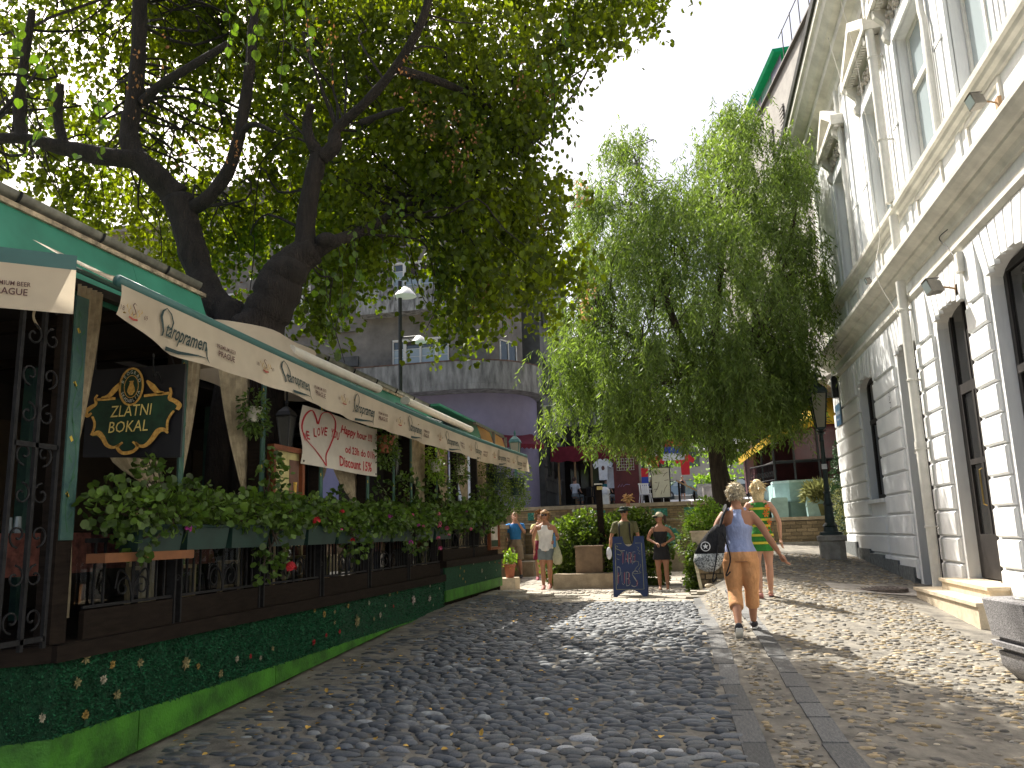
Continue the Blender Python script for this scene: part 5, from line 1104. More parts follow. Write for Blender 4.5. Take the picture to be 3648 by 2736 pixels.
LB = [(-11.93,10.3,12.06,0.47),(-12.18,10.52,12.27,0.59),(-11.13,10.34,11.9,0.52),(-9.75,9.87,11.28,0.56),(-11.64,11.78,13.14,0.5),(-8.01,9.56,10.56,0.61),(-7.09,9.64,10.57,0.56),(-8.95,12.16,12.89,0.55),(-7.07,10.39,11.01,0.53),(-8.05,11.84,12.31,0.53),(-5.37,10.26,10.51,0.5),(-5.77,11.02,11.16,0.48),(-4.23,9.04,9.41,0.43),(-5.21,11.12,11.18,0.49),(-3.61,8.92,9.15,0.62),(-4.24,10.47,10.44,0.44),(-1.95,8.84,8.8,0.61),(-2.6,11.78,11.17,0.5),(-1.44,9.53,9.38,0.54),(-1.71,11.28,10.78,0.54),(-0.75,9.18,8.97,0.56),(-0.88,10.73,10.19,0.48),(-0.29,9.39,9.03,0.42),(-0.34,11.05,10.33,0.54),(-0.17,9.54,9.08,0.43),(-0.21,11.43,10.55,0.51),(-12.6,10.46,11.5,0.47),(-11.13,9.66,10.88,0.5),(-10.63,9.82,10.65,0.56),(-9.63,9.84,10.66,0.49),(-11.13,11.37,12.05,0.47),(-9.75,10.31,10.97,0.46),(-10.16,10.74,11.36,0.58),(-8.34,9.63,10.4,0.49),(-7.98,10.36,10.86,0.62),(-8.65,11.23,11.62,0.46),(-6.98,9.8,9.93,0.48),(-6.67,10.13,10.37,0.6),(-8.02,12.19,12.14,0.42),(-5.48,9.31,9.59,0.52),(-6.72,11.41,11.38,0.49),(-5.32,9.67,9.52,0.49),(-6.09,11.07,10.64,0.45),(-4.37,9.38,9.1,0.58),(-4.59,9.84,9.47,0.55),(-3.45,8.5,8.65,0.47),(-4.41,10.86,10.59,0.5),(-2.96,8.07,7.97,0.43),(-3.74,10.19,9.62,0.44),(-3.17,9.65,9.05,0.44),(-3.59,10.92,10.01,0.48),(-2.47,9.37,8.98,0.54),(-2.84,10.76,10.06,0.46),(-1.95,9.29,8.92,0.56),(-2.28,10.87,10.15,0.44),(-1.55,9.44,8.85,0.58),(-1.8,10.94,9.98,0.58),(-0.87,9.07,8.43,0.52),(-1.11,11.57,10.28,0.5),(-0.39,8.84,8.16,0.53),(-0.51,11.55,10.14,0.43),(-0.06,9.98,8.93,0.61),(-0.07,10.97,9.65,0.6),(-10.93,9.8,10.09,0.55),(-9.91,9.35,9.94,0.44),(-10.26,10.11,10.09,0.59),(-12.04,11.87,11.55,0.43),(-8.76,9.67,9.7,0.57),(-9.04,9.98,9.95,0.47),(-8.29,9.53,9.64,0.5),(-7.46,9.41,9.49,0.5),(-9.31,11.76,11.43,0.57),(-6.76,9.48,9.21,0.6),(-7.69,10.78,10.24,0.6),(-6.56,9.97,9.54,0.47),(-6.38,10.45,9.7,0.56),(-6.94,11.38,10.41,0.47),(-5.33,9.68,9.31,0.45),(-6.26,11.36,10.64,0.45),(-4.12,9.02,8.45,0.51),(-5.19,11.34,10.19,0.58),(-3.89,9.29,8.59,0.59),(-4.45,10.61,9.57,0.57),(-2.94,8.5,7.9,0.47),(-3.91,11.28,9.93,0.56),(-2.51,8.61,7.74,0.46),(-3.08,10.54,9.1,0.46),(-2.46,9.85,8.54,0.47),(-2.92,11.69,9.82,0.48),(-1.76,8.45,7.56,0.44),(-2.44,11.69,9.81,0.48),(-1.53,9.58,8.32,0.42),(-1.74,10.87,9.21,0.51),(-0.98,9.45,8.29,0.61),(-1.14,11,9.37,0.53),(-0.66,9.6,8.3,0.44),(-0.82,11.9,9.88,0.6),(-11.19,9.42,9.43,0.58),(-12.57,10.58,10.39,0.55),(-11.46,10.16,10.04,0.56),(-12.54,11.12,10.82,0.55),(-10.04,9.38,8.94,0.61),(-11.08,10.35,9.69,0.54),(-9.33,9.51,9.01,0.43),(-11.25,11.48,10.52,0.57),(-8.64,9.35,8.98,0.52),(-8.06,9.4,8.85,0.49),(-7.96,9.9,9.27,0.46),(-8.63,10.73,9.91,0.58),(-6.74,9.53,8.62,0.53),(-6.53,10.14,9.22,0.61),(-7.27,11.28,10.07,0.55),(-5.35,9.32,8.22,0.52),(-5.1,9.73,8.44,0.51),(-4.16,8.71,7.67,0.53),(-5.52,11.53,9.61,0.6),(-3.97,9.09,7.81,0.43),(-4.6,10.51,8.77,0.47),(-3.73,9.71,8.25,0.48),(-4.42,11.51,9.46,0.56),(-3.01,9.2,7.69,0.61),(-3.7,11.31,9.07,0.57),(-2.62,9.89,8.06,0.59),(-2.89,10.9,8.71,0.57),(-1.73,8.37,7.26,0.44),(-2.18,10.56,8.71,0.45),(-1.46,9.34,7.59,0.5),(-1.79,11.44,8.91,0.48),(-11.08,9.3,8.58,0.46),(-10.68,9.5,8.83,0.5),(-10.04,9.37,8.66,0.42),(-9.48,9.78,8.86,0.43),(-9.36,10.05,8.79,0.49),(-8.23,9.87,8.61,0.51),(-7.9,9.97,8.62,0.55),(-6.83,9.67,7.97,0.42),(-6.76,10.09,8.61,0.6),(-7.32,10.92,9.18,0.52),(-6.06,10.46,8.3,0.43),(-6.5,11.22,8.78,0.61),(-5.72,10.34,8.47,0.44),(-4.31,9.19,7.34,0.57),(-5.32,11.32,8.65,0.53),(-3.53,8.76,7.2,0.47),(-4.56,11.31,8.81,0.52),(-3.51,9.35,7.61,0.54),(-4.22,11.23,8.8,0.5),(-2.95,9.42,7.57,0.42),(-3.4,10.88,8.48,0.57),(-2.19,8.66,7.03,0.59),(-2.85,11.29,8.66,0.6),(-1.93,9.93,7.58,0.57),(-2.1,10.82,8.11,0.49),(-1.76,10.07,7.65,0.44),(-1.97,11.27,8.37,0.44),(-11.54,10.24,8.53,0.54),(-12.99,11.52,9.39,0.46),(-10.28,9.69,8.3,0.44),(-10.76,10.14,8.61,0.46),(-9.13,9.57,8.07,0.59),(-10.79,11.32,9.23,0.57),(-8.4,9.47,7.79,0.51),(-9.3,10.48,8.44,0.54),(-7.78,9.43,7.74,0.51),(-7.8,9.96,7.9,0.57),(-8.75,11.17,8.65,0.54),(-7.54,10.37,8.13,0.49),(-6.88,10.33,8.1,0.57),(-8.08,12.13,9.21,0.54),(-5.46,9.53,7.32,0.61),(-7.05,12.3,8.95,0.52),(-5.55,10.64,7.95,0.6),(-5.88,11.27,8.32,0.46),(-4.65,9.41,7.06,0.52),(-5.9,11.93,8.5,0.43),(-3.61,8.78,6.77,0.49),(-4.62,11.24,8.19,0.57),(-3.22,8.59,6.68,0.5),(-3.79,10.09,7.55,0.45),(-3,9.92,7.09,0.62),(-3.52,11.63,8.02,0.49),(-2.48,9.03,6.72,0.53),(-3.04,11.08,7.86,0.49),(-1.8,9.15,6.69,0.6),(-2.29,11.67,8.07,0.48),(-10.42,9.82,7.73,0.49),(-10.82,10.19,7.95,0.44),(-9.5,9.72,7.52,0.5),(-8.65,9.57,7.17,0.6),(-8.39,9.84,7.2,0.52),(-10.07,11.81,8.31,0.48),(-7.62,9.66,7.34,0.6),(-9.5,12.03,8.73,0.55),(-6.69,9.71,6.9,0.5),(-6.93,10.44,7.31,0.53),(-5.66,9.56,6.7,0.61),(-5.51,10.36,7.22,0.59),(-6.6,12.41,8.3,0.43),(-4.16,8.79,6.26,0.48),(-5.24,11.09,7.45,0.6),(-3.78,8.63,6.09,0.52),(-5.02,11.47,7.54,0.61),(-3.51,9.73,6.74,0.46),(-3.85,10.66,7.23,0.59),(-3.16,9.84,6.72,0.61),(-3.41,10.6,7.11,0.5),(-2.34,8.66,6.11,0.62),(-2.77,10.25,6.92,0.47),(-2.06,9.23,6.35,0.57),(-2.6,11.69,7.6,0.55),(-8.89,9.71,6.94,0.46),(-9.69,10.58,7.41,0.59),(-7.99,9.38,6.3,0.5),(-8.95,10.51,6.86,0.5),(-7.07,9.47,6.52,0.45),(-8.27,11.08,7.34,0.6),(-7.47,10.26,6.94,0.62),(-8.9,12.23,7.94,0.47),(-6.23,9.54,6.16,0.56),(-7.27,11.13,6.91,0.42),(-6.04,10.15,6.47,0.53),(-6.83,11.48,7.09,0.53),(-5.51,10.33,6.57,0.46),(-6.3,11.8,7.26,0.61),(-4.45,9.66,6.32,0.59),(-4.67,10.13,6.54,0.47),(-4.22,9.73,6.36,0.5),(-4.96,11.44,7.18,0.44),(-3.66,9.46,5.86,0.62),(-4.32,11.17,6.61,0.53),(-2.77,9.13,5.91,0.51),(-3.14,10.32,6.46,0.54),(-2.4,8.88,5.61,0.48),(-2.91,10.75,6.44,0.54),(-1.93,9.88,5.8,0.59),(-2.1,10.74,6.16,0.62),(-1.59,9.26,5.81,0.57),(-1.87,10.88,6.53,0.55),(-6.98,9.87,5.86,0.49),(-7.8,11.03,6.35,0.52),(-6.39,9.84,6,0.6),(-7.55,11.62,6.77,0.45),(-5.9,9.84,5.94,0.45),(-6.46,10.78,6.35,0.48),(-5.29,9.79,5.99,0.6),(-6.31,11.68,6.82,0.57),(-4.41,9.57,5.5,0.51),(-5.1,11.06,6.08,0.44),(-3.59,8.86,5.33,0.6),(-4.22,10.42,5.96,0.46),(-2.9,8.75,5.33,0.42),(-3.82,11.52,6.48,0.46),(-2.49,9.13,5.3,0.51),(-3.07,11.24,6.13,0.55),(-2.18,10.06,5.71,0.56),(-2.24,10.34,5.83,0.51),(-1.34,8.51,4.75,0.42),(-1.76,11.16,5.69,0.5),(-7.28,10.38,5.79,0.45),(-8.03,11.45,6.21,0.54),(-4.09,9.54,5.2,0.46),(-4.86,11.36,5.86,0.61),(-2.52,9.1,4.95,0.5),(-3.23,11.63,5.85,0.59),(-2.09,8.97,4.74,0.46),(-2.47,10.62,5.29,0.47),(-1.38,8.59,4.56,0.46),(-1.78,11.08,5.4,0.53),(-4.17,8.86,4.55,0.59),(-5.02,10.67,5.14,0.53),(-2.6,9.19,4.27,0.48),(-3.31,11.7,4.97,0.6),(-2.94,11.76,10.85,0.89),(-5.92,11.89,11.26,0.68),(-4.48,7.6,10.73,0.82),(-4.52,11.06,10.87,0.68),(-4.2,9.94,9,0.61),(-7.16,10.55,10.43,0.75),(-0.97,12.83,11.49,0.61),(-4.1,11.7,10.92,0.66),(-7.25,14.29,12.71,0.82),(-7.32,9.48,10.01,0.78),(-7.23,5,9.85,0.87),(-7.41,3.58,7.9,0.84),(-5.41,8.51,11.18,0.78),(-6.42,11.21,10.19,0.81),(-7.15,3.86,9.47,0.7),(-0.83,4.62,10.49,0.72),(-2.14,8.4,10,0.7),(-6.73,8.48,10.48,0.7),(-6.01,9.8,9.56,0.78),(-6.21,3.77,7.7,0.7),(-6.95,9.76,9.87,0.78),(-3.27,11.59,10.69,0.69),(-8,12.24,10.66,0.88),(-3.9,10.36,9.18,0.64),(-0.6,5.35,8.92,0.9),(-6.54,13.67,11.56,0.74),(-8.46,11.29,10.73,0.87),(-8.12,10.93,10.28,0.69),(-6.09,4.96,9.85,0.63),(-0.88,3.98,11.07,0.66),(-7.84,11.69,11.27,0.75),(-3.52,4.41,10.03,0.75),(-0.9,3.57,7.85,0.8),(-1.18,8.14,10.16,0.77),(-8.27,6.86,10.26,0.68),(-4.76,6.32,8.89,0.8),(-2.62,14.03,12.1,0.7),(-7.01,10.09,9.3,0.67),(-5.17,10.52,7.16,0.73),(-3.54,10.16,8.3,0.56),(-1.87,8.95,6.93,0.6),(-6.41,12.62,9.67,0.7),(-6.38,13.02,8.61,0.63),(-3.1,9.88,6.8,0.63),(-6.97,15,10.7,0.69),(-2.33,10.17,10.55,0.73),(-7.9,13.68,11.66,0.61),(-7.35,10.85,10.89,0.63),(-6.71,12.65,11.53,0.6),(-6.31,13.57,7.56,0.63),(-3.01,11.21,11.36,0.62),(-5.44,9.79,9.02,0.66),(-4.04,10.72,7.44,0.72),(-7.56,15.88,11.38,0.73),(-5.91,13.1,7.23,0.61),(-3.03,11.1,11.5,0.61),(-4.58,10.42,11.34,0.63),(-5.38,12.74,9.36,0.6),(-4.69,10.13,5.66,0.72),(-6.54,10.43,9.03,0.63),(-5.07,10.05,8.66,0.71),(-4.45,13.04,8.64,0.57),(-5.99,13.53,8.62,0.63),(-3.63,13.14,7.94,0.62),(-4.11,11.22,8.44,0.64),(-4.57,11.23,11.88,0.57),(-3.05,10.47,10.67,0.6),(-7.77,12.94,10.95,0.72),(-5.74,9.89,10.41,0.64),(-5.8,12.69,7.32,0.68),(-7.64,10.4,10.15,0.56),(-3.1,13.12,6.89,0.69),(-3.66,13.17,10.48,0.69),(-7.1,9.62,8.99,0.74),(-4.51,10.59,6.33,0.72),(-5.06,12.19,9.85,0.58),(-3.4,12,7.57,0.62),(-7.42,14.97,10.24,0.67),(-5.12,12.23,11.66,0.68),(-4.75,12.81,9.41,0.67),(-4.15,11.53,8.69,0.72),(-5.24,12.47,7.44,0.72),(-6.43,11.11,8.38,0.69),(-7.61,11.23,11.72,0.64),(-4.33,10.69,9.79,0.71),(-2.95,8.06,8.36,0.65),(-6.17,12.58,7.57,0.61),(-3.41,11.94,8.73,0.72),(-2.53,8.82,5.92,0.66),(-4.42,11.09,7.76,0.55),(-4.42,11.56,11.98,0.58),(-6.65,11.19,11.1,0.71),(-2.92,9.6,5.24,0.4),(-2.79,9.8,5.04,0.42),(-2.83,9.6,4.67,0.35),(-2.69,9.6,4.35,0.32),(-2.67,10,4.71,0.42),(-2.47,10,5.07,0.45),(-2.41,10,4.68,0.36),(-2.25,10.2,5.38,0.45),(-2.2,10.2,4.91,0.38),(-1.98,10.4,5.15,0.4),(-1.92,10.4,4.81,0.32),(-1.73,10.5,5.42,0.42),(-1.63,10.6,5.11,0.36),(-1.51,10.6,5.63,0.36),(-1.52,10.6,6.05,0.36),(-2.66,9.6,5.47,0.42),(-2.26,10,5.77,0.5),(-1.86,10.3,6.1,0.5),(-2.44,10,6.12,0.5),(-1.98,10,6.46,0.45),(-1.6,10.4,6.45,0.36),(-4.38,9,5.14,0.36),(-4.25,9,4.82,0.36),(-4.26,8.9,4.43,0.3),(-4.05,8.9,4.3,0.24),(-4.52,8.9,4.69,0.3),(-4.16,9.2,5.24,0.4),(-3.86,9.4,5.4,0.36),(-6.1,10,5.72,0.45),(-6.26,10,6.16,0.5),(-5.82,10,6.25,0.5),(-5.65,10.5,6.5,0.5),(-5.94,10,5.28,0.4),(-8.13,10,6.52,0.55),(-7.56,10,6.16,0.5),(-8.64,10,6.8,0.5),(-7.15,10,5.83,0.45),(-8.88,9.6,7.04,0.5),(-8.62,11,7.37,0.6),(-7.55,11,6.68,0.5),(-7.07,9.6,5.41,0.3),(-9.58,11.5,7.78,0.6),(-8.14,9,6.2,0.35),(-8.87,9,6.77,0.35),(-0.44,9,7.87,0.4),(-0.16,9,7.95,0.4),(-0.67,9,7.79,0.4),(-1.02,9,7.66,0.45),(-1.4,9,7.03,0.4),(-1.58,9,6.69,0.35),(-1.38,9,6.6,0.3),(-1.68,9,7.39,0.5)]  # leaf clumps; includes extra ones added overhead to shade the cobbles
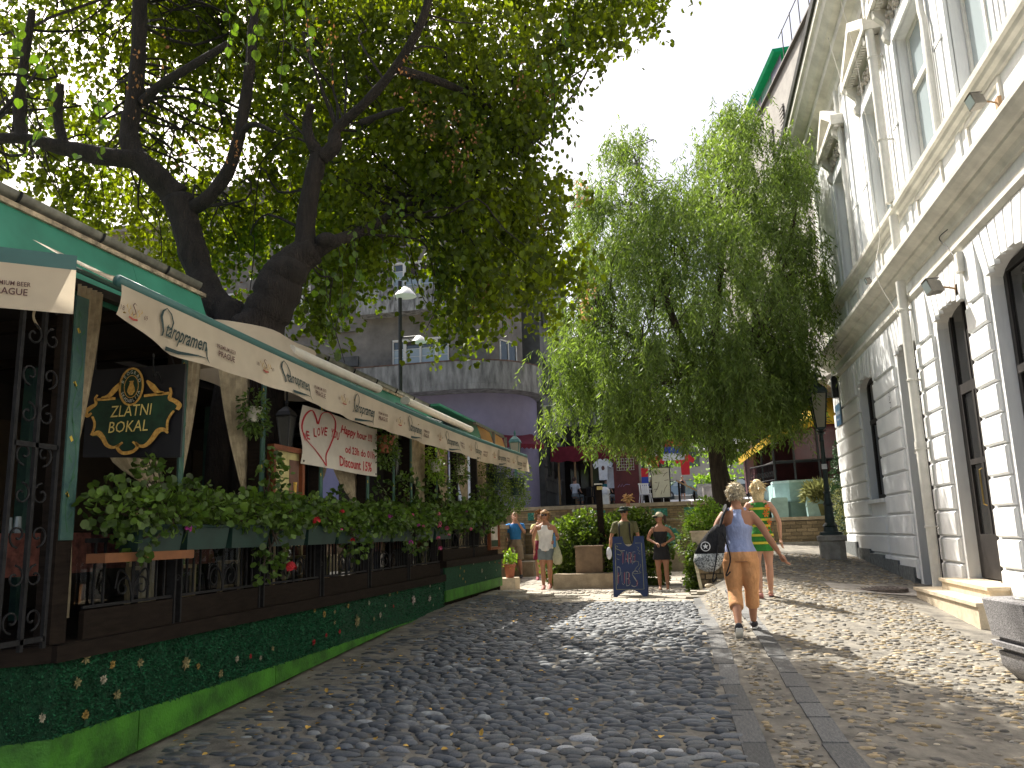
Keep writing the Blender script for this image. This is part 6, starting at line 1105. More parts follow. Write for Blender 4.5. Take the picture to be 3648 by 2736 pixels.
WB_ = [(1.67,19.86,11.67,0.53),(1.75,20.9,12.19,0.61),(1.88,22.44,12.96,0.53),(1.88,22.39,12.94,0.59),(2.28,22.2,12.6,0.62),(2.26,21.93,12.47,0.49),(2.05,19.95,11.5,0.54),(2.05,19.96,11.51,0.57),(-1.43,22.08,12.29,0.46),(-1.27,19.73,11.16,0.56),(-1.44,22.34,12.41,0.54),(-1.28,19.81,11.2,0.56),(-0.91,21.39,12.15,0.5),(-0.92,21.65,12.28,0.57),(-0.98,23.1,12.99,0.42),(-0.91,21.31,12.11,0.61),(1.16,21.43,11.76,0.47),(1.17,21.6,11.84,0.43),(1.15,21.13,11.62,0.46),(1.26,23.18,12.58,0.58),(1.58,20.44,11.17,0.52),(1.49,19.34,10.66,0.59),(1.72,22.29,12.03,0.57),(1.46,18.96,10.48,0.58),(2.04,20.95,11.44,0.41),(2.02,20.65,11.3,0.6),(2.1,21.56,11.72,0.47),(2.19,22.4,12.12,0.48),(2.87,19.84,10.87,0.61),(2.87,19.82,10.86,0.46),(-0.64,18.28,9.74,0.44),(-0.69,19.5,10.28,0.57),(-0.68,19.36,10.22,0.44),(-0.79,22.45,11.58,0.44),(0.81,20.51,10.61,0.45),(0.73,18.37,9.69,0.55),(0.85,21.35,10.98,0.47),(0.91,22.93,11.66,0.44),(1.52,20.21,10.71,0.59),(1.58,21,11.06,0.43),(1.48,19.61,10.44,0.54),(1.49,19.83,10.54,0.6),(2.06,21.64,10.91,0.58),(1.93,20.23,10.31,0.42),(1.84,19.27,9.9,0.54),(1.77,18.5,9.58,0.42),(3.11,22.47,11.13,0.58),(2.94,21.23,10.61,0.59),(3.02,21.82,10.86,0.52),(2.87,20.69,10.39,0.41),(3.23,20.88,10.72,0.43),(3.47,22.45,11.4,0.53),(3.36,21.74,11.09,0.6),(3.12,20.15,10.4,0.59),(-2.17,19.46,9.96,0.45),(-2.31,20.68,10.48,0.56),(-2.16,19.36,9.92,0.6),(-2.14,19.12,9.82,0.61),(-1.9,22.58,11.1,0.61),(-1.75,20.85,10.38,0.55),(-1.68,19.97,10.01,0.58),(-1.6,19.06,9.63,0.59),(-1.04,23.44,11.75,0.47),(-0.83,18.62,9.68,0.46),(-0.82,18.39,9.59,0.46),(-0.98,22.16,11.2,0.62),(-0.32,22.97,11.04,0.56),(-0.29,20.29,9.96,0.46),(-0.27,18.9,9.39,0.52),(-0.27,19.19,9.51,0.56),(0.21,21.29,10.43,0.54),(0.19,18.88,9.44,0.46),(0.22,22.16,10.79,0.45),(0.22,22.06,10.75,0.61),(0.88,21.71,10.34,0.61),(0.86,21.16,10.12,0.57),(0.9,22.14,10.51,0.44),(0.86,21.11,10.1,0.53),(1.69,23.44,11.09,0.57),(1.65,22.86,10.86,0.43),(1.6,22.21,10.6,0.54),(1.7,23.61,11.16,0.4),(1.92,20.27,9.63,0.56),(2.04,21.52,10.12,0.49),(1.96,20.65,9.77,0.52),(2.26,23.77,10.99,0.52),(3.01,21.95,10.5,0.53),(3.03,22.1,10.55,0.59),(2.62,19.11,9.36,0.61),(2.95,21.5,10.31,0.46),(3.2,20.07,9.78,0.58),(3.46,21.73,10.45,0.59),(3.16,19.83,9.68,0.42),(3.28,20.58,9.98,0.51),(-2.37,19.69,9.43,0.41),(-2.52,20.91,9.9,0.51),(-2.59,21.47,10.12,0.48),(-2.75,22.8,10.64,0.57),(-2.02,23.35,11.08,0.49),(-1.65,18.99,9.33,0.44),(-1.91,22.02,10.55,0.44),(-1.76,20.35,9.88,0.55),(-1.24,23.67,10.77,0.57),(-1.14,21.76,10.04,0.54),(-1.04,19.87,9.31,0.54),(-1.14,21.89,10.08,0.53),(-0.36,19.12,8.91,0.56),(-0.46,24.04,10.76,0.41),(-0.37,19.42,9.02,0.62),(-0.35,18.34,8.62,0.58),(0.31,21.83,10.18,0.4),(0.33,23.23,10.73,0.47),(0.33,23.71,10.91,0.6),(0.26,18.68,8.96,0.49),(0.62,18.37,8.51,0.42),(0.63,18.5,8.56,0.59),(0.66,19.35,8.88,0.47),(0.7,20.65,9.36,0.52),(1.36,19.99,8.95,0.5),(1.59,23.29,10.15,0.45),(1.29,18.94,8.57,0.58),(1.35,19.83,8.89,0.6),(2.13,20.05,9.14,0.42),(2.46,23.12,10.28,0.5),(2.14,20.1,9.16,0.44),(2.07,19.44,8.91,0.59),(2.62,21.67,9.62,0.51),(2.54,21.01,9.38,0.49),(2.34,19.34,8.77,0.58),(2.8,23.13,10.15,0.52),(2.97,19.67,8.67,0.44),(3.25,21.56,9.34,0.58),(3.22,21.32,9.25,0.42),(3.49,23.13,9.89,0.43),(-2.55,22.34,10.01,0.6),(-2.16,18.9,8.72,0.5),(-2.61,22.86,10.2,0.47),(-2.3,20.08,9.17,0.57),(-1.92,23.02,9.66,0.59),(-1.85,22.17,9.37,0.44),(-1.84,22.06,9.33,0.53),(-1.74,20.9,8.93,0.52),(-1.28,23.51,10.19,0.48),(-1.01,18.6,8.41,0.61),(-1.15,21.07,9.3,0.55),(-1.09,20.02,8.92,0.43),(-0.48,19.52,8.4,0.6),(-0.48,19.72,8.47,0.6),(-0.46,18.9,8.19,0.5),(-0.45,18.57,8.08,0.43),(0.22,21.25,9.14,0.45),(0.2,19.74,8.61,0.47),(0.24,23.65,9.98,0.42),(0.21,20.44,8.86,0.59),(1,24.29,10.18,0.42),(0.76,18.6,8.19,0.4),(0.84,20.6,8.89,0.59),(0.8,19.56,8.53,0.46),(1.35,17.94,7.97,0.55),(1.38,18.39,8.12,0.52),(1.41,18.75,8.25,0.53),(1.74,23.22,9.81,0.5),(2.05,22.23,9.16,0.41),(1.79,19.4,8.21,0.48),(1.94,21.04,8.76,0.46),(2.03,21.97,9.07,0.46),(2.62,19.56,8.29,0.42),(2.55,19.07,8.12,0.45),(3.07,22.98,9.44,0.49),(2.77,20.71,8.68,0.61),(3.23,19.94,8.18,0.47),(3.41,21.02,8.53,0.46),(3.3,20.38,8.32,0.45),(3.23,19.94,8.18,0.56),(-2.16,20.18,8.32,0.61),(-2.38,22.33,9.02,0.48),(-1.98,18.54,7.78,0.5),(-2.21,20.69,8.48,0.48),(-1.8,19.63,8.06,0.57),(-1.94,21.16,8.55,0.46),(-2.1,22.82,9.09,0.5),(-1.72,18.69,7.75,0.46),(-1.46,23.52,9.32,0.61),(-1.36,21.94,8.81,0.43),(-1.2,19.4,7.98,0.44),(-1.25,20.22,8.25,0.54),(-0.66,20.51,8.26,0.55),(-0.75,23.14,9.1,0.49),(-0.7,21.67,8.63,0.46),(-0.67,20.7,8.32,0.54),(-0.04,21.01,8.34,0.44),(-0.03,19.3,7.8,0.58),(-0.04,19.98,8.02,0.44),(-0.04,19.55,7.88,0.51),(0.69,19.8,7.96,0.45),(0.74,21.03,8.34,0.53),(0.64,18.23,7.46,0.53),(0.69,19.7,7.92,0.62),(1.67,22.26,8.75,0.48),(1.39,18.5,7.56,0.59),(1.78,23.63,9.18,0.57),(1.65,21.88,8.63,0.62),(2.09,21.94,8.34,0.59),(2.21,23.19,8.72,0.47),(1.83,19.2,7.51,0.52),(2.05,21.55,8.22,0.48),(2.84,22,8.2,0.52),(2.85,22.05,8.22,0.44),(2.93,22.65,8.4,0.43),(2.99,23.16,8.55,0.54),(3.16,21.47,8.31,0.5),(3.23,21.94,8.45,0.42),(3.35,22.79,8.72,0.49),(3.05,20.71,8.08,0.56),(-2.04,18.86,7.42,0.59),(-2.2,20.35,7.87,0.52),(-2.32,21.45,8.21,0.56),(-2.17,20.06,7.78,0.57),(-1.91,19.95,7.4,0.54),(-1.91,19.92,7.39,0.56),(-1.95,20.32,7.51,0.53),(-1.92,20.01,7.42,0.58),(-1.09,22.64,8.39,0.61),(-0.93,19.32,7.41,0.44),(-1.15,23.76,8.72,0.61),(-0.9,18.63,7.21,0.57),(-0.35,22.88,8.36,0.47),(-0.35,22.92,8.37,0.51),(-0.32,20.82,7.76,0.43),(-0.33,22.02,8.11,0.55),(0.03,18.22,7.06,0.46),(0.04,24.37,8.87,0.56),(0.04,23.68,8.67,0.56),(0.03,18.52,7.15,0.48),(1.05,24.29,8.33,0.58),(0.97,22.41,7.82,0.57),(1.02,23.78,8.19,0.49),(0.77,17.88,6.58,0.47),(1.17,21.6,7.84,0.46),(1.05,19.33,7.2,0.42),(1.09,20.06,7.4,0.51),(1.17,21.6,7.84,0.61),(1.54,18.33,6.87,0.6),(1.83,21.83,7.85,0.54),(1.93,22.98,8.18,0.4),(1.98,23.54,8.34,0.47),(2.75,22.35,7.85,0.47),(2.43,19.78,7.14,0.45),(2.73,22.23,7.81,0.5),(2.35,19.11,6.96,0.48),(3.2,21.42,7.55,0.59),(3.24,21.64,7.61,0.58),(3.01,20.1,7.19,0.59),(3.44,23.01,7.98,0.52),(3.67,21.95,7.79,0.59),(3.65,21.83,7.76,0.51),(3.54,21.15,7.57,0.43),(3.57,21.36,7.63,0.62),(-2.88,20.43,7.06,0.45),(-3.09,21.89,7.44,0.6),(-3.16,22.44,7.59,0.49),(-3.09,21.94,7.45,0.58),(-2.46,20.47,6.98,0.44),(-2.24,18.67,6.52,0.56),(-2.67,22.18,7.43,0.41),(-2.28,18.96,6.59,0.47),(-1.8,19.3,6.65,0.53),(-1.98,21.28,7.15,0.48),(-2.13,22.94,7.58,0.5),(-1.96,21.07,7.1,0.55),(-1.38,23.81,8.01,0.57),(-1.23,21.28,7.34,0.51),(-1.26,21.73,7.46,0.46),(-1.06,18.35,6.57,0.52),(-0.42,24.19,8.07,0.48),(-0.43,24.3,8.1,0.57),(-0.34,19.49,6.84,0.45),(-0.41,23.57,7.91,0.62),(0.2,21.29,7.04,0.57),(0.21,23.15,7.5,0.58),(0.18,19.59,6.61,0.58),(0.22,24.03,7.72,0.53),(0.51,22.01,7.38,0.49),(0.55,23.8,7.84,0.54),(0.51,22.34,7.46,0.43),(0.49,21.17,7.16,0.56),(1.34,19.51,6.36,0.51),(1.65,24.02,7.44,0.42),(1.26,18.29,6.07,0.44),(1.54,22.46,7.06,0.47),(2.12,22.83,7.14,0.41),(2.06,22.12,6.97,0.58),(2.06,22.2,6.99,0.59),(2.13,22.89,7.15,0.54),(2.36,18.96,6.28,0.46),(2.9,23.25,7.32,0.47),(2.6,20.85,6.74,0.59),(2.74,21.97,7,0.57),(2.76,19.11,6.3,0.44),(2.82,19.47,6.38,0.52),(3.05,21.12,6.78,0.42),(3.13,21.6,6.9,0.42),(3.59,20.92,6.89,0.43),(3.83,22.37,7.25,0.48),(3.77,22.02,7.17,0.5),(3.51,20.46,6.78,0.58),(-3.18,21.62,6.53,0.41),(-3.07,20.87,6.36,0.61),(-3.25,22.07,6.63,0.48),(-2.93,19.88,6.14,0.46),(-2.58,22.87,7.15,0.46),(-2.47,21.9,6.92,0.55),(-2.23,19.77,6.41,0.51),(-2.44,21.61,6.85,0.46),(-2.06,23.46,7.02,0.46),(-1.69,19.24,6.06,0.51),(-1.89,21.52,6.58,0.51),(-2.04,23.22,6.96,0.44),(-1.11,19.19,6.07,0.5),(-1.2,20.72,6.42,0.48),(-1.31,22.63,6.85,0.62),(-1.38,23.81,7.12,0.45),(-0.58,18.41,5.66,0.42),(-0.58,18.3,5.64,0.61),(-0.66,21.03,6.23,0.5),(-0.58,18.51,5.69,0.59),(0.26,23.66,6.85,0.52),(0.21,19.78,6,0.44),(0.21,19.74,5.99,0.43),(0.22,20.15,6.08,0.41),(0.47,23.23,6.63,0.58),(0.41,20.05,5.96,0.5),(0.43,21.27,6.22,0.57),(0.4,19.74,5.89,0.51),(1.19,20.07,5.93,0.4),(1.21,20.41,6,0.59),(1.12,19,5.7,0.54),(1.11,18.74,5.64,0.46),(1.87,20.73,6.33,0.53),(1.83,20.34,6.25,0.57),(2.08,23.03,6.85,0.46),(2.03,22.53,6.73,0.57),(2.49,21.34,6.21,0.56),(2.56,21.97,6.34,0.46),(2.54,21.76,6.3,0.56),(2.43,20.81,6.09,0.6),(2.96,21.29,6.18,0.53),(2.73,19.65,5.83,0.55),(2.69,19.35,5.77,0.52),(2.89,20.79,6.07,0.55),(-3.03,19.98,5.76,0.59),(-3.09,20.4,5.84,0.46),(-2.5,20.16,5.87,0.46),(-2.62,21.13,6.07,0.48),(-2.73,22.02,6.25,0.61),(-2.82,22.71,6.4,0.48),(-1.91,22.13,5.98,0.49),(-1.68,19.45,5.46,0.57),(-1.88,21.79,5.91,0.48),(-1.88,21.84,5.92,0.41),(-1.29,23.63,6.13,0.43),(-1.2,22.07,5.84,0.57),(-1.03,18.99,5.26,0.53),(-1.05,19.26,5.31,0.45),(-0.91,23.08,6.3,0.53),(-0.9,22.77,6.24,0.61),(-0.75,18.93,5.47,0.59),(-0.92,23.36,6.36,0.54),(-0.08,20.62,5.8,0.48),(-0.07,19.51,5.58,0.55),(-0.08,21.84,6.05,0.46),(-0.07,18.96,5.47,0.51),(0.7,21.85,5.77,0.6),(0.72,22.56,5.9,0.5),(0.72,22.49,5.88,0.55),(0.64,20.04,5.43,0.44),(1.21,22.47,5.82,0.47),(1.14,21.24,5.6,0.42),(1.16,21.57,5.66,0.5),(1.21,22.57,5.84,0.59),(1.44,19.2,5.09,0.61),(1.78,23.66,5.88,0.45),(1.49,19.86,5.21,0.43),(1.75,23.25,5.81,0.57),(2.46,20.39,5.3,0.57),(2.46,20.38,5.3,0.47),(2.5,20.68,5.35,0.55),(2.44,20.2,5.27,0.52),(2.94,20.9,5.37,0.49),(2.98,21.19,5.42,0.5),(3.06,21.79,5.52,0.42),(2.8,19.9,5.19,0.41),(-2.97,20.71,5.1,0.45),(-3.02,21.05,5.16,0.45),(-2.46,20.6,5.38,0.56),(-2.4,20.11,5.29,0.43),(-2.61,21.9,5.61,0.44),(-2.68,22.46,5.71,0.53),(-1.75,20.95,5.19,0.46),(-1.58,18.95,4.86,0.61),(-1.64,19.7,4.98,0.42),(-1.92,23.01,5.53,0.52),(-1.34,22.15,5.18,0.46),(-1.2,19.92,4.83,0.54),(-1.32,21.9,5.13,0.45),(-1.19,19.76,4.8,0.51),(-0.9,21.84,5.15,0.43),(-0.89,21.42,5.09,0.53),(-0.78,18.82,4.67,0.49),(-0.93,22.55,5.26,0.5),(0.05,23.89,5.69,0.55),(0.04,21.34,5.26,0.4),(0.04,20.16,5.07,0.4),(0.04,20.65,5.15,0.44),(0.4,18.96,4.81,0.46),(0.44,21.02,5.15,0.43),(0.45,21.35,5.21,0.61),(0.47,22.27,5.36,0.61),(0.91,19.59,4.74,0.61),(0.97,20.98,4.96,0.56),(1.04,22.5,5.19,0.43),(0.87,18.82,4.62,0.58),(1.65,18.7,4.64,0.41),(1.99,22.45,5.23,0.55),(1.8,20.39,4.9,0.55),(1.99,22.49,5.23,0.4),(2.54,22.37,4.93,0.59),(2.36,20.78,4.7,0.53),(2.22,19.57,4.53,0.57),(2.45,21.59,4.82,0.49),(2.67,20.66,4.99,0.6),(2.7,20.9,5.03,0.59),(2.57,19.91,4.87,0.46),(2.6,20.08,4.9,0.46),(-3.26,21,4.49,0.58),(-3.26,21,4.49,0.49),(-2.68,21.48,4.47,0.52),(-2.62,20.99,4.41,0.42),(-1.77,20.67,4.48,0.44),(-1.79,20.89,4.51,0.56),(-1.73,20.13,4.41,0.46),(-1.8,21.04,4.53,0.51),(-1.49,20.44,4.67,0.56),(-1.49,20.48,4.68,0.4),(-1.45,19.86,4.59,0.44),(-1.62,22.17,4.92,0.45),(-0.47,19.38,4.37,0.4),(-0.5,20.96,4.58,0.51),(-0.54,22.42,4.79,0.55),(-0.51,21.22,4.62,0.41),(0.08,19.62,4.38,0.44),(0.08,21.46,4.63,0.54),(0.08,20.04,4.44,0.46),(0.07,18.46,4.22,0.53),(0.56,19.66,4.41,0.57),(0.63,22.09,4.74,0.43),(0.67,23.53,4.94,0.56),(0.63,22.12,4.75,0.47),(1.32,21.64,4.5,0.62),(1.38,22.56,4.62,0.44),(1.18,19.28,4.19,0.45),(1.17,19.23,4.19,0.59),(1.65,20.45,4.3,0.51),(1.67,20.74,4.34,0.56),(1.66,20.65,4.33,0.59),(1.81,22.45,4.56,0.59),(2.34,20.74,4.43,0.58),(2.31,20.53,4.4,0.53),(2.26,20.06,4.34,0.58),(2.3,20.46,4.39,0.48),(-2.46,21,3.79,0.42),(-2.46,21,3.79,0.5),(-2.18,20.85,3.83,0.57),(-2.21,21.12,3.85,0.46),(-1.36,19.99,3.84,0.4),(-1.41,20.74,3.92,0.45),(-1.38,20.18,3.86,0.57),(-1.49,21.81,4.03,0.49),(-0.92,20.15,3.7,0.42),(-1,21.9,3.87,0.6),(-0.92,20.13,3.7,0.52),(-1.02,22.39,3.92,0.51),(-0.18,18.91,3.78,0.6),(-0.21,22.38,4.16,0.44),(-0.21,21.64,4.08,0.44),(-0.21,22.09,4.12,0.48),(0.49,19.29,3.63,0.53),(0.55,21.63,3.87,0.41),(0.48,19.1,3.61,0.46),(0.55,21.91,3.89,0.61),(1.04,21.74,3.71,0.46),(1,20.81,3.62,0.59),(1.01,20.94,3.63,0.51),(1.05,21.78,3.71,0.43)]
T1 = thing("linden_tree", "linden tree with the forking dark trunk leaning left through the restaurant awning", "tree", (-4.95,7.9,1.1), "trees growing through the restaurant")
T2 = thing("linden_tree", "linden tree with the thick gnarled trunk leaning right through the restaurant awning", "tree", (-4.55,7.9,1.1), "trees growing through the restaurant")
b = MB()
t1 = [(-4.95,7.9,1.0),(-4.93,7.9,2.5),(-4.83,7.90,4.01),(-5.14,7.90,4.41),(-5.39,7.95,4.84),(-5.55,7.95,5.31),(-5.69,7.95,5.72)]
trunk(b, t1, [.20,.20,.21,.17,.16,.165,.17,.19], 14, 1)
t1a = [(-5.73,7.95,5.76),(-5.91,7.80,5.99),(-6.13,7.70,6.21)]; trunk(b, t1a, [.17,.14,.13], 12, 2)
t1b = [(-6.09,7.70,6.14),(-6.22,7.70,6.51),(-6.17,7.70,7.04),(-6.08,7.60,7.58),(-6.03,7.50,8.30)]; trunk(b, t1b, [.11,.12,.10,.09,.085,.08], 12, 3)
t1c = [(-6.06,7.70,6.16),(-6.40,7.50,6.16),(-6.80,7.30,6.23),(-7.11,7.10,6.28),(-7.59,6.90,6.24)]; trunk(b, t1c, [.11,.11,.09,.06,.05], 12, 4)
t1d = [(-5.50,7.95,5.59),(-5.26,7.90,5.68),(-5.02,7.90,5.97),(-4.84,7.80,6.30),(-4.75,7.80,6.88),(-4.64,7.70,7.45),(-4.62,7.70,7.87)]; trunk(b, t1d, [.085,.08,.075,.07,.065,.06,.04], 10, 5)
trunk(b, [(-6.06,7.70,6.90),(-5.76,7.60,7.01),(-5.36,7.50,7.09),(-4.72,7.40,7.27)], [0.061, 0.055, 0.049, 0.037], 8, 6)
trunk(b, [(-4.92,7.85,6.22),(-4.69,7.70,6.36),(-4.49,7.60,6.33),(-4.23,7.50,6.15)], [0.037, 0.037, 0.030, 0.018], 8, 7)
trunk(b, [(-6.73,7.30,6.21),(-6.86,7.30,6.63),(-6.77,7.20,6.97)], [0.061, 0.055, 0.043], 8, 8); trunk(b, [(-7.12,7.10,6.25),(-7.21,7.10,6.69),(-7.08,7.00,7.25),(-6.94,6.90,7.74)], [0.073, 0.061, 0.049, 0.037], 8, 9)
obj("trunk", b, m_bark, T1, smooth=True)
b = MB()
t2 = [(-4.55,7.9,1.0),(-4.52,7.9,2.6),(-4.53,7.85,3.91),(-4.36,7.85,4.32),(-4.29,7.90,4.60),(-4.13,7.95,4.82),(-3.96,8.00,4.94)]
trunk(b, t2, [.27,.27,.27,.25,.25,.20,.16], 16, 11)
trunk(b, [(-4.64,7.65,3.95),(-4.48,7.75,4.10),(-4.32,7.85,4.37)], [0.173, 0.184, 0.216], 12, 12)
t2a = [(-4.01,7.95,4.80),(-4.05,7.95,5.14),(-4.01,7.95,5.52),(-3.93,7.95,5.91),(-3.88,7.95,6.10)]; trunk(b, t2a, [.14,.115,.105,.10,.10], 12, 13)
trunk(b, [(-3.89,7.95,6.04),(-3.97,7.85,6.21),(-4.00,7.85,6.43),(-3.90,7.75,6.57)], [0.076, 0.065, 0.054, 0.043], 9, 14)
t2b = [(-3.86,7.95,6.01),(-3.71,7.95,6.13),(-3.68,7.95,6.33),(-3.28,7.85,6.56),(-2.91,7.75,6.84),(-2.54,7.55,7.16),(-2.37,7.45,7.51)]; trunk(b, t2b, [.09,.09,.06,.055,.05,.05,.04], 10, 15)
t2c = [(-3.96,8.00,4.92),(-3.75,8.05,5.02),(-3.53,8.45,5.29),(-3.33,8.85,5.62),(-3.14,9.25,5.91),(-2.89,9.55,6.19),(-2.46,10.15,6.80),(-2.05,10.75,7.17)]; trunk(b, t2c, [.12,.075,.06,.055,.05,.045,.03,.02], 10, 16)
trunk(b, [(-3.34,7.85,6.31),(-3.02,7.75,6.32),(-2.73,7.55,6.23)], [0.038, 0.032, 0.022], 7, 17)
trunk(b, [(-2.86,7.75,6.83),(-2.50,8.35,6.95),(-2.19,9.35,7.16),(-1.64,10.35,6.99)], [0.054, 0.049, 0.032, 0.016], 7, 18)
b.ell((-4.24,7.85,4.63), (.26,.22,.2), 12, 8); b.ell((-3.79,7.95,5.00), (.13,.12,.09), 10, 6)
obj("trunk", b, m_bark, T2, smooth=True)
A1 = [q for q in LB if q[1] < 7.4 and q[0] < -3.2 or q[0] < -6]; A2 = [q for q in LB if q not in A1]
def dens(bl, path): return [tuple(v) for p in path for v in spl(p, 3)]
branches("branch", A1, dens(0,[t1b,t1c,t1d]), T1, m_bark); branches("branch", A2, dens(0,[t2a,t2b,t2c]), T2, m_bark)
near_leaves = []
for T,A,s in ((T1,A1,0),(T2,A2,1)):
    P,Dd = foliage_pts(A, 205 if s == 0 else 235, .5); keep = np.hypot(P[:,0],P[:,1]) > 2.6; keep &= ~((P[:,2] < 3.8) & (P[:,0] < -3.1)); P=P[keep]; Dd=Dd[keep]
    V,F = scatter(P, Dd, .067, 'linden', .25, .3); npmesh("foliage", V, F, m_lin, T, kind='stuff')
P,Dd = foliage_pts([(-3.63,7.50,7.15,0.3),(-2.53,7.50,6.52,0.3),(-2.49,7.60,6.14,0.28),(-2.25,8.00,6.09,0.35),(-2.09,8.00,5.85,0.3),(-1.54,8.40,6.83,0.25),(-4.47,7.00,5.80,0.35),(-4.91,6.50,6.42,0.35),(-2.53,9.50,4.74,0.22),(-1.48,10.00,6.13,0.2),(-1.63,10.00,5.63,0.2),(-5.13,8.50,4.58,0.22)], 60, .5, 12)
V,F = scatter(P, Dd, .045, 'blade', .25); npmesh("withered_foliage", V, F, m_lbr, T2, kind='stuff')
# hanging outer sprays with leaves one can pick out singly
lv, lf = leaf_shape('linden'); mbl = MB(); mbl.add([tuple(v) for v in lv],[tuple(f) for f in lf]); lme = mesh_of("leaf", mbl, M("near_linden_leaf",(.05,.105,.010),.5,.25,3,rnd=.4,trans=.5,c2=(.085,.14,.012),tcol=(2.0,2.0,.7)), False)
rr = random.Random(5); cnt = 0
for (u,v,w) in [(-2.80,9.00,4.56),(-2.60,9.30,4.27),(-2.42,9.10,4.55),(-2.88,8.90,4.89),(-2.17,9.50,4.58),(-3.21,7.00,4.02),(-3.35,7.00,3.80),(-3.02,7.60,4.58),(-2.81,7.60,4.66),(-3.20,7.30,4.30),(-1.00,7.80,6.56),(-1.20,8.00,6.27),(-3.11,5.00,5.57),(-2.80,5.00,5.40),(-2.96,5.00,5.66),(-2.72,5.20,5.63),(-3.39,5.20,5.51),(-4.73,4.60,5.05),(-4.66,4.80,4.96),(-4.35,5.00,4.71)]:
    c = Vector((u,v,w)); tip = c+Vector((rr.gauss(0,.12),rr.gauss(0,.12),-.45)); tw = MB(); pp = spl([tuple(c+Vector((0,0,.5))),tuple(c+Vector((.05,0,.1))),tuple(tip)],5); tw.tube(pp, .004, 4); obj("twig", tw, m_bark, T2)
    for k in range(15):
        if cnt >= 296: break
        p = pp[int(k/15*(len(pp)-1))]+Vector((rr.gauss(0,.04),rr.gauss(0,.04),rr.gauss(0,.03))); d_ = Vector((rr.gauss(0,.6),rr.gauss(0,.6),-.8)).normalized()
        s = rr.uniform(.055,.08); piece("leaf", lme, T2, Matrix.Translation(p) @ d_.to_track_quat('Y','Z').to_matrix().to_4x4() @ Matrix.Rotation(rr.uniform(0,6.28),4,'Y') @ Matrix.Scale(s,4)); cnt += 1
# willow ------------------------------------------------------------
TW = thing("willow_tree", "tall feathery pale green willow in the middle of the street", "tree", (.72,20.7,.9))
b = MB(); tw0 = [(.74,20.7,.7),(0.78,20.70,2.38),(0.70,20.70,3.29),(0.70,20.70,4.46),(0.51,20.80,5.32),(0.14,20.90,5.85)]; trunk(b, tw0, [.34,.26,.22,.20,.17,.14], 14, 21)
tw1 = [(0.71,20.70,4.22),(0.77,20.80,5.66),(1.02,20.90,7.50),(1.45,21.00,10.04),(1.73,21.00,11.99)]; trunk(b, tw1, [.14,.14,.11,.07,.03], 10, 22)
tw2 = [(0.31,20.90,5.71),(-0.27,20.60,7.54),(-0.63,20.80,9.56),(-0.78,21.00,11.53)]; trunk(b, tw2, [.12,.09,.06,.03], 9, 23)
tw3 = [(0.75,20.70,4.69),(1.69,20.50,6.00),(2.65,20.70,7.90),(3.18,20.90,9.79)]; trunk(b, tw3, [.12,.09,.06,.03], 9, 24)
tw4 = [(0.40,20.80,5.44),(-0.57,20.00,6.08),(-1.65,19.60,6.79),(-2.45,19.80,7.64)]; trunk(b, tw4, [.09,.07,.05,.03], 8, 25)
obj("trunk", b, m_bark2, TW, smooth=True)
branches("branch", WB_, dens(0,[tw1,tw2,tw3,tw4]), TW, m_bark2, .012)
def willow_pts(blobs, per):
    Pn=[]; Dn=[]
    for (x,y,z,r) in blobs:
        ns = int(per*(r/.5)**2*random.choice([.25,.6,1,1.5,2.0]))
        for _ in range(ns):
            q = rng.normal(0,.5,3)*r; L_ = rng.uniform(.5,1.25)*(1.0 if z < 7 else .75); m = int(L_/.042); t = np.arange(m)/m; dr = rng.normal(0,.18,2)
            P = np.stack([x+q[0]+dr[0]*L_*t+rng.normal(0,.015,m), y+q[1]+dr[1]*L_*t+rng.normal(0,.015,m), z+q[2]+.4-L_*(t*.35+.65*t*t)],1); Pn.append(P)
            Dd = np.zeros((m,3)); Dd[:,2] = -.9; Dd[:,0] = np.where(np.arange(m)%2,.5,-.5)+dr[0]; Dd[:,1] = rng.normal(0,.4,m); Dn.append(Dd)
    return np.concatenate(Pn), np.concatenate(Dn)
P,Dd = willow_pts(WB_, 18); keep = P[:,2] > 3.55+.35*np.sin(P[:,0]*5)*np.sin(P[:,1]*3); P = P[keep]; Dd = Dd[keep]; V,F = scatter(P, Dd, .155, 'willow', .28); npmesh("foliage", V, F, m_wil, TW, kind='stuff')
P,Dd = foliage_pts([(-1.94,18.50,10.04,0.4),(-2.16,17.50,7.17,0.35),(-2.12,17.50,6.84,0.3)], 90, .5, 12); V,F = scatter(P, Dd, .09, 'blade', .25); npmesh("withered_foliage", V, F, M("withered_willow",(.36,.20,.09),.7,.3,2,isl=.4,trans=.4), TW, kind='stuff')
# shrubs -------------------------------------------------------------
def shrub(name, lab, cat, loc, blobs, n, size, kind, mat, group=None, stems=True, flat=.6, shell=True):
    t = thing(name, lab, cat, loc, group); Pn=[]; Dn=[]; tot = sum(b_[3]**2 for b_ in blobs)
    for (x,y,z,r,*zz) in blobs:
        k = int(n*r*r/tot); q = rng.normal(0,1,(k,3)); q /= np.linalg.norm(q,axis=1)[:,None]; rad = r*(rng.uniform(.55,1.05,k) if shell else rng.uniform(.1,1,k)); q2 = q*rad[:,None]; q2[:,2] *= (zz[0] if zz else 1)
        Pn.append(q2+np.array([x,y,z])); Dn.append(q+np.array([0,0,-.2]))
    V,F = scatter(np.concatenate(Pn), np.concatenate(Dn), size, kind, .5, flat); npmesh("foliage", V, F, mat, t, kind='stuff')
    if stems:
        b = MB(); 
        for (x,y,z,r,*zz) in blobs: 
            for k in range(3): b.tube([(loc[0]+random.gauss(0,.06),loc[1]+random.gauss(0,.06),loc[2]),(x+random.gauss(0,r*.3),y+random.gauss(0,r*.3),z)],[.012,.005],4)
        obj("stems", b, m_bark2, t)
    return t
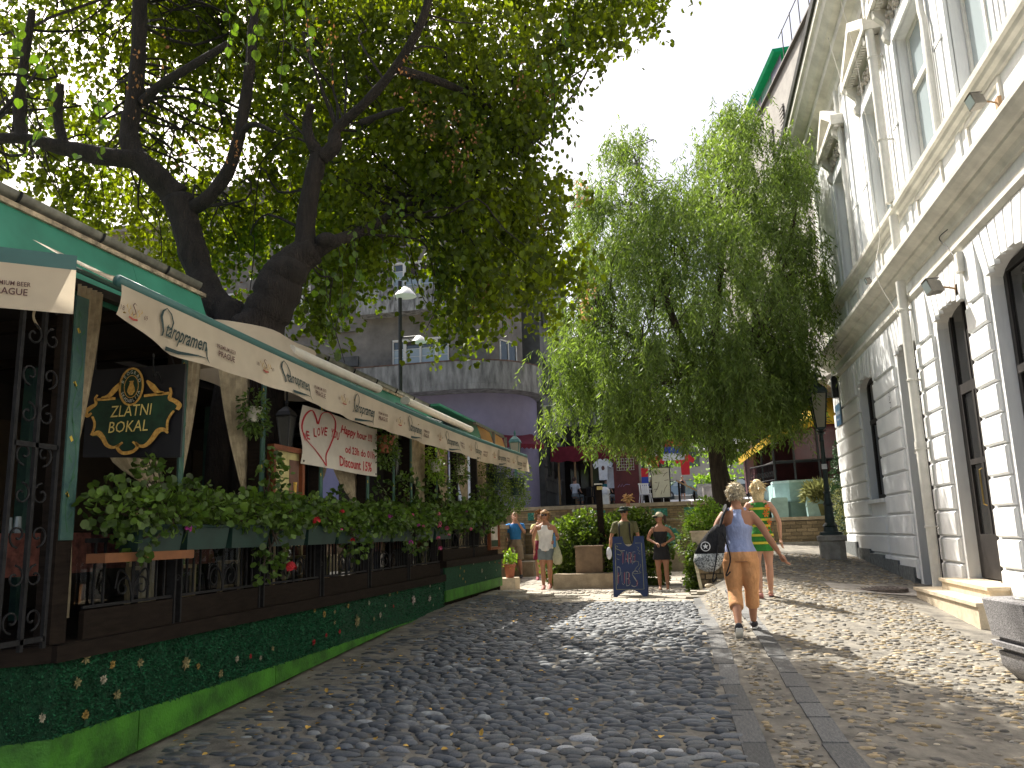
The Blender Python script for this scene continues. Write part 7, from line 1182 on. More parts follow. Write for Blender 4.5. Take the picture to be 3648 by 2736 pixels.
m_ivy = M("ivy_leaf",(.07,.12,.018),.5,.25,2,isl=.45,trans=.4,c2=(.11,.16,.03),tcol=(1.8,1.9,.7)); m_ivy2 = M("lime_leaf",(.16,.27,.03),.5,.25,3,isl=.4,trans=.4,tcol=(1.6,1.6,.6)); m_ger = M("geranium_leaf",(.045,.10,.018),.5,.25,4,isl=.6,trans=.35,c2=(.11,.18,.03),tcol=(1.6,1.7,.7)); m_dkleaf = M("conifer_leaf",(.02,.055,.015),.6,.3,3,isl=.4,trans=.2); m_grs = M("dry_grass",(.19,.20,.07),.7,.3,3,isl=.4,trans=.3)

# ---- flower boxes on the railing
m_box = M("green_planter_plastic",(.008,.03,.024),.5,.2,6)
def flowerbox(y0,y1,lab,z=1.66,x=-3.74):
    t = thing("flower_box", lab, "flower box", (x,(y0+y1)/2,z), "green flower boxes along the railing"); b = MB(); w=.09
    b.loft([[(x-w*.8,y0+.02,z),(x+w*.8,y0+.02,z),(x+w*.8,y1-.02,z),(x-w*.8,y1-.02,z)],[(x-w,y0,z+.16),(x+w,y0,z+.16),(x+w,y1,z+.16),(x-w,y1,z+.16)],[(x-w-.012,y0-.01,z+.165),(x+w+.012,y0-.01,z+.165),(x+w+.012,y1+.01,z+.165),(x-w-.012,y1+.01,z+.165)],[(x-w-.012,y0-.01,z+.185),(x+w+.012,y0-.01,z+.185),(x+w+.012,y1+.01,z+.185),(x-w-.012,y1+.01,z+.185)]]); obj("trough", b, m_box, t)
    b = MB(); b.box(x-w*.9,x+w*.9,y0+.02,y1-.02,z+.186,z+.192); obj("soil", b, m_wood, t); return t
FB = [(4.85,5.35),(5.4,5.95),(6.0,6.6),(6.65,7.3),(7.35,8.0),(8.05,8.8),(8.85,9.6),(9.65,10.4),(10.5,11.3),(11.4,12.2)]
ORD = ["nearest","second","third","fourth","fifth","sixth","seventh","eighth","ninth","tenth","eleventh","twelfth","thirteenth","fourteenth","fifteenth"]
for i,(a,c) in enumerate(FB): flowerbox(a,c,ORD[i]+" green flower box from the camera on the restaurant railing")
for i,(a,c) in enumerate([(12.5,13.4),(13.5,14.4),(14.5,15.2)]): flowerbox(a,c,["third last","second last","last"][i]+" green flower box on the raised end of the railing",1.86)
b = MB(); b.box(-3.80,-3.66,4.55,5.5,1.60,1.66); obj("shelf_board", b, M("orange_brown_wood",(.16,.06,.02),.6,.2), rail)
GB = []
rr = random.Random(11); y = 4.7
while y < 15.3:
    zb = 1.95 if y < 12.4 else 2.10
    GB.append((-3.70+rr.uniform(-.06,.08), y, zb+rr.uniform(-.05,.05), .17+rr.uniform(0,.07), .8)); y += .17
k_ = 0
for (y0,y1) in [(4.6,6.0),(6.0,7.4),(7.4,9.2),(9.2,11.4),(11.4,13.2),(13.2,15.4)]:
    bl_ = [q for q in GB if y0 <= q[1] < y1]
    ex = {0:[(-3.72,5.05,2.15,.13,1.3),(-3.66,4.85,1.75,.14,1.0),(-3.85,5.2,2.35,.10,1.5)],1:[(-3.8,6.85,2.2,.20,1.4),(-3.62,6.6,1.68,.17,1.3),(-3.6,6.45,1.50,.12,1.3),(-3.85,6.95,2.4,.13,1.3)],2:[(-3.8,8.3,2.1,.14,1.2),(-3.6,8.4,1.7,.18,1.2)],3:[(-3.8,10.5,2.3,.22,1.4),(-3.6,10.3,1.72,.2,1.2),(-3.85,9.75,2.3,.12,1.5)],4:[(-3.8,12.0,2.35,.26,1.2),(-3.6,12.6,1.95,.2,1.2)],5:[(-3.75,14.6,2.3,.28,1.1),(-3.6,14.0,1.95,.2,1.2)]}[k_]
    t = shrub("geranium_plants", ["leafy geraniums spilling from the nearest flower boxes","tall bushy plants over the flower boxes under the menu case","geraniums below the white banner","plants with pink flowers beyond the banner","dense green plants before the raised railing","plants at the far end of the restaurant railing"][k_], "plant", (-3.72,(y0+y1)/2,1.8), bl_+ex, int(1500*(1 if k_<2 else 1.15)*(y1-y0)/1.4), .055 if k_<3 else .06, 'round', m_ger, "geraniums along the railing")
    k_ += 1
def bloom(x,y,z,s,mat,lab):
    t = thing("geranium_bloom", lab, "flower", (x,y,z), "geranium blooms on the railing"); b = MB(); rr = random.Random(int(y*977+z*31))
    for k in range(16):
        a,e = rr.uniform(0,6.28), rr.uniform(-.4,1.4); n = Vector((math.cos(a)*math.cos(e),math.sin(a)*math.cos(e),math.sin(e))); u = n.cross(Vector((.3,.2,1))).normalized(); w = n.cross(u); c = Vector((x,y,z))+n*s*.7; q=s*.42
        b.add([c-u*q,c+w*q+n*q*.3,c+u*q,c-w*q+n*q*.3],[(0,1,2,3)])
    obj("petals", b, mat, t); b = MB(); b.tube([(x,y,z),(x-.05,y+.01,z-.1)],.003,4); obj("stalk", b, m_ger, t)
f_red=M("geranium_red",(.38,.01,.015),.7,trans=.2); f_pink=M("geranium_pink",(.45,.08,.16),.7,trans=.2); f_mag=M("geranium_magenta",(.28,.03,.20),.7,trans=.2)
bloom(-3.50,5.18,1.81,0.034,f_mag,"first magenta geranium bloom along the railing counted from the camera")
bloom(-3.44,6.59,1.47,0.067,f_red,"first red geranium bloom along the railing counted from the camera")
bloom(-3.44,7.08,1.88,0.046,f_red,"second red geranium bloom along the railing counted from the camera")
bloom(-3.44,7.64,1.8,0.018,f_pink,"first pink geranium bloom along the railing counted from the camera")
bloom(-3.44,7.65,1.97,0.034,f_red,"third red geranium bloom along the railing counted from the camera")
bloom(-3.44,7.91,1.69,0.031,f_red,"fourth red geranium bloom along the railing counted from the camera")
bloom(-3.44,8.99,1.95,0.034,f_mag,"second magenta geranium bloom along the railing counted from the camera")
bloom(-3.44,9.69,1.64,0.037,f_mag,"third magenta geranium bloom along the railing counted from the camera")
bloom(-3.44,9.75,1.97,0.034,f_pink,"second pink geranium bloom along the railing counted from the camera")
bloom(-3.44,10.0,1.85,0.027,f_mag,"fourth magenta geranium bloom along the railing counted from the camera")
bloom(-3.44,10.18,1.84,0.024,f_pink,"third pink geranium bloom along the railing counted from the camera")
bloom(-3.44,10.53,1.75,0.027,f_mag,"fifth magenta geranium bloom along the railing counted from the camera")
bloom(-3.44,10.83,1.68,0.037,f_pink,"fourth pink geranium bloom along the railing counted from the camera")
bloom(-3.44,10.86,2.01,0.031,f_pink,"fifth pink geranium bloom along the railing counted from the camera")
bloom(-3.44,10.88,1.84,0.034,f_pink,"sixth pink geranium bloom along the railing counted from the camera")
bloom(-3.44,10.9,1.54,0.040,f_pink,"seventh pink geranium bloom along the railing counted from the camera")
bloom(-3.44,10.91,1.88,0.034,f_pink,"eighth pink geranium bloom along the railing counted from the camera")
bloom(-3.44,11.24,1.81,0.043,f_pink,"ninth pink geranium bloom along the railing counted from the camera")
bloom(-3.44,11.33,1.72,0.024,f_pink,"tenth pink geranium bloom along the railing counted from the camera")
bloom(-3.44,12.3,2.07,0.024,f_mag,"sixth magenta geranium bloom along the railing counted from the camera")
bloom(-3.44,12.52,1.8,0.037,f_pink,"eleventh pink geranium bloom along the railing counted from the camera")
# hanging pots
def hangpot(x,y,z,s,lab,pm,lm,n=500):
    t = thing("hanging_pot", lab, "hanging plant", (x,y,z), "pots hung along the restaurant front"); b = MB(); b.lathe([(.06*s,0),(.10*s,.16*s),(.105*s,.17*s),(.095*s,.17*s)],(x,y,z),12); obj("pot", b, pm, t, auto=.7)
    for a in (0,2.1,4.2): b = MB(); b.tube([(x+.1*s*math.cos(a),y+.1*s*math.sin(a),z+.17*s),(x,y,z+.5)],.003,4); obj("chain", b, m_iron, t)
    blb = [(x,y,z+.22*s,.16*s),(x+.03,y-.1*s,z+.02,.12*s,1.4),(x,y+.12*s,z,.12*s,1.4)]; Pn=[];Dn=[]
    for q in blb:
        k=n//3; w=rng.normal(0,1,(k,3)); w/=np.linalg.norm(w,axis=1)[:,None]; Pn.append(w*q[3]*rng.uniform(.5,1.1,k)[:,None]*np.array([1,1,q[4] if len(q)>4 else 1])+np.array(q[:3])); Dn.append(w+np.array([0,0,-.5]))
    V,F=scatter(np.concatenate(Pn),np.concatenate(Dn),.05,'blade',.5); npmesh("foliage",V,F,lm,t,kind='stuff')
m_wpot=M("white_pot",(.5,.48,.42),.5,.08); m_tpot=M("terracotta_pot",(.30,.10,.05),.7,.2)
hangpot(-3.86,6.62,2.78,.8,"white pot hanging by the curtain left of the menu case",m_wpot,m_ger); hangpot(-3.80,9.75,2.78,1.25,"red pot with trailing leaves hanging at the banner's right end",m_tpot,m_ger,900)
hangpot(-3.82,11.9,2.68,1.1,"hanging pot with bright yellow green leaves beyond the second lantern",m_wpot,m_ivy2,700); hangpot(-3.8,13.2,2.72,1.0,"white hanging pot in front of the third lantern",m_wpot,m_ger); hangpot(-3.7,15.4,2.55,2.0,"large hanging plant near the far end of the awning",m_box,m_ivy,1800); hangpot(-3.6,16.7,2.5,2.1,"last hanging plant under the far tip of the awning",m_box,m_ivy,1800)
# ================================================================ SQUARE: WALLS, PLANTERS
m_brk = M("yellow_brick",(.24,.18,.105),.85,.2,6,.3,50,rnd=.3); m_brks = M("yellow_brick_far",(.30,.22,.12),.85,.2,6,.3,50,isl=.3); m_cap = M("sandstone_cap",(.36,.29,.20),.8,.2,5,.4,40); m_mort = M("wall_mortar",(.16,.13,.10),.9,.2,6); m_bronze = M("verdigris_relief",(.05,.22,.16),.6,.4,14,.4,60)
brme = mesh_of("brick", MB().box(-.5,.5,-.5,.5,-.5,.5), m_brk)
def bwall(name, lab, y, x0, x1, z0, z1, th, parent=None, indiv=True, bh=.075, bw=.25):
    t = parent or thing(name, lab, "wall", ((x0+x1)/2,y,z0)); b = MB(); b.box(x0,x1,y+.02,y+th,z0,z1); obj("core", b, m_mort, t)
    s = MB(); r = 0; z = z0
    while z < z1-.02:
        x = x0-(bw/2 if r % 2 else 0)
        while x < x1:
            a=max(x,x0)+.006; c=min(x+bw,x1)-.006
            if c-a > .04:
                if indiv: piece("brick", brme, t, Matrix.Translation(((a+c)/2,y+.03+random.gauss(0,.003),z+bh/2)) @ Matrix.Diagonal((c-a,.06,bh-.012,1)))
                else: s.box(a,c,y+random.uniform(-.004,.004),y+.03,z+.006,z+bh-.006)
            x += bw
        z += bh; r += 1
    if not indiv: o = obj("brickwork", s, m_brks, t, kind='stuff')
    return t
fw_ = thing("fountain_wall", "stepped yellow brick wall with stone ledges and green masks closing the sunken square", "wall", (-2.5,26,.47))
tiers = [(24.9,.47,1.02,.5),(25.5,1.0,1.72,.4),(25.85,1.72,2.02,.35),(26.15,2.02,2.48,.4)]
bwall("",None,25.5,-6.2,1.75,1.08,1.66,.4,fw_,True,.082,.27)
bwall("",None,25.85,-6.2,1.75,1.72,1.98,.4,fw_,False); bwall("",None,26.15,-6.2,1.75,2.05,2.44,.4,fw_,False)
b = MB(); b.box(-6.2,1.75,24.9,25.52,.45,.98); obj("bench_block", b, m_cap, fw_)
for y0,z0,z1 in ((24.85,.98,1.07),(25.44,1.66,1.72),(25.79,1.98,2.04),(26.08,2.44,2.56)):
    x = -6.25
    while x < 1.8:
        w = min(random.uniform(1.1,1.5), 1.8-x); b = MB(); b.box(x+.005,x+w-.005,y0,y0+(.7 if z0 < 1 else .45),z0,z1); obj("ledge_slab", b, m_cap, fw_); x += w
for x in (-5.0,-2.95,-1.0,.0):
    b = MB(); c = Vector((x,26.13,2.24)); b.box(x-.24,x+.24,26.11,26.149,2.12,2.37)
    for s in (-1,1):
        for k in range(3): b.ell((x+s*(.08+.05*k),26.10,2.20+.05*k),(.05,.03,.035),8,5)
    b.ell((x,26.09,2.24),(.05,.05,.08),8,6); obj("bronze_relief", b, m_bronze, fw_, smooth=False)
def mask(x,y,z,s,lab):
    t = thing("bronze_mask", lab, "sculpture", (x,y,z), "green masks on the fountain wall"); b = MB(); b.ell((x,y,z),(.19*s,.12*s,.27*s),16,12); b.ell((x,y-.11*s,z),(.035*s,.06*s,.07*s),8,6)
    for q in (-1,1): b.ell((x+q*.08*s,y-.085*s,z+.075*s),(.06*s,.04*s,.02*s),8,5); b.ell((x+q*.1*s,y-.07*s,z-.03*s),(.05*s,.05*s,.05*s),8,5)
    b.ell((x,y-.10*s,z-.12*s),(.06*s,.03*s,.03*s),8,5); obj("face", b, m_bronze, t, smooth=True); b = MB()
    for k in range(9):
        a = math.pi*k/8; b.tube(spl([(x+.17*s*math.cos(a),y,z+.2*s*math.sin(a)+.05),(x+.26*s*math.cos(a),y-.03,z+.27*s*math.sin(a)+.06),(x+.30*s*math.cos(a+.2),y,z+.22*s*math.sin(a)+.02)],3),[.05*s]*6+[.02],6)
    obj("hair", b, m_bronze, t, smooth=True); b = MB(); b.ell((x,y-.112*s,z-.125*s),(.04*s,.01,.012*s),8,4); obj("mouth", b, m_blk, t)
mask(-1.35,25.4,1.42,1.0,"left green bronze mask on the brick fountain wall"); mask(-.78,25.38,1.40,1.25,"right green bronze mask on the brick fountain wall")
# side wall on the left with stone cap and plants
sw = thing("side_wall", "low yellow brick side wall with planted top left of the square", "wall", (-5.0,21,.47)); b = MB(); b.box(-5.6,-5.22,17.6,26,.4,1.86); obj("core", b, m_mort, sw)
z = .47; r = 0
while z < 1.84:
    y = 17.7-(.13 if r % 2 else 0)
    while y < 25.0: piece("brick", brme, sw, Matrix.Translation((-5.21+random.gauss(0,.003),y+.15,z+.046)) @ Matrix.Diagonal((.05,.29,.078,1))); y += .305
    z += .092; r += 1
b = MB(); b.box(-5.7,-5.12,17.5,26,1.86,1.96); obj("cap", b, m_cap, sw)
b = MB(); b.box(-5.15,-4.6,23.5,25,.45,.9); obj("seat_block", b, m_cap, sw)
for i,(y,l) in enumerate(((18.6,"leafy plant with pink flowers on the side wall nearest the restaurant"),(21.0,"low green plants on the side wall"))):
    shrub("wall_plant", l, "plant", (-5.4,y,1.96), [(-5.35,y-.5,2.15,.3),(-5.3,y,2.2,.3),(-5.35,y+.6,2.12,.28)], 900, .085, 'blade', m_ivy2 if i == 0 else m_ivy)
# hedge mound with its boxes
cw = thing("creeper_planter", "low stone planter block under the creeper hedge", "planter", (-2.3,18.6,.47))
b = MB(); b.box(-3.1,-1.62,18.05,18.6,.45,.80); obj("plinth", b, m_cap, cw); b = MB(); b.box(-2.62,-2.02,18.3,18.75,.80,1.36); b.box(-2.64,-2.0,18.28,18.77,1.36,1.40); obj("stone_box", b, M("brown_stone_box",(.20,.14,.09),.85,.2,5,.3,50), cw)
shrub("creeper_hedge", "large mound of sunlit creeper in the middle of the square", "hedge", (-2.4,19.1,.6), [(-3.0,19.1,1.0,.55,1.0),(-2.95,19.2,1.55,.5),(-2.5,19.4,1.75,.5),(-1.95,19.3,1.0,.5,1.1),(-1.5,19.4,1.75,.48),(-1.15,19.3,1.75,.45),(-1.0,19.2,1.2,.5),(-1.9,19.4,1.6,.5),(-.95,19.0,.75,.36),(-2.75,18.85,.95,.35,1.2),(-1.9,18.75,.95,.38,1.2),(-2.4,18.95,1.55,.3)], 15000, .075, 'round', m_ivy)
wp = thing("timber_post", "square dark timber post rising out of the creeper hedge", "post", (-2.1,19,.47)); b = MB(); b.loft([[(-2.17+q,18.92,z),(-2.03+q,18.92,z),(-2.03+q,19.06,z),(-2.17+q,19.06,z)] for q,z in ((.04,.45),(0,2.78))]); obj("shaft", b, m_wood, wp)
b = MB(); b.box(-2.19,-2.01,18.9,19.08,2.78,2.81); obj("metal_cap", b, m_pipe, wp); b = MB(); b.box(-2.13,-2.0,18.9,18.918,2.66,2.74); obj("tag", b, M("yellow_tag",(.5,.4,.15),.6), wp)
# planter right of the square
pl = thing("stone_flower_planter", "cream stone trough of yellow green flowers on a stepped block with ivy hanging down", "planter", (.25,17,.47))
m_trough = M("cream_trough",(.50,.42,.30),.75,.2,4,.3,40)
b = MB(); b.loft([[(-.06+q,16.6+q,z),(.62-q,16.6+q,z),(.62-q,17.5-q,z),(-.06+q,17.5-q,z)] for q,z in ((.05,1.18),(0,1.62))]); b.loft([[(-.08,16.58,z),(.64,16.58,z),(.64,17.52,z),(-.08,17.52,z)] for z in (1.62,1.66)]); obj("trough", b, m_trough, pl)
b = MB(); b.box(-.04,.66,16.55,17.55,1.05,1.16); obj("cap_stone", b, m_cap, pl)
z = .40; r = 0
while z < 1.04:
    x = .04-(.08 if r % 2 else 0)
    while x < .74: a=max(x,.04); c=min(x+.2,.74); piece("brick", brme, pl, Matrix.Translation(((a+c)/2,16.62,z+.05)) @ Matrix.Diagonal((c-a-.012,.08,.09,1))) if c-a > .05 else None; x += .21
    z += .108; r += 1
b = MB(); b.box(.04,.74,16.66,17.5,.4,1.05); obj("core", b, m_mort, pl)
b = MB(); b.prism([(-.10,0),(-.04,0),(.14,0),(.0,.42),(-.03,.62),(-.04,.42)],(.10,16.42,.40),(1,0,0),(0,0,1),.03)
bd = thing("leaning_board", "pale weathered plank leaning against the planter block", "plank", (.02,16.4,.47)); b = MB(); b.add([(.06,16.30,.44),(.12,16.30,.44),(.02,16.52,1.08),(-.04,16.52,1.08),(.06,16.34,.44),(.12,16.34,.44),(.02,16.56,1.08),(-.04,16.56,1.08)],[(0,1,2,3),(5,4,7,6),(0,4,5,1),(1,5,6,2),(2,6,7,3),(3,7,4,0)]); obj("plank", b, M("pale_board",(.55,.48,.32),.8,.3,14), bd)
shrub("trough_flowers", "yellow green leafy plants and small lilac flowers in the cream trough", "plant", (.28,17.05,1.66), [(.1,17,1.85,.24),(.4,17,1.95,.26),(.28,17.1,2.15,.2),(.5,17.1,1.8,.24),(-.02,17,1.78,.16)], 2600, .06, 'blade', m_ivy2)
shrub("hanging_ivy", "dark ivy trailing down the planter block", "plant", (-.05,16.9,1.1), [(-.06,16.75,1.0,.16,1.6),(-.08,16.7,.75,.16,1.5),(-.05,16.65,.55,.14),(-.02,16.6,1.2,.14,1.5)], 1400, .055, 'round', m_ivy)
shrub("fern_plant", "feathery bluish green plant between the fountain wall and the planter", "plant", (.0,22,.5), [(-.1,22,1.3,.45),(.05,22,1.9,.4),(.2,22.3,1.7,.4)], 1800, .09, 'willow', m_ivy)
# terracotta pot at the end of the restaurant
tp = thing("terracotta_pot", "terracotta pot with a small plant on a low block at the restaurant's end", "pot", (-4.1,18.3,.8)); b = MB(); b.box(-4.35,-3.95,18.0,18.5,.45,.74); obj("block", b, m_lime, tp); b = MB(); b.lathe([(.09,0),(.13,.24),(.15,.25),(.15,.30),(.12,.30)],(-4.12,18.25,.74),14); obj("pot", b, m_tpot, tp, auto=.7)
V,F = scatter(np.array([(-4.12,18.25,1.15)])+rng.normal(0,.09,(220,3)), rng.normal(0,1,(220,3))+np.array([0,0,.8]), .08, 'blade', .3); npmesh("foliage", V, F, m_ivy2, tp, kind='stuff')
# street steps on the right and low bench wall, turquoise wall
for i,(y,z0,z1) in enumerate(((24.0,.95,1.12),(24.6,1.1,1.24),(25.6,1.24,1.36))):
    b = MB(); b.box(1.6,4.6,y,26.8,z0-.4,z1); o = obj("street_step", b, m_conc, kind='structure')
b = MB(); b.box(1.6,4.6,23.95,24.0,.6,1.04); 
obj("step_riser", b, m_granite, kind='structure')
bw_ = thing("bench_wall", "long low brown brick bench wall behind the lamp post", "wall", (3,24.5,1.1)); b = MB(); b.box(1.7,3.9,24.9,25.3,1.1,1.86); obj("core", b, m_mort, bw_); b = MB(); b.box(1.62,3.98,24.8,25.4,1.86,1.95); obj("cap", b, m_cap, bw_)
for r in range(7):
    x = 1.7-(.15 if r % 2 else 0)
    while x < 3.9: a=max(x,1.7); c=min(x+.3,3.9); (piece("brick", brme, bw_, Matrix.Translation(((a+c)/2,24.89,1.16+r*.103)) @ Matrix.Diagonal((c-a-.012,.05,.09,1))) if c-a > .05 else None); x += .3
m_turq = M("pale_turquoise_render",(.30,.46,.44),.8,.15,3)
tq = thing("turquoise_wall", "pale turquoise rendered terrace wall below the yellow awning", "wall", (4,27,1.9)); b = MB(); b.prism([(2.6,26.9),(3.0,26.5),(6.5,26.3),(6.5,27.2),(2.6,27.5)],(0,0,1.3),(1,0,0),(0,1,0),1.72); obj("wall", b, m_turq, tq); b = MB(); b.prism([(2.55,26.85),(3.0,26.42),(6.5,26.22),(6.5,27.2),(2.55,27.5)],(0,0,3.022),(1,0,0),(0,1,0),.07); obj("cap", b, M("turquoise_cap",(.38,.52,.50),.7), tq)
for i,(x,y) in enumerate(((2.62,26.2),(3.62,25.9))):
    t = thing("concrete_planter_box", ["left pale concrete box on the bench wall ledge","right pale concrete box holding the dry grass"][i], "planter", (x,y,1.95)); b = MB(); b.loft([[(x-.25+q,y-.2,z),(x+.25-q,y-.2,z),(x+.25-q,y+.2,z),(x-.25+q,y+.2,z)] for q,z in ((.04,1.6),(0,2.3),(0,2.52),(.04,2.56))]); obj("box", b, m_turq, t)
P=[];Dd=[]
for k in range(1500):
    a=random.uniform(0,6.28); r=random.random()**.5*.5; P.append((3.95+r*math.cos(a),25.9+r*math.sin(a)*.7,2.35+random.uniform(0,.45))); Dd.append((math.cos(a)*r*1.6,math.sin(a)*r,1-.9*random.random()*r*3))
tg = thing("grass_tuft", "big tuft of dry yellowish grass in the concrete box", "plant", (3.95,25.9,2.3)); V,F = scatter(np.array(P),np.array(Dd),.32,'willow',.2); V2=V; npmesh("blades", V, F, m_grs, tg, kind='stuff'); b=MB(); b.lathe([(.3,0),(.34,.35)],(3.95,25.9,1.97),10); obj("root_ball", b, m_grs, tg)
bp = thing("bollard", "short black bollard in front of the dry grass", "bollard", (3.75,25.3,1.95)); b = MB(); b.lathe([(.05,0),(.045,.5),(.055,.52),(.05,.62),(.02,.66)],(3.9,25.1,1.95),8); obj("shaft", b, m_blk, bp)
shrub("conical_shrub", "dark conical shrub against the end of the white building", "shrub", (4.25,24.4,1.0), [(4.25,24.4,1.7,.5,1.3),(4.25,24.4,2.5,.42,1.3),(4.2,24.3,3.2,.3,1.4),(4.2,24.3,3.8,.16,1.6)], 4200, .075, 'blade', m_dkleaf); shrub("wispy_bush", "wispy yellow green bush at the white building's corner", "bush", (4.2,23.9,1.1), [(4.1,23.9,1.7,.32,1.2),(4.1,23.9,2.3,.3,1.2)], 1500, .09, 'willow', m_grs)
# street lamp
def streetlamp(x,y,z,lab,col,H=4.0,s=1.42,block=True):
    t = thing("street_lamp", lab, "street lamp", (x,y,z)); n=16; zz=z
    if block:
        b = MB(); b.lathe([(.30,-.1),(.30,.48),(.34,.5),(.34,.60),(.28,.62)],(x,y,z),8,0,R(22.5)); obj("stone_base", b, m_conc, t, auto=.4); zz = z+.62
    b = MB(); b.lathe([(r_,z_*.84) for r_,z_ in [(.27,0),(.25,.08),(.17,.10),(.15,.22),(.18,.25),(.11,.34),(.095,.8),(.12,.84),(.10,.9),(.075,.95),(.07,1.15),(.085,1.18),(.06,1.22),(.045,2.6),(.06,2.64),(.045,2.70),(.05,2.82),(.10,2.86),(.03,2.92)]],(x,y,zz),n); obj("column", b, col, t, auto=.5)
    zl = zz+2.45; b = MB()
    for a in (0,math.pi/2): b.tube([(x-.12*math.cos(a),y-.12*math.sin(a),zl+.02),(x,y,zl-.03),(x+.12*math.cos(a),y+.12*math.sin(a),zl+.02)],.014,5)
    obj("bracket", b, col, t); lt = lantern("x","x",(x,y,zl+.02),s,None,body=col)
    for ch in list(lt.children):
        ch.parent = t; ch.location = Vector((x,y,zl+.02))-Vector((x,y,z))
    bpy.data.objects.remove(lt); return t
m_lamp = M("dark_green_iron",(.025,.04,.038),.45,.2,10,metal=.3)
lp = streetlamp(3.15,20.4,.84,"tall dark green lantern post on a stone block beside the white building",m_lamp)
b = MB(); b.box(3.08,3.2,20.33,20.35,3.0,3.12); obj("sticker", b, MATS["white_enamel"], lp)
lg = streetlamp(-5.78,27,1.54,"green topped street lantern beyond the end of the restaurant awning",M("verdigris_lamp",(.05,.14,.12),.5,.3,10),s=1.25,block=False)

# ---- big concrete litter bin / planter by the steps
cpt = thing("concrete_litter_bin", "square granite aggregate litter bin with grooved waist at the photo's right edge", "litter bin", (3.0,8.2,.28)); cpt.rotation_euler = (0,0,0)
m_agg = M("granite_aggregate",(.20,.19,.20),.75,.6,90,.5,150,c2=(.42,.41,.41),detail=2)
def sq(c, h, z, r=.16, n=5, rot=.12):
    out = []
    for sx,sy,a0 in ((1,1,0),(-1,1,90),(-1,-1,180),(1,-1,270)):
        for k in range(n+1):
            a = R(a0+90*k/n); px,py = sx*(h-r*h)+r*h*math.cos(a), sy*(h-r*h)+r*h*math.sin(a); out.append((c[0]+px*math.cos(rot)-py*math.sin(rot), c[1]+px*math.sin(rot)+py*math.cos(rot), c[2]+z))
    return out
c_ = (3.02,8.2,.28); b = MB(); b.loft([sq(c_,h,z) for h,z in ((.24,0),(.33,.12),(.34,.245),(.31,.25),(.31,.285),(.375,.29),(.38,.335),(.325,.34),(.325,.375),(.37,.38),(.40,.66),(.405,.70),(.395,.715),(.27,.715),(.25,.70),(.24,.45),(.0,.45))]); obj("body", b, m_agg, cpt, auto=.6)
b = MB(); b.lathe([(.245,.70),(.255,.722),(.235,.722),(.23,.5)],c_,24); obj("metal_liner", b, m_pipe, cpt, auto=.6)
# ---- sandwich board
sb = thing("sandwich_board", "dark blue chalk sandwich board standing where the cobbles end", "sign board", (-1.24,15.9,.47))
m_navy = M("navy_board",(.012,.028,.095),.55,.15,6); m_chalk = M("pale_chalk",(.27,.27,.25),.9); m_chr = M("red_chalk",(.26,.07,.08),.9); m_chy = M("yellow_chalk",(.26,.26,.15),.9)
def face(y0,y1,nm):
    # panel with rounded notch on top and arch at the bottom; local (u,v) u in 0..1 width .62 ; v 0..1.10
    Wd, H_ = .64, 1.12
    def q(u,v): t = v/H_; return (-1.56+u+.015*0, y0+(y1-y0)*t, .475+v)
    out = [(0,0),(.07,0)]+[(.10+.44*k/10, .10*math.sin(math.pi*k/10)**.7+.03) for k in range(11)]+[(.57,0),(.64,0),(.62,H_),(.43,H_)]+[(.32+.11*math.cos(math.pi*k/10), H_-.02-.17*math.sin(math.pi*k/10)) for k in range(11)]+[(.21,H_),(.02,H_)]
    pts = [Vector(q(*p)) for p in out]; th = Vector((0,.02,.0)); n = len(pts)
    me = bmesh.new(); vs = [me.verts.new(p) for p in pts]; f = me.faces.new(vs); r = bmesh.ops.extrude_face_region(me, geom=[f]); bmesh.ops.translate(me, vec=th, verts=[v for v in r['geom'] if isinstance(v, bmesh.types.BMVert)]); bmesh.ops.triangulate(me, faces=[f_ for f_ in me.faces if len(f_.verts) > 4])
    mb = MB(); me.verts.index_update(); mb.add([v.co for v in me.verts], [tuple(v.index for v in f_.verts) for f_ in me.faces]); me.free(); obj(nm, mb, m_navy, sb); return q
q = face(15.72,15.90,"front_panel"); face(16.14,15.94,"back_panel")
g = lambda u,v: tuple(Vector(q(u,v))+Vector((0,-.006,.001)))
b = MB(); stroke(b, g, [(.06,.14),(.58,.14),(.57,.99),(.45,.99)],.010); stroke(b, g, [(.19,.99),(.07,.99),(.06,.14)],.010); stroke(b,g,[(.12,.92),(.10,.95),(.07,.93),(.09,.89),(.14,.87),(.19,.83),(.17,.77),(.10,.79)],.010)
obj("chalk_border", b, m_chy, sb)
b = MB()
for i,(ch,u,v,w,h) in enumerate((("T",.17,.60,.08,.26),("A",.24,.62,.07,.22),("R",.31,.60,.08,.22),("E",.39,.64,.06,.19),("P",.08,.22,.08,.34),("U",.17,.22,.07,.24),("B",.25,.20,.08,.26),("S",.35,.18,.13,.30))):
    put_text(b, ch, g, u, v, w, h, .1, -.03)
obj("chalk_lettering", b, m_chalk, sb)
b = MB()
for u,v,h in ((.205,.62,.2),(.29,.64,.15),(.355,.62,.2),(.43,.66,.12),(.10,.25,.2),(.215,.25,.2),(.30,.24,.2),(.45,.2,.1)): stroke(b, lambda a,c: tuple(Vector(g(a,c))+Vector((0,-.002,0))), [(u,v),(u+.01,v+h)], .012)
obj("red_chalk_fill", b, m_chr, sb)
b = MB(); stroke(b, g, [(.40,.62),(.44,.66),(.50,.64),(.50,.58),(.45,.53),(.41,.46),(.37,.44),(.42,.42),(.50,.43),(.54,.44),(.51,.46),(.50,.50),(.54,.56),(.53,.60)],.006); stroke(b,g,[(.48,.92),(.52,.90),(.49,.86),(.54,.84),(.50,.80),(.54,.78)],.007); stroke(b,g,[(.09,.72),(.11,.69),(.14,.69)],.007)
obj("chalk_drawing", b, m_chy, sb)
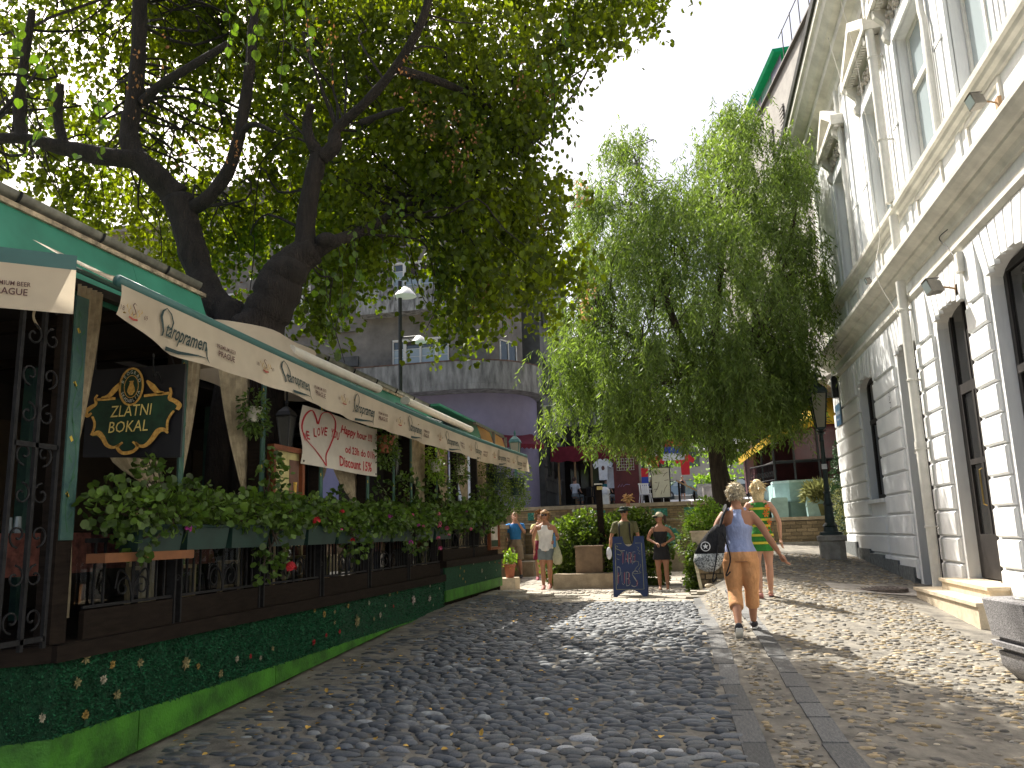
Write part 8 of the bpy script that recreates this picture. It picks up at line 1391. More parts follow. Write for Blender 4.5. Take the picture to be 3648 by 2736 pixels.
b = MB(); b.tube([(-1.54,15.75,.9),(-1.54,16.08,.9)],.006,5); b.tube([(-.94,15.75,.9),(-.94,16.08,.9)],.006,5); obj("hinge_stay", b, m_blk, sb)
# ================================================================ FAR END OF THE STREET
m_redk = M("oxblood_paint",(.09,.012,.014),.5,.2,3); H = up_h
kz = H(-2.6,34); ki = thing("red_kiosk", "dark red souvenir kiosk with a wire grid on its front", "kiosk", (-2.6,34.5,kz))
b = MB(); b.box(-3.1,-2.05,34,36,kz,kz+3.0); b.box(-3.2,-1.95,33.9,36.1,kz+3.0,kz+3.12); obj("body", b, m_redk, ki)
b = MB()
for k in range(8): b.box(-2.95+k*.1,-2.94+k*.1,33.95,33.965,kz+1.45,kz+1.95)
for k in range(5): b.box(-2.96,-2.22,33.95,33.966,kz+1.45+k*.12,kz+1.46+k*.12)
obj("wire_grid", b, m_pipe, ki); b = MB(); fk = lambda u,v: (-2.95+u,33.985,kz+.75+v); stroke(b, fk, [(0,0),(.08,.12),(.12,.02),(.2,.14),(.22,.03),(.34,.12),(.5,.1)],.02); obj("graffiti", b, M("lilac_spray",(.25,.18,.3),.8), ki)
b = MB(); b.box(-2.66,-2.58,33.97,33.99,kz+2.3,kz+2.45); obj("notice", b, MATS["poster_white"], ki)
def tshirt(x,y,z,s,mat,lab,pr=None):
    t = thing("hanging_tshirt", lab, "t-shirt", (x,y,z), "t-shirts and scarves hung for sale"); o = [(-.11,0),(.11,0),(.12,.36),(.22,.30),(.27,.42),(.12,.55),(.05,.56),(0,.52),(-.05,.56),(-.12,.55),(-.27,.42),(-.22,.30),(-.12,.36)]
    b = MB(); b.prism([(p[0]*s*1.6,p[1]*s*1.6) for p in o],(x,y,z),(1,0,0),(0,0,1),.03); obj("cloth", b, mat, t)
    if pr: b = MB(); b.ell((x,y-.035,z+.5*s),(.07*s,.005,.1*s),8,5); obj("print", b, pr, t)
    b = MB(); b.tube([(x,y,z+.85*s),(x,y,z+.95*s)],.008,4); obj("hanger", b, m_blk, t)
m_tw=M("tshirt_white",(.6,.62,.66),.8,.1,9); m_tr=M("tshirt_red",(.5,.02,.03),.8,.1,9); m_tb=M("tshirt_blue",(.03,.06,.35),.8,.1,9)
tshirt(-3.55,34.2,kz+1.1,1,m_tw,"white t-shirt with a small face print left of the red kiosk",m_inkb); tshirt(-3.25,34.35,kz+.75,1,m_tw,"pale lilac t-shirt overlapping the kiosk's left side")
tshirt(-1.35,34.3,kz+1.2,.9,m_tr,"red t-shirt hanging right of the kiosk"); tshirt(-.15,34.0,kz+1.15,.95,m_tr,"red t-shirt behind the right side of the map board"); tshirt(-1.85,34.2,kz+1.9,.6,m_tr,"small red t-shirt high beside the kiosk"); tshirt(-1.4,34.6,kz+2.0,.8,m_tw,"white t-shirt half hidden under the willow leaves")
def flag(x,y,z,w,h,lab,slant=0):
    t = thing("tricolour_flag", lab, "flag", (x,y,z)); 
    for i,mt in enumerate((m_tw,m_tb,m_tr)):
        b = MB(); b.add([(x+slant*i*h/3,y,z+h*i/3),(x+w+slant*i*h/3,y+.02,z+h*i/3),(x+w+slant*(i+1)*h/3,y+.02,z+h*(i+1)/3),(x+slant*(i+1)*h/3,y,z+h*(i+1)/3)],[(0,1,2,3)]); obj("stripe", b, mt, t)
flag(-1.95,33.9,kz+.4,.28,1.1,"red blue and white flag hanging beside the kiosk"); flag(-1.05,33.7,kz+1.75,.9,.85,"large red blue and white flag above the map board",.25)
mp = thing("map_board", "cream street map board on a black stand in front of the flags", "sign board", (-1.0,30,H(-1,30))); hz = H(-1,30)
b = MB(); b.box(-1.36,-.72,29.98,30.0,hz+.28,hz+1.34); obj("sheet", b, M("map_cream",(.58,.54,.38),.7,.06,4), mp)
b = MB(); b.box(-1.39,-1.36,29.96,30.02,hz+.25,hz+1.37); b.box(-.72,-.69,29.96,30.02,hz+.25,hz+1.37); b.box(-1.36,-.72,29.96,30.02,hz+.25,hz+.28); b.box(-1.36,-.72,29.96,30.02,hz+1.34,hz+1.37); obj("frame", b, m_blk, mp)
b = MB(); b.box(-1.07,-1.03,30.0,30.03,hz,hz+1.9); b.box(-1.2,-.9,29.8,30.2,hz,hz+.03); obj("stand", b, m_blk, mp)
b = MB(); fm_ = lambda u,v: (-1.36+u,29.972,hz+.28+v)
for P_ in ([(.1,.2),(.22,.4),(.26,.55)],[(.4,.15),(.45,.3),(.55,.45)],[(.1,.55),(.2,.52)],[(.42,.75),(.5,.85),(.58,.9)],[(.3,.1),(.35,.25)],[(.06,.3),(.2,.3)],[(.45,.6),(.6,.62)]): stroke(b, fm_, P_, .015)
for k in range(6): stroke(b, fm_, [(.06,.98-k*.03),(.06+random.uniform(.2,.5),.98-k*.03)], .008)
obj("map_print", b, m_inkb, mp)
# plastic table and chairs
def pchair(x,y,z,rz,mat,lab,arms=True):
    t = thing("plastic_chair", lab, "chair", (x,y,z), "chairs at the far street", rz); b = MB(); b.loft([[(-.22,-.2,.42),(.22,-.2,.42),(.2,.2,.40),(-.2,.2,.40)],[(-.22,-.2,.45),(.22,-.2,.45),(.2,.2,.43),(-.2,.2,.43)]]); obj("seat", b, mat, t, local=True)
    b = MB()
    for k in range(5): b.obox((-.16+k*.08,.24,.64),(.05,.02,.42),rx=-.18)
    b.obox((0,.275,.84),(.42,.03,.06)); obj("backrest", b, mat, t, local=True)
    for sx in (-1,1):
        for sy in (-1,1): b = MB(); b.tube([(sx*.18,sy*.16,.42),(sx*.23,sy*.22,0)],.018,6); obj("leg", b, mat, t, local=True)
    return t
m_wpl=M("white_plastic",(.65,.65,.65),.45,.04); pc=pchair(-1.75,32.5,H(0,32.5),.3,m_wpl,"white plastic chair under the hanging flag"); 
tt = thing("folding_table", "small white folding table beside the plastic chair", "table", (-1.2,32.3,H(0,32.3))); hz2=H(0,32.3); b=MB(); b.box(-1.6,-1.0,32.0,32.5,hz2+.6,hz2+.63); obj("tabletop",b,m_wpl,tt)
for sx in (-1.55,-1.05):
    b=MB(); b.tube([(sx,32.05,hz2),(sx,32.45,hz2+.6)],.012,5); b.tube([(sx,32.45,hz2),(sx,32.05,hz2+.6)],.012,5); obj("leg",b,m_pipe,tt)
for i,(x,y,rz,l) in enumerate(((-5.0,36.2,0,"black cafe chair at the left"),(-4.4,36.2,.3,"second black cafe chair from the left"),(-3.9,36.4,-.2,"black cafe chair next to the kiosk"))): pchair(x,y,H(0,36),rz+math.pi,m_blk,l)
cf = thing("pavement_cafe", "dim cafe front with wooden posts and a crimson blind beyond the kiosk", "cafe", (-4.5,38,H(0,38))); hz3=H(0,38)
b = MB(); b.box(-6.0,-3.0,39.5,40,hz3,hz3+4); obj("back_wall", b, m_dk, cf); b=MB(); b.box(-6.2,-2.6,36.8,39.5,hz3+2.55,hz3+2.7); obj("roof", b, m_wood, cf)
for k in range(5): b=MB(); b.box(-5.9+k*.75,-5.82+k*.75,36.8,36.9,hz3,hz3+2.55); obj("post", b, M("varnished_post",(.30,.19,.08),.5,.2), cf)
b=MB(); b.loft([[(x,36.6,hz3+2.0+.04*math.sin(x*9)),(x,36.7,hz3+2.7)] for x in [-6.2+.18*k for k in range(21)]],False,0,False); obj("blind", b, m_crim, cf)
b=MB(); b.box(-6,-2.9,35.6,39.4,hz3-.15,hz3+.02); obj("deck", b, m_blk, cf)
for k in range(6): b=MB(); b.box(-5.7+k*.5,-5.3+k*.5,39.44,39.49,hz3+.9,hz3+2.1); obj("window_pane", b, m_glass, cf)
bx = thing("crate_pile", "pale crate with crumpled cloth left of the kiosk", "crate", (-3.5,33.2,H(0,33.2))); z_=H(0,33.2); b=MB(); b.box(-3.75,-3.25,33,33.4,z_,z_+.42); b.box(-3.77,-3.23,32.98,33.42,z_+.42,z_+.46); obj("crate", b, m_pipe, bx); b=MB(); b.ell((-3.45,33.2,z_+.6),(.25,.2,.2),7,5); b.ell((-3.6,33.15,z_+.52),(.15,.15,.12),6,4); obj("cloth", b, m_tw, bx)
# market stall shapes and greenery far up the street
st = thing("market_stall", "dark market stall stacked with goods behind the map board", "stall", (-.2,35.5,H(0,35))); z_=H(0,35); b=MB(); b.box(-1.9,-.9,34.8,36.2,z_,z_+.75); obj("counter", b, m_wood, st); b=MB(); b.box(-2.0,-.8,34.7,36.3,z_+2.5,z_+2.6); obj("roof", b, m_blk, st)
for x in (-1.9,-.9): b=MB(); b.box(x-.03,x+.03,34.8,34.86,z_,z_+2.5); obj("post", b, m_blk, st)
b=MB(); rr=random.Random(3)
for k in range(30): b.box(*(lambda x,y:(x,x+.12,y,y+.1))(-1.8+rr.random()*.8,34.85+rr.random()),z_+.76,z_+.80+rr.random()*.3)
obj("goods", b, M("coloured_goods",(.4,.3,.25),.7,.3,5,isl=.5,pal=[(0,(1,.5,.3)),(.3,(.4,.6,1)),(.6,(1,1,1)),(.8,(.2,.2,.2))]), st, kind='stuff')
bn2 = thing("wooden_bench", "slanting wooden sales bench right of the map board", "bench", (.3,34,H(0,34))); z_=H(0,34); b=MB(); b.add([(-.55,33.6,z_+.95),(.25,34.6,z_+.55),(.25,35.2,z_+.55),(-.55,34.4,z_+.95),(-.55,33.6,z_+.88),(.25,34.6,z_+.48),(.25,35.2,z_+.48),(-.55,34.4,z_+.88)],[(0,1,2,3),(0,4,5,1)]); obj("plank", b, M("varnished_post"), bn2) if False else obj("plank", b, MATS["varnished_post"], bn2)
b=MB(); b.box(-.5,-.42,34,34.1,z_,z_+.85); b.box(.1,.18,34.8,34.9,z_,z_+.5); obj("leg", b, m_wood, bn2)
pt = thing("round_stone_tub", "round stone tub in the sunlit upper street", "tub", (1.0,42,H(0,42))); b=MB(); b.lathe([(.35,0),(.42,.1),(.42,.7),(.46,.75),(.38,.75)],(1.0,42,H(0,42)),14); obj("tub", b, m_conc, pt, auto=.6)
pt = thing("stone_trough", "long pale stone trough far up the street", "trough", (1.6,62,H(0,62))); b=MB(); z_=H(0,62); b.box(.5,3.2,62,63,z_,z_+1.0); b.box(.45,3.25,61.95,63.05,z_+1.0,z_+1.1); obj("trough", b, m_conc, pt)
shrub("trough_bush", "yellow green bush in the far trough", "bush", (1.8,62.5,z_+1), [(.9,62.5,z_+1.3,.5),(1.8,62.5,z_+1.4,.6),(2.8,62.5,z_+1.3,.5)], 900, .25, 'blade', m_ivy2)
def car(x,y,z,rz,col,lab):
    t = thing("parked_car", lab, "car", (x,y,z), None, rz)
    prof = [(-2.1,.35),(-2.12,.7),(-2.0,.92),(-1.2,1.0),(-.75,1.38),(.65,1.42),(1.25,1.0),(2.0,.85),(2.12,.6),(2.1,.32)]
    b=MB(); b.loft([[(p[0]*k,yy,p[1] if p[1]<1.05 else p[1]-.0) for p in prof] for yy,k in ((-.82,.97),(-.84,1),(.84,1),(.82,.97))]); obj("body", b, col, t, local=True, auto=.5)
    b=MB()
    for s in (-1,1): b.add([(-1.1,s*.85,1.0),(-.72,s*.83,1.34),(.6,s*.83,1.37),(1.12,s*.85,1.0)],[(0,1,2,3)])
    b.add([(-1.22,-.7,1.01),(-1.22,.7,1.01),(-.78,.66,1.36),(-.78,-.66,1.36)],[(0,1,2,3)]); b.add([(1.27,-.7,1.01),(1.27,.7,1.01),(.69,.66,1.4),(.69,-.66,1.4)],[(0,1,2,3)]); obj("windows", b, m_glassl, t, local=True)
    for sx in (-1.35,1.35):
        for sy in (-.84,.84):
            b=MB(); b.loft([[(sx+.32*math.cos(a),sy+q,.32+.32*math.sin(a)) for a in [2*math.pi*k/14 for k in range(14)]] for q in (-.1,.1)]); w=obj("wheel", b, m_blk, t, local=True); b=MB(); b.loft([[(sx+.18*math.cos(a),sy+q,.32+.18*math.sin(a)) for a in [2*math.pi*k/10 for k in range(10)]] for q in (-.11,.11)]); obj("rim", b, m_pipe, w, local=True)
    for sy in (-.6,.6): b=MB(); b.box(-2.13,-2.09,sy-.15,sy+.15,.62,.76); obj("headlight", b, m_glassl, t, local=True)
    return t
car(-.6,64,H(0,64),.35,M("silver_car_paint",(.25,.33,.40),.25,.03,metal=.5),"pale blue grey car parked far up the street left of the walking woman"); car(3.3,66,H(0,66),.1,M("dark_car_paint",(.05,.06,.07),.25,.03,metal=.5),"dark car parked far up the street behind the walking woman")
# far facades closing the street
ff = thing("far_house", "hazy pale house closing the top of the street", "building", (0,90,4)); b=MB(); b.box(-14,16,92,100,3,14); obj("wall", b, MATS["pale_render"], ff)
for k in range(9):
    for z in (5,8.5): f=MB(); f.box(-12+k*3,-10.8+k*3,91.9,92,z,z+2); obj("window", f, m_glass, ff)
for (x,y,l) in ((-2.5,72,"leafy tree far up the street left of centre"),(5,76,"leafy tree far up the street behind the willow trunk"),(9,70,"leafy tree far up the street to the right")):
    t = thing("distant_tree", l, "tree", (x,y,4.1)); b=MB(); b.tube([(x,y,4),(x,y,9)],[.25,.12],8); obj("trunk", b, m_bark2, t)
    P_=rng.normal(0,1,(2600,3))*np.array([1.7,1.7,1.5])+np.array([x,y,10.0]); V,F=scatter(P_, rng.normal(0,1,(2600,3)), .42, 'blade', .3); npmesh("foliage", V, F, m_ivy2, t, kind='stuff')
# house row left of the upper street beyond the cafe, and behind the right restaurant
lr = thing("left_far_house", "shadowed house beyond the cafe on the left of the upper street", "building", (-6,50,3)); b=MB(); b.box(-12,-5.2,46.2,70,2.5,13); obj("wall", b, m_grd, lr)
for k in range(5):
    for z in (4.5,8): f=MB(); f.box(-5.2,-5.12,47.5+k*4,49+k*4,z,z+2); obj("window", f, m_glass, lr)
# restaurant with yellow awning on the right
yr = thing("corner_restaurant", "glazed dark red restaurant terrace under a yellow awning on the right", "restaurant", (4,29,3)); z_=3.1
b=MB(); b.box(2.7,6.6,27.6,33.5,1.2,z_); obj("podium", b, m_turq, yr)
for q_ in ((4.4,7.5,27.6,27.7,z_,5.0),(2.3,2.4,30.5,36,z_,5),(2.41,7.5,33.5,33.6,z_,5.2)):
    b=MB(); b.box(*q_); obj("dark_wall", b, M("oxblood_wall",(.06,.008,.012),.6,.3,2), yr)
for (x,y) in ((2.72,27.6),(3.35,27.55),(4.1,27.5),(4.9,27.5),(5.7,27.5),(2.5,29.5),(2.35,31.5)):
    b=MB(); b.box(x-.03,x+.03,y-.03,y+.03,z_,5.0); obj("post", b, m_blk, yr)
b=MB(); b.add([(3.38,27.56,z_+.7),(6.5,27.5,z_+.7),(6.5,27.5,4.95),(3.38,27.56,4.95)],[(0,1,2,3)]); obj("red_glazing", b, M("dark_red_panel",(.07,.006,.010),.25,.2,2), yr)
for zz in (z_+.68,4.95):
    b=MB(); b.tube([(2.5,29.5,zz),(2.72,27.62,zz),(4.1,27.48,zz),(6.5,27.45,zz)],.025,5); obj("rail", b, m_blk, yr)
m_yel=M("yellow_awning_cloth",(.66,.42,.03),.8,.06,3,trans=.3)
b=MB(); edge=[(1.9,32.5,4.35),(2.15,30.5,4.45),(2.5,28.6,4.6),(3.0,27.4,4.85),(4.1,27.0,5.1),(6.6,26.9,5.15)]; inn=[(3.2,33.5,5.0),(3.4,31.5,5.2),(3.6,30.2,5.4),(4.0,29.4,5.7),(4.8,29.2,6.0),(6.6,29.2,6.1)]
b.loft([[e,i_] for e,i_ in zip(edge,inn)],False,0,False); obj("awning_roof", b, m_yel, yr)
b=MB(); b.loft([[e,(e[0],e[1],e[2]-.26)] for e in edge],False,0,False); obj("awning_valance", b, m_yel, yr)
b=MB(); fy_=lambda u,v:(4.15+u,26.985-.04*u*0,4.88+v); put_text(b,"Golden Bar",fy_,.15,.0,1.6,.2,0,.01); obj("awning_lettering", b, m_ink, yr)
for k in range(16):
    t_=k/15; x=2.45+.28*t_ if k<8 else 2.7; 
    b=MB(); px,py=(2.1+.65*t_*1.0, 29.6-2.0*t_); b.tube([(px,py,z_+.0),(px,py,z_+.62)],.010,4); b.tube([(px-.05,py,z_+.2),(px+.05,py-.05,z_+.42)],.008,4); obj("baluster", b, m_iron, yr)
b=MB(); b.tube([(2.1,29.6,z_+.63),(2.75,27.6,z_+.63),(6.5,27.3,z_+.63)],.025,6); b.tube([(2.1,29.6,z_+.1),(2.75,27.6,z_+.1)],.015,5); obj("handrail", b, m_iron, yr)
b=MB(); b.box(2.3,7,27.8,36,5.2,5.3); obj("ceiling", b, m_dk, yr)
um = thing("cafe_umbrella", "pale cafe umbrella edge seen through the willow leaves right of its trunk", "umbrella", (2.6,33,H(0,33))); zz=H(0,33); b=MB(); b.lathe([(1.7,2.25),(.9,2.55),(.02,2.75),(.02,2.72),(.9,2.52),(1.68,2.22)],(2.3,34.5,zz),8); obj("canopy", b, m_tw, um); b=MB(); b.tube([(2.3,34.5,zz),(2.3,34.5,zz+2.6)],.03,6); obj("pole", b, m_blk, um)
for i,(x,y,l) in enumerate(((1.7,33.5,"dark cafe chair just right of the willow trunk"),(2.0,36,"dark cafe chair further back right of the willow trunk"))): pchair(x,y,H(0,y),.5+i,m_blk,l)

# two white floodlights above the far end of the restaurant roof
fp_ = thing("floodlight_pole", "thin dark pole with white floodlights rising behind the restaurant roof", "pole", (-6.6,18,3)); b = MB(); b.tube([(-6.62,18,2.0),(-6.62,18,7.9)],.05,8); obj("pole", b, m_blk, fp_)
for x,z,l in ((-6.45,7.55,.5),(-6.1,6.35,.36)):
    b = MB(); b.lathe([(.05*l*2,.30*l),(.12*l*2,.22*l),(.26*l*2,-.1*l),(.28*l*2,-.16*l),(.25*l*2,-.16*l)],(x,17.9,z),14); obj("white_lamp", b, m_wpl, fp_, auto=.6)
    b = MB(); b.tube([(-6.62,18,z+.35*l),(x,17.9,z+.28*l)],.02,5); obj("bracket", b, m_blk, fp_)

# ================================================================ PEOPLE
def remesh(mb, vox, it=3):
    o = bpy.data.objects.new("tmp", mesh_of("tmp", mb, [])); COL.objects.link(o)
    m = o.modifiers.new("r", 'REMESH'); m.mode = 'VOXEL'; m.voxel_size = vox
    if it: s = o.modifiers.new("s", 'SMOOTH'); s.iterations = it; s.factor = .5
    dg = bpy.context.evaluated_depsgraph_get(); dg.update(); me = bpy.data.meshes.new_from_object(o.evaluated_get(dg)); bpy.data.objects.remove(o)
    me.polygons.foreach_set("use_smooth", [True]*len(me.polygons)); return me
def skinm(n, c): return M(n, c, .55, .08, 6, .05, 80)
sk_l = skinm("fair_skin", (.50,.27,.18)); sk_t = skinm("tanned_skin", (.36,.17,.095))
def ering(c, rx, ry, n=18, tilt=(0,0)): return [(c[0]+rx*math.cos(2*math.pi*j/n), c[1]+ry*math.sin(2*math.pi*j/n), c[2]+tilt[1]*ry*math.sin(2*math.pi*j/n)) for j in range(n)]
FEM = [(.47,.092,.070),(.50,.101,.078),(.53,.100,.077),(.57,.083,.062),(.61,.072,.054),(.65,.075,.057),(.69,.084,.066),(.73,.091,.072),(.77,.094,.062),(.80,.088,.050),(.825,.050,.040),(.84,.034,.034),(.885,.030,.031)]
MAL = [(.47,.082,.066),(.50,.088,.070),(.53,.088,.068),(.57,.082,.061),(.61,.079,.059),(.66,.084,.062),(.70,.094,.068),(.74,.103,.072),(.775,.106,.064),(.80,.100,.052),(.825,.055,.042),(.84,.037,.036),(.885,.034,.035)]
def person(label, loc, rz, Hh, fem=False, girth=1.0, skin=None, pose={}, top=None, bottom=None, hair=None, face=True, shoes=None, hat=None, glasses=False, vox=.016, lean=0, headturn=0, group=None, fing=True):
    t = thing("person", label, "person", loc, group, rz); skin = skin or sk_t; S = FEM if fem else MAL; sw = .098 if fem else .112
    J = dict(hL=(.048,0,.49),hR=(-.048,0,.49),kL=(.055,0,.275),kR=(-.055,0,.275),aL=(.058,.005,.045),aR=(-.058,.005,.045),sL=(sw,0,.795),sR=(-sw,0,.795),eL=(sw+.055,.012,.625),eR=(-sw-.055,.012,.625),wL=(sw+.07,-.03,.485),wR=(-sw-.07,-.03,.485)); J.update(pose)
    J = {k: Vector(v)*Hh for k,v in J.items()}; g = girth; h = Hh
    def torso(mb, z0, z1, off=0, k=1.0, kx=None):
        rings = []
        zs = [s for s in S if z0 <= s[0] <= z1]
        def at(z):
            for a,c in zip(S,S[1:]):
                if a[0] <= z <= c[0]: q=(z-a[0])/(c[0]-a[0]); return (a[1]*(1-q)+c[1]*q, a[2]*(1-q)+c[2]*q)
            return S[-1][1:] if z > S[-1][0] else S[0][1:]
        for z in sorted(set([z0,z1]+[s[0] for s in zs])):
            rx,ry = at(z); gg = g if z < .79 else 1; rings.append(ering((0, lean*(z-.5)*h, z*h), (rx*gg*k)*h+off, (ry*gg*k)*h+off))
        mb.loft(rings)
    b = MB(); torso(b, .47, .885)
    lr = (.056*g,.037*g,.034*g,.021)
    def limb(mb, pts, rad, n=12): mb.tube(spl(pts,4), [rad[int(i/4)]*(1-(i%4)/4)+rad[min(int(i/4)+1,len(rad)-1)]*((i%4)/4) for i in range(4*(len(pts)-1)+1)], n)
    for s in "LR":
        hp,kn,an = J['h'+s],J['k'+s],J['a'+s]; calf = kn.lerp(an,.35)+Vector((0,.012*h,0)); limb(b,[hp,hp.lerp(kn,.5),kn,calf,an],[.056*g*h,.050*g*h,.033*g**.5*h,.034*g**.5*h,.019*h])
        ft = J.get('f'+s, Vector((0,-1,-.25)) if False else None); 
        sh,el,wr = J['s'+s],J['e'+s],J['w'+s]; limb(b,[sh+Vector((-.02*h if s=='L' else .02*h,0,-.005*h)),sh.lerp(el,.45),el,el.lerp(wr,.3),wr],[.030*g*h,.026*g*h,.021*g*h,.0225*g*h,.0135*h])
        d = (wr-el).normalized(); hd = wr+d*.035*h; side = Vector((1,0,0)) if s == 'L' else Vector((-1,0,0)); b.ell(hd,(.016*h,.022*h,.028*h),10,8,0,d.to_track_quat('Z','Y').to_matrix())
    hy = lean*.4*h; hc = Vector((0, hy-.008*h, .925*h)); hr = Matrix.Rotation(headturn,3,'Z')
    b.ell(hc+Vector((0,.010*h,.008*h)),(.045*h,.056*h,.060*h),16,12); b.ell(hc+hr@Vector((0,-.018*h,-.028*h)),(.034*h,.038*h,.040*h),12,10); b.ell(hc+hr@Vector((0,-.056*h,-.010*h)),(.0085*h,.013*h,.014*h),8,6); b.ell(hc+hr@Vector((0,-.050*h,-.036*h)),(.016*h,.010*h,.009*h),8,6)
    for q in (-1,1): b.ell(hc+hr@Vector((q*.045*h,.006*h,-.006*h)),(.007*h,.012*h,.018*h),8,6)
    # bare feet core
    toes = {}
    for s in "LR":
        an = J['a'+s]; fd = Vector(pose['f'+s]).normalized() if 'f'+s in pose else Vector((0,-1,-.12)).normalized(); toes[s] = fd; side = fd.cross(Vector((0,0,1))).normalized()
        b.tube([an-fd*.028*h+Vector((0,0,-.020*h)),an+fd*.02*h+Vector((0,0,-.018*h)),an+fd*.07*h+Vector((0,0,-.026*h)),an+fd*.105*h+Vector((0,0,-.030*h))],[.019*h,.023*h,.022*h,.013*h],10,0,True,.75)
    me = remesh(b, vox, 3); me.materials.append(skin); bo = bpy.data.objects.new("body", me); COL.objects.link(bo); bo.parent = t
    def part(nm, mb, mat, v=None, it=2, par=None, **kw):
        if v: me_ = remesh(mb, v, it); me_.materials.append(mat); o = bpy.data.objects.new(nm, me_); COL.objects.link(o); o.parent = par or t; return o
        return obj(nm, mb, mat, par or t, local=True, smooth=True)
    if fing:
        for s in "LR":
            f = MB(); wr,el = J['w'+s],J['e'+s]; d = (wr-el).normalized(); q = d.cross(Vector((1,0,0))).normalized() if abs(d.x) < .8 else d.cross(Vector((0,0,1))).normalized(); inw = d.cross(q); base = wr+d*.052*h
            for k,(o_,ln) in enumerate(((-1.5,.034),(-.5,.040),(.5,.038),(1.5,.030))):
                p0 = base+q*o_*.0095*h; inn_ = inw*(1 if s == 'R' else 1); p1 = p0+d*ln*.5*h+inn_*.003*h; p2 = p0+d*ln*.85*h+inn_*.012*h; p3 = p0+d*ln*.95*h+inn_*.020*h; f.tube([p0-d*.014*h,p0,p1,p2,p3],[.0058*h,.0056*h,.0050*h,.0044*h,.0034*h],7)
            p0 = wr+d*.022*h-q*.016*h; f.tube([p0,p0+d*.018*h-q*.012*h+inw*.006*h,p0+d*.036*h-q*.013*h+inw*.012*h],[.0068*h,.0058*h,.0042*h],7)
            obj("fingers", f, skin, bo, local=True, smooth=True)
    # clothing
    if top:
        kind, mat, z0 = top['kind'], top['mat'], top.get('z0',.50); b = MB(); o_ = top.get('off',.009)
        if kind == 'tank': 
            torso(b, z0, .735, o_); b.loft([ering((0,lean*(z-.5)*h,z*h),rx*h,ry*h) for z,rx,ry in ((.70,.088*g,.070*g+o_/h),(.745,.078*g,.073*g+o_/h),(.775,.066,.066*g+o_/h),(.800,.056,.056+o_/h))])
            for q in (-1,1): b.tube([(q*.058*h,-.045*h+lean*.27*h,.775*h),(q*.060*h,lean*.28*h,.815*h),(q*.055*h,.045*h+lean*.27*h,.775*h)],.013*h,8)
        elif kind == 'racer':
            torso(b, z0, .70, o_); b.loft([ering((0,lean*(z-.5)*h,z*h),rx*h,ry*h) for z,rx,ry in ((.66,.078*g+o_/h,.060*g+o_/h),(.71,.080*g+o_/h,.070*g+o_/h),(.75,.056*g,.073*g+o_/h),(.79,.044,.056*g+o_/h),(.818,.046,.045+o_/h))])
            for q in (-1,1): b.tube([(q*.035*h,.050*h,.76*h),(q*.052*h,.012*h,.822*h),(q*.058*h,-.04*h,.785*h)],.014*h,8)
        elif kind == 'tube': torso(b, z0, .745, o_)
        else:
            torso(b, z0, .80, o_)
            b.loft([ering((0,lean*.3*h,z*h),rx*h+o_,ry*h+o_) for z,rx,ry in ((.78,.100,.062),(.805,.092,.050),(.822,.050,.042))])
            for s in "LR":
                sh,el = J['s'+s],J['e'+s]; e2 = sh.lerp(el, top.get('sl',.62)); b.tube([sh+Vector((-.03*h if s=='L' else .03*h,0,0)),sh,e2],[.036*h,.037*h*g**.5,.036*h*g**.5],12)
        if top.get('flare'): b.loft([ering((0,0,z*h),rx*h,ry*h) for z,rx,ry in top['flare']])
        if kind == 'skirted': pass
        tp_ = part("shirt" if 'name' not in top else top['name'], b, mat, vox*.8)
    if bottom:
        kind, mat = bottom['kind'], bottom['mat']; b = MB(); o_ = bottom.get('off',.011)
        if kind == 'skirt': b.loft([ering((0,0,z*h),rx*h,ry*h) for z,rx,ry in bottom['prof']])
        else:
            torso(b, .475, bottom.get('zt',.585), o_, 1.0); ze = bottom.get('len',.7)
            for s in "LR":
                hp,kn,an = J['h'+s],J['k'+s],J['a'+s]
                if ze <= 1: b.tube([hp,hp.lerp(kn,.5),hp.lerp(kn,ze)],[.060*g*h+o_*.5,.056*g*h+o_,.052*g*h+o_*1.5],14)
                else: e2 = kn.lerp(an,ze-1); b.tube([hp,hp.lerp(kn,.5),kn,kn.lerp(e2,.7),e2],[.060*g*h+o_*.4,.053*g*h+o_,.038*g*h+o_,.038*g*h+o_,.037*g*h+o_],16)
        part(bottom.get('name',"trousers"), b, mat, vox*.8)
    if shoes:
        for s in "LR":
            an = J['a'+s]; fd = toes[s]; b = MB()
            if shoes.get('kind') == 'sandal': b.tube([an-fd*.035*h+Vector((0,0,-.038*h)),an+fd*.05*h+Vector((0,0,-.045*h)),an+fd*.118*h+Vector((0,0,-.048*h))],[.020*h,.025*h,.020*h],10,0,True,.3); part("sandal", b, shoes['mat'])
            else:
                b.tube([an-fd*.036*h+Vector((0,0,-.014*h)),an+fd*.0*h+Vector((0,0,-.010*h)),an+fd*.045*h+Vector((0,0,-.018*h)),an+fd*.095*h+Vector((0,0,-.028*h)),an+fd*.122*h+Vector((0,0,-.032*h))],[.020*h,.028*h,.028*h,.025*h,.014*h],12,0,True,.85); sh_ = part("shoe", b, shoes['mat'], .009, 1)
                b = MB(); b.tube([an-fd*.040*h+Vector((0,0,-.038*h)),an+fd*.03*h+Vector((0,0,-.041*h)),an+fd*.124*h+Vector((0,0,-.049*h))],[.020*h,.026*h,.021*h],14,0,True,.24); obj("sole", b, shoes.get('sole',MATS["poster_white"]), sh_, local=True, smooth=True)
    hh = None
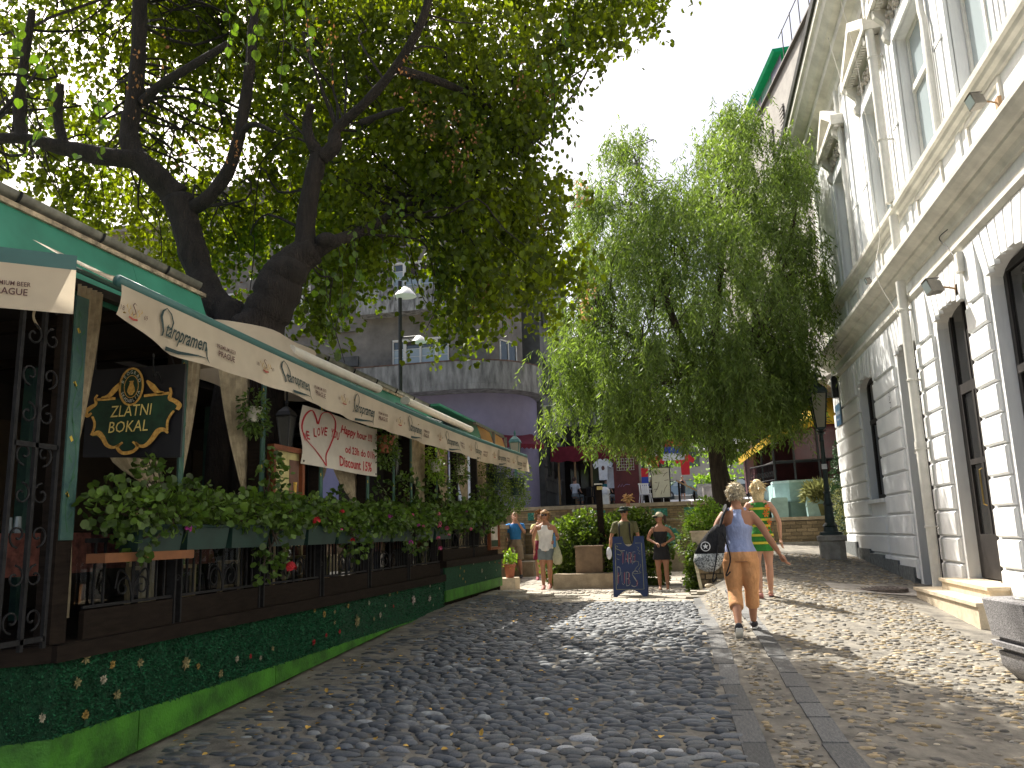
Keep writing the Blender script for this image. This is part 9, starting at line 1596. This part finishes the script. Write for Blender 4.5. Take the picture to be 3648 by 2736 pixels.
    if hair:
        b = MB(); mt = hair['mat']; c = hc+Vector((0,.014*h,.014*h)); b.ell(c,(.050*h,.059*h,.062*h),16,12)
        hm = mesh_of("hair", b, mt, True); bm = bmesh.new(); bm.from_mesh(hm); fr = hr@Vector((0,-1,.0))
        bmesh.ops.delete(bm, geom=[v for v in bm.verts if (v.co-hc).dot(fr) > .020*h and v.co.z < hc.z+.035*h or v.co.z < hc.z-.042*h], context='VERTS'); bm.to_mesh(hm); bm.free(); hh = bpy.data.objects.new("hair", hm); COL.objects.link(hh); hh.parent = t
        n = hair.get('n',500); q = rng.normal(0,1,(n,3)); q /= np.linalg.norm(q,axis=1)[:,None]; f3 = np.array(fr); keep = ~((q@f3 > .35) & (q[:,2] < .5)) & (q[:,2] > -.72); q = q[keep]; P = np.array(c)+q*np.array([.049,.058,.061])*h
        Dd = q*hair.get('out',.6)+np.array([0,0,-hair.get('down',.5)]); V,F = scatter(P, Dd, hair.get('len',.045), 'blade' if hair.get('curl') else 'willow', hair.get('jit',.35)); 
        o = npmesh("hair_strands", V, F, mt, None, kind='stuff'); o.parent = hh
        if hair.get('pony'):
            b = MB(); p = c-fr*.05*h; b.tube(spl([tuple(p),tuple(p-fr*.03*h+Vector((0,0,.005*h))),tuple(p-fr*.035*h+Vector((0,0,-.05*h))),tuple(p-fr*.03*h+Vector((0,0,-.09*h)))],4),[.012*h]*3+[.018*h]*6+[.014*h]*3+[.005*h],8); obj("ponytail", b, mt, hh, local=True, smooth=True)
        if hair.get('long'):
            b = MB(); b.loft([ering((c.x,c.y+.015*h,z*h),rx*h,ry*h) for z,rx,ry in ((.935,.050,.050),(.89,.050,.044),(.84,.052,.035),(.80,.040,.025))]); obj("long_hair", b, mt, hh, local=True, smooth=True)
    if face:
        b = MB()
        for q in (-1,1): b.ell(hc+hr@Vector((q*.018*h,-.0535*h,.004*h)),(.007*h,.004*h,.0045*h),8,5)
        obj("eyes", b, m_blk, bo, local=True); b = MB()
        for q in (-1,1): b.tube([hc+hr@Vector((q*.009*h,-.056*h,.014*h)),hc+hr@Vector((q*.018*h,-.056*h,.017*h)),hc+hr@Vector((q*.028*h,-.050*h,.014*h))],.0022*h,5)
        obj("eyebrows", b, hair['mat'] if hair else m_blk, bo, local=True); b = MB(); b.ell(hc+hr@Vector((0,-.0585*h,-.034*h)),(.012*h,.004*h,.003*h),8,5); obj("mouth", b, M("lips",(.30,.08,.07),.5), bo, local=True)
    if glasses:
        b = MB()
        for q in (-1,1): b.ell(hc+hr@Vector((q*.020*h,-.060*h,.003*h)),(.016*h,.005*h,.012*h),10,6); b.tube([hc+hr@Vector((q*.034*h,-.055*h,.006*h)),hc+hr@Vector((q*.047*h,.005*h,.004*h))],.0025*h,5)
        b.tube([hc+hr@Vector((-.01*h,-.062*h,.005*h)),hc+hr@Vector((.01*h,-.062*h,.005*h))],.003*h,5); obj("sunglasses", b, m_blk, t, local=True, smooth=True)
    if hat:
        c = hc+Vector((0,.010*h,.028*h)); b = MB(); fr = hr@Vector((0,-1,0))
        if hat['kind'] == 'cap': b.ell(c,(.053*h,.062*h,.048*h),16,10); sd = hr@Vector((1,0,0)); b.add([c+fr*.05*h-sd*.035*h,c+fr*.10*h-sd*.022*h+Vector((0,0,-.012*h)),c+fr*.10*h+sd*.022*h+Vector((0,0,-.012*h)),c+fr*.05*h+sd*.035*h]+[c+fr*.05*h-sd*.035*h+Vector((0,0,.006*h)),c+fr*.10*h-sd*.022*h+Vector((0,0,-.007*h)),c+fr*.10*h+sd*.022*h+Vector((0,0,-.007*h)),c+fr*.05*h+sd*.035*h+Vector((0,0,.006*h))],[(0,3,2,1),(4,5,6,7),(0,1,5,4),(1,2,6,5),(2,3,7,6)])
        elif hat['kind'] == 'band': b.loft([ering((c.x,c.y,c.z+z),.052*h,.061*h) for z in (-.004*h,.018*h)])
        else: b.lathe([(.052*h,0),(.050*h,.035*h),(.040*h,.045*h),(.001,.046*h)],tuple(c),16); b.lathe([(.085*h,-.010*h),(.052*h,.004*h),(.052*h,.010*h),(.087*h,-.004*h)],tuple(c),20)
        obj("hat", b, hat['mat'], t, local=True, smooth=True)
    t['_'] = 0; del t['_']
    return t, J, bo
def cloth(n,c,**k): return M(n,c,.88,.16,5,1.0,9,dist=.05,stretch=(1,1,.55),**k)
PI_ = math.pi
# 1 woman walking away in orange trousers (faces +Y -> rz = pi)
x1,y1 = .50,9.72; z1 = G(x1,y1)+.005
zr = (G(.62,10.05)-G(x1,y1))/1.68; zl = (G(.42,9.38)-G(x1,y1))/1.68
t1_,J1,_ = person("woman in orange cropped trousers and lilac racerback top walking away with a black bag", (x1,y1,z1), PI_, 1.69, True, 1.08, sk_t,
  dict(kR=(-.060,-.055,.285),aR=(-.062,-.17,.052+zr),kL=(.052,-.035,.275),aL=(.052,.155,.085+zl),fL=(0,-.85,-.62),fR=(-.1,-1,.02),hL=(.055,0,.49),hR=(-.055,0,.49),
   eR=(-.185,.03,.635),wR=(-.255,.015,.515),eL=(.165,.045,.64),wL=(.10,-.06,.70)),
  top=dict(kind='racer',mat=cloth("lilac_cotton",(.28,.33,.52)),z0=.515,off=.008,name="vest_top"), bottom=dict(kind='trousers',mat=cloth("orange_cotton",(.60,.30,.13)),len=1.5,off=.010,zt=.54),
  hair=dict(mat=M("ash_blonde_hair",(.50,.43,.30),.6,.5,60,isl=.35),n=1700,len=.048,out=.45,down=.8,jit=.35), shoes=dict(mat=M("black_canvas",(.02,.02,.025),.7,.2,20)), vox=.0125, face=True, headturn=-.1)
# her bag
bg_ = thing("drawstring_bag", "black drawstring bag with a white star badge and speckled base on the woman's left shoulder", "bag", (x1-.27,y1-.08,z1+1.0))
bx_,by_,bz_ = x1-.33,y1-.13,z1
b = MB(); b.loft([ering((bx_+dx,by_,bz_+z),rx,ry) for z,dx,rx,ry in ((.70,-.02,.05,.04),(.74,-.03,.12,.07),(.82,-.03,.165,.09),(.90,-.01,.165,.09))]); obj("speckled_base", b, M("speckled_cloth",(.18,.20,.20),.8,.8,60,c2=(.6,.62,.6),detail=1), bg_, smooth=True)
b = MB(); b.loft([ering((bx_+dx,by_,bz_+z),rx,ry) for z,dx,rx,ry in ((.902,-.01,.166,.091),(1.0,.02,.15,.085),(1.1,.07,.12,.07),(1.18,.11,.08,.05),(1.22,.13,.05,.035))]); obj("black_upper", b, cloth("black_nylon",(.012,.012,.014)), bg_, smooth=True)
b = MB(); b.tube(spl([(bx_+.13,by_,bz_+1.2),(bx_+.17,by_-.02,bz_+1.32),(x1-.13,y1-.09,bz_+1.38),(x1-.135,y1+.0,bz_+1.405),(x1-.14,y1+.10,bz_+1.30)],5),.045,10,0,True,.35); obj("strap", b, MATS["black_nylon"], bg_, smooth=True)
b = MB(); fb_ = lambda u,v:(bx_-.10+u,by_-.094-.0*u,bz_+.93+v); stroke(b, fb_, [(.05+.05*math.cos(R(a)),.05+.05*math.sin(R(a))) for a in range(0,361,20)], .009); ST=[(.05+(.034 if k%2==0 else .014)*math.cos(R(90+36*k)),.05+(.034 if k%2==0 else .014)*math.sin(R(90+36*k))) for k in range(10)]; b.add([fb_(.05,.05)]+[fb_(*p) for p in ST],[(0,k+1,(k+1)%10+1) for k in range(10)]); obj("star_badge", b, MATS["white_enamel"], bg_)
for k,(dx,zz) in enumerate(((.02,.60),(.17,.66))): b = MB(); b.tube(spl([(bx_+.10+dx*.3,by_-.09,bz_+1.12),(bx_+.04+dx,by_-.11,bz_+.85),(bx_+dx-.02,by_-.10,bz_+zz),(bx_+dx+.03,by_-.1,bz_+zz+.04)],5),.008,5); obj("cord", b, MATS["black_nylon"], bg_)
# 2 blonde woman in green patterned dress
m_dress = cloth("green_pattern_dress",(.03,.20,.03)); x2,y2=.98,12.75
t2_,J2,_ = person("blonde woman in a short green dress with yellow stripes and orange flowers walking away", (x2,y2,G(x2,y2)+.005), PI_, 1.73, True, .95, sk_l,
  dict(aR=(-.05,-.10,.047),kR=(-.05,-.05,.28),aL=(.05,.09,.06),kL=(.05,-.01,.275),fL=(0,-.9,-.4),eR=(-.155,.02,.63),wR=(-.16,-.02,.49)),
  top=dict(kind='tank',mat=m_dress,z0=.50,off=.009,name="dress",flare=[(.385,.118,.092),(.45,.110,.086),(.50,.098,.078),(.56,.080,.062)]), bottom=None,
  hair=dict(mat=M("pale_blonde_hair",(.62,.50,.28),.5,.3,60,isl=.25),n=500,len=.09,out=.15,down=.9,long=True), shoes=dict(kind='sandal',mat=M("pink_sandal",(.45,.20,.18),.6)), vox=.014)
b = MB(); rr=random.Random(2)
for (z,a) in ((.70,0),(.63,.3),(.56,-.2),(.49,.1),(.42,.4),(.75,.2)):
    for k in range(3):
        an=a+k*2.1; rx,ry=(.090,.070) if z>.6 else (.108,.088); c=Vector((rx*1.73*math.cos(an)*1.02,ry*1.73*math.sin(an)*1.04,z*1.73)); n=Vector((math.cos(an),math.sin(an),0)); u=Vector((-n.y,n.x,0))
        for j in range(6): q=j*PI_/3; b.add([c+n*.008,c+n*.014+u*.045*math.cos(q-.3)+Vector((0,0,.045*math.sin(q-.3))),c+n*.014+u*.06*math.cos(q)+Vector((0,0,.06*math.sin(q))),c+n*.014+u*.045*math.cos(q+.3)+Vector((0,0,.045*math.sin(q+.3)))],[(0,1,2,3)])
obj("orange_flower_print", b, M("orange_print",(.60,.13,.01),.8), t2_, local=True)
b = MB()
for z,rx,ry in ((.745,.083,.078),(.65,.079,.062),(.60,.078,.061),(.52,.099,.082),(.455,.112,.089)):
    b.loft([ering((0,0,(z+q)*1.73),(rx*1.73)+.010,(ry*1.73)+.010,24) for q in (-.010,.010)], False)
obj("yellow_stripe", b, M("yellow_print",(.55,.48,.04),.8), t2_, local=True)
# 3 man in white vest
x3,y3=-3.28,18.3
t3_,J3,_ = person("man in white vest and grey shorts walking towards the camera with a bottle and bag", (x3,y3,.475), 0, 1.76, False, 1.0, sk_t,
  dict(kL=(.045,-.03,.275),aL=(.03,.05,.06),fL=(0,-.9,-.35),kR=(-.045,-.04,.28),aR=(-.03,-.09,.045),eR=(-.165,.03,.63),wR=(-.155,.01,.50),eL=(.155,.03,.635),wL=(.135,-.09,.60)),
  top=dict(kind='tank',mat=cloth("white_cotton",(.74,.72,.70)),z0=.475,off=.014,name="vest"), bottom=dict(kind='shorts',mat=cloth("grey_denim",(.16,.19,.20)),len=.62,name="shorts"),
  hair=dict(mat=M("sandy_hair",(.28,.15,.06),.7,.4,60,isl=.3),n=500,len=.07,down=.9,out=.4), hat=dict(kind='band',mat=M("tan_hat",(.45,.28,.14),.8)), glasses=True, shoes=dict(mat=M("brick_red_shoe",(.30,.12,.09),.7)), headturn=.1)
def held(pnt, rzz, h, loc): v = Matrix.Rotation(rzz,3,'Z')@Vector(pnt)*1.0; return Vector(loc)+v
hp_ = J3['wL']+Vector((x3,y3,.475))
bt = thing("water_bottle", "blue plastic water bottle in the white vest man's hand", "bottle", tuple(hp_)); b = MB(); b.lathe([(.030,-.16),(.034,-.14),(.032,.0),(.034,.06),(.014,.10),(.014,.13)],tuple(hp_+Vector((0,-.07,.02))),10); obj("bottle", b, M("blue_plastic",(.12,.30,.55),.2,.05,trans=.4), bt, smooth=True); b=MB(); b.lathe([(.016,.13),(.016,.155)],tuple(hp_+Vector((0,-.07,.02))),10); obj("cap", b, m_tb, bt)
bt = thing("plastic_bag", "pale carrier bag hanging from the white vest man's hand", "bag", tuple(hp_)); b = MB(); c=hp_+Vector((.05,-.04,0)); b.loft([ering((c.x,c.y,c.z+z),rx,ry,12) for z,rx,ry in ((-.52,.05,.03),(-.48,.10,.06),(-.35,.11,.07),(-.2,.07,.05),(-.06,.02,.02),(0,.012,.012))]); obj("bag", b, M("pale_plastic_film",(.50,.50,.36),.5,.15,8,trans=.4), bt, smooth=True)
# 4 man in blue t-shirt with hand to his face
t4_,J4,_ = person("man in blue t-shirt and beige cargo shorts holding his hand to his face", (-4.98,22.9,.475), .1, 1.86, False, 1.0, sk_l,
  dict(eL=(.15,-.05,.68),wL=(.045,-.12,.86),eR=(-.155,-.01,.63),wR=(-.12,-.11,.60),aR=(-.06,-.04,.045),aL=(.07,.03,.045)),
  top=dict(kind='tee',mat=cloth("azure_cotton",(.03,.20,.50)),z0=.495), bottom=dict(kind='shorts',mat=cloth("beige_cargo",(.27,.22,.16)),len=.98,name="shorts",off=.016),
  hair=dict(mat=M("brown_blond_hair",(.25,.16,.08),.7,.4,60,isl=.3),n=300,len=.05,down=.8,out=.4), shoes=dict(mat=M("dark_shoe",(.05,.045,.04),.7)), vox=.018)
# 5 curly haired person in yellow behind
t5_,J5,_ = person("curly haired person in pale yellow top raising a phone behind the white vest man", (-4.05,21.8,.475), .1, 1.80, True, 1.0, sk_l,
  dict(eL=(.16,-.06,.70),wL=(.135,-.13,.83),eR=(-.13,-.07,.69),wR=(-.05,-.13,.80)),
  top=dict(kind='tee',mat=cloth("pale_yellow_cotton",(.60,.55,.24)),z0=.50), bottom=dict(kind='shorts',mat=cloth("red_shorts",(.25,.02,.05)),len=.9,name="shorts"),
  hair=dict(mat=M("curly_brown_hair",(.30,.18,.09),.8,.4,60,isl=.4),n=900,len=.08,down=-.1,out=1.0,curl=True), shoes=dict(mat=M("crimson_shoe",(.22,.02,.04),.7)), vox=.018)
ph_ = J5['wL']+Vector((-4.05,21.8,.475)); tph = thing("mobile_phone", "dark phone held up by the curly haired person", "phone", tuple(ph_)); b=MB(); b.box(ph_.x-.04,ph_.x+.04,ph_.y-.03,ph_.y-.02,ph_.z+.05,ph_.z+.2); obj("body", b, m_blk, tph); b=MB(); b.box(ph_.x-.035,ph_.x+.035,ph_.y-.019,ph_.y-.017,ph_.z+.06,ph_.z+.19); obj("screen", b, m_glass, tph)
# 6 man with hat behind the board
t6_,J6,_ = person("man in olive t-shirt and dark brimmed hat standing behind the blue sandwich board", (-1.42,17.5,.475), .0, 1.74, False, 1.05, sk_t,
  dict(eL=(.155,.0,.63),wL=(.14,-.06,.50),eR=(-.17,.0,.63),wR=(-.19,-.05,.49)),
  top=dict(kind='tee',mat=cloth("olive_cotton",(.105,.10,.045)),z0=.50,sl=.7), bottom=dict(kind='shorts',mat=cloth("beige_cargo2",(.42,.36,.25)),len=.95,name="shorts",zt=.55),
  hair=dict(mat=MATS["sandy_hair"],n=150,len=.03,down=.8,out=.4), hat=dict(kind='brim',mat=M("dark_green_hat",(.015,.03,.02),.8)), glasses=True, shoes=dict(mat=MATS["dark_shoe"]), headturn=-.05)
b = MB()
for q in (-1,1): b.tube(spl([(q*.10,-.02,1.42),(q*.11,-.135,1.33),(q*.11,-.145,1.15),(q*.13,-.06,.95)],4),.014,6,0,True,.5)
b.loft([ering((0,.20,z),rx,ry) for z,rx,ry in ((.92,.10,.05),(.98,.15,.09),(1.2,.15,.10),(1.38,.12,.07),(1.42,.05,.04))]); 
rk = thing("rucksack", "dark rucksack whose straps cross the olive t-shirt", "bag", (-1.42,17.5,.475)); obj("straps_and_sack", b, MATS["black_nylon"], rk, local=True, smooth=True)
wp_ = J6['wR']+Vector((-1.42,17.5,.475)); tb2 = thing("paper_parcel", "white crumpled parcel in the olive shirt man's hand", "parcel", tuple(wp_)); b=MB(); b.ell(wp_+Vector((-.02,-.03,-.08)),(.06,.05,.13),7,6); obj("wrapping", b, m_tw, tb2)
# 7 woman in black dress with cap
t7_,J7,_ = person("woman in short black strapless dress and beige cap looking left", (-.68,17.4,.475), 0, 1.60, True, .95, sk_t,
  dict(eL=(.17,.02,.66),wL=(.075,-.085,.60),eR=(-.165,.02,.655),wR=(-.06,-.09,.595),aL=(.055,-.06,.047),kL=(.05,-.04,.28),aR=(-.045,.05,.05),kR=(-.05,-.02,.28)),
  top=dict(kind='tube',mat=cloth("black_jersey",(.012,.012,.014)),z0=.50,off=.010,name="dress",flare=[(.385,.120,.095),(.45,.108,.086),(.50,.098,.077),(.57,.078,.060)]),
  hair=dict(mat=M("dark_brown_hair",(.06,.03,.02),.6,.3,60,isl=.3),n=200,len=.03,pony=True,down=.6,out=.3), hat=dict(kind='cap',mat=M("beige_cap",(.42,.38,.26),.8)), glasses=True, shoes=dict(kind='sandal',mat=MATS["dark_shoe"]), headturn=-1.0)
b = MB(); b.tube(spl([(-.12,.03,1.28),(-.115,-.02,1.31),(-.13,-.09,1.20),(-.15,-.08,1.02)],4),.006,5); sp_ = thing("shoulder_bag_strap", "thin black strap over the capped woman's shoulder", "strap", (-.68,17.4,.475)); obj("strap", b, m_blk, sp_, local=True)
b = MB(); c=J7['wL']; b.lathe([(.02,-.004),(.024,0),(.02,.004)],(c.x,c.y,c.z),10); br = thing("wristwatch", "watch on the capped woman's left wrist", "watch", (-.68,17.4,.475)); obj("strap", b, M("brass"), br, local=True) if False else obj("strap", b, MATS["brass"], br, local=True)
# 8 dreadlocks, seen above the hedge
t8_,J8,_ = person("person with spiky light brown dreadlocks tied up, seen from behind above the hedge", (-1.9,25.15,1.07), PI_, 1.66, False, .95, sk_t, {}, top=dict(kind='tee',mat=MATS["white_cotton"],z0=.5), bottom=dict(kind='shorts',mat=MATS["grey_denim"],len=.8,name="shorts"), hair=dict(mat=M("sun_bleached_hair",(.48,.28,.11),.8,.3,40,isl=.4),n=60,len=.05), vox=.02, fing=False)
b = MB(); rr=random.Random(8)
for k in range(46):
    a=rr.uniform(0,6.28); e=rr.uniform(-.5,1.4); d=Vector((math.cos(a)*math.cos(e),math.sin(a)*math.cos(e),math.sin(e))); c=Vector((0,.05,1.60)); L_=rr.uniform(.12,.24); b.tube([c,c+d*L_*.6,c+d*L_+Vector((0,0,-.03))],[.02,.02,.012],6)
obj("dreadlocks", b, MATS["sun_bleached_hair"], t8_, local=True, smooth=True)
# 9 dark haired person in teal behind the hedge
person("dark haired person in teal top half hidden behind the creeper hedge", (-2.75,23.6,.475), .3, 1.74, True, .95, sk_t, {}, top=dict(kind='tee',mat=cloth("teal_cotton",(.05,.28,.28)),z0=.5), bottom=dict(kind='shorts',mat=MATS["grey_denim"],len=.9,name="shorts"), hair=dict(mat=M("auburn_hair",(.10,.03,.02),.6,.3,60,isl=.3),n=300,len=.08,down=.9,out=.2), vox=.02, fing=False)
# 10 far woman in black
person("distant woman in a black dress standing in the sunlit upper street", (-.52,57.5,H(0,57.5)), 0, 1.66, True, 1.0, sk_t, dict(wR=(-.12,-.05,.55)), top=dict(kind='tank',mat=MATS["black_jersey"],z0=.5,name="dress",flare=[(.27,.10,.08),(.4,.105,.085),(.5,.1,.08),(.58,.085,.065)]), hair=dict(mat=MATS["dark_brown_hair"],n=60,len=.06,down=.8,out=.3), vox=.025, fing=False)
# 11, 12 seated cafe guests ; 13 seated by the tree
sit = dict(kL=(.06,-.24,.50),aL=(.065,-.22,.24),kR=(-.06,-.24,.50),aR=(-.065,-.22,.24),eL=(.14,-.06,.63),wL=(.07,-.19,.60),eR=(-.14,-.06,.63),wR=(-.07,-.19,.60))
for (x,y,l,mt,f) in ((-5.05,36.0,"seated cafe guest in white shirt at the left table",m_tw,False),(-3.75,37.0,"seated cafe guest in pale green top beside the kiosk",MATS["teal_cotton"],True)):
    person(l, (x,y,H(0,36)-.38), 2.6, 1.7, f, 1.0, sk_l, sit, top=dict(kind='tee',mat=mt,z0=.5), bottom=dict(kind='shorts',mat=MATS["grey_denim"],len=1.5), hair=dict(mat=MATS["dark_brown_hair"],n=80,len=.05), shoes=dict(mat=MATS["dark_shoe"]), vox=.025, fing=False)
person("person in red shorts seated on the wall top beside the willow trunk", (1.05,26.35,2.56-.80), .9, 1.68, True, 1.0, sk_l, sit, top=dict(kind='tank',mat=MATS["azure_cotton"],z0=.5), bottom=dict(kind='shorts',mat=cloth("scarlet_cotton",(.45,.02,.06)),len=.7,name="shorts"), hair=dict(mat=MATS["dark_brown_hair"],n=80,len=.07), vox=.022, fing=False)
# stuff straggling on the ground: stones by the planter
for i,(x,y,s) in enumerate(((.22,16.2,.09),(.42,16.25,.05))): b=MB(); b.ell((x,y,G(x,y)+s*.3),(s,s*.7,s*.5),8,6); obj("loose_stone", b, m_lime, label=["larger","smaller"][i]+" loose stone at the foot of the planter block", cat="stone")
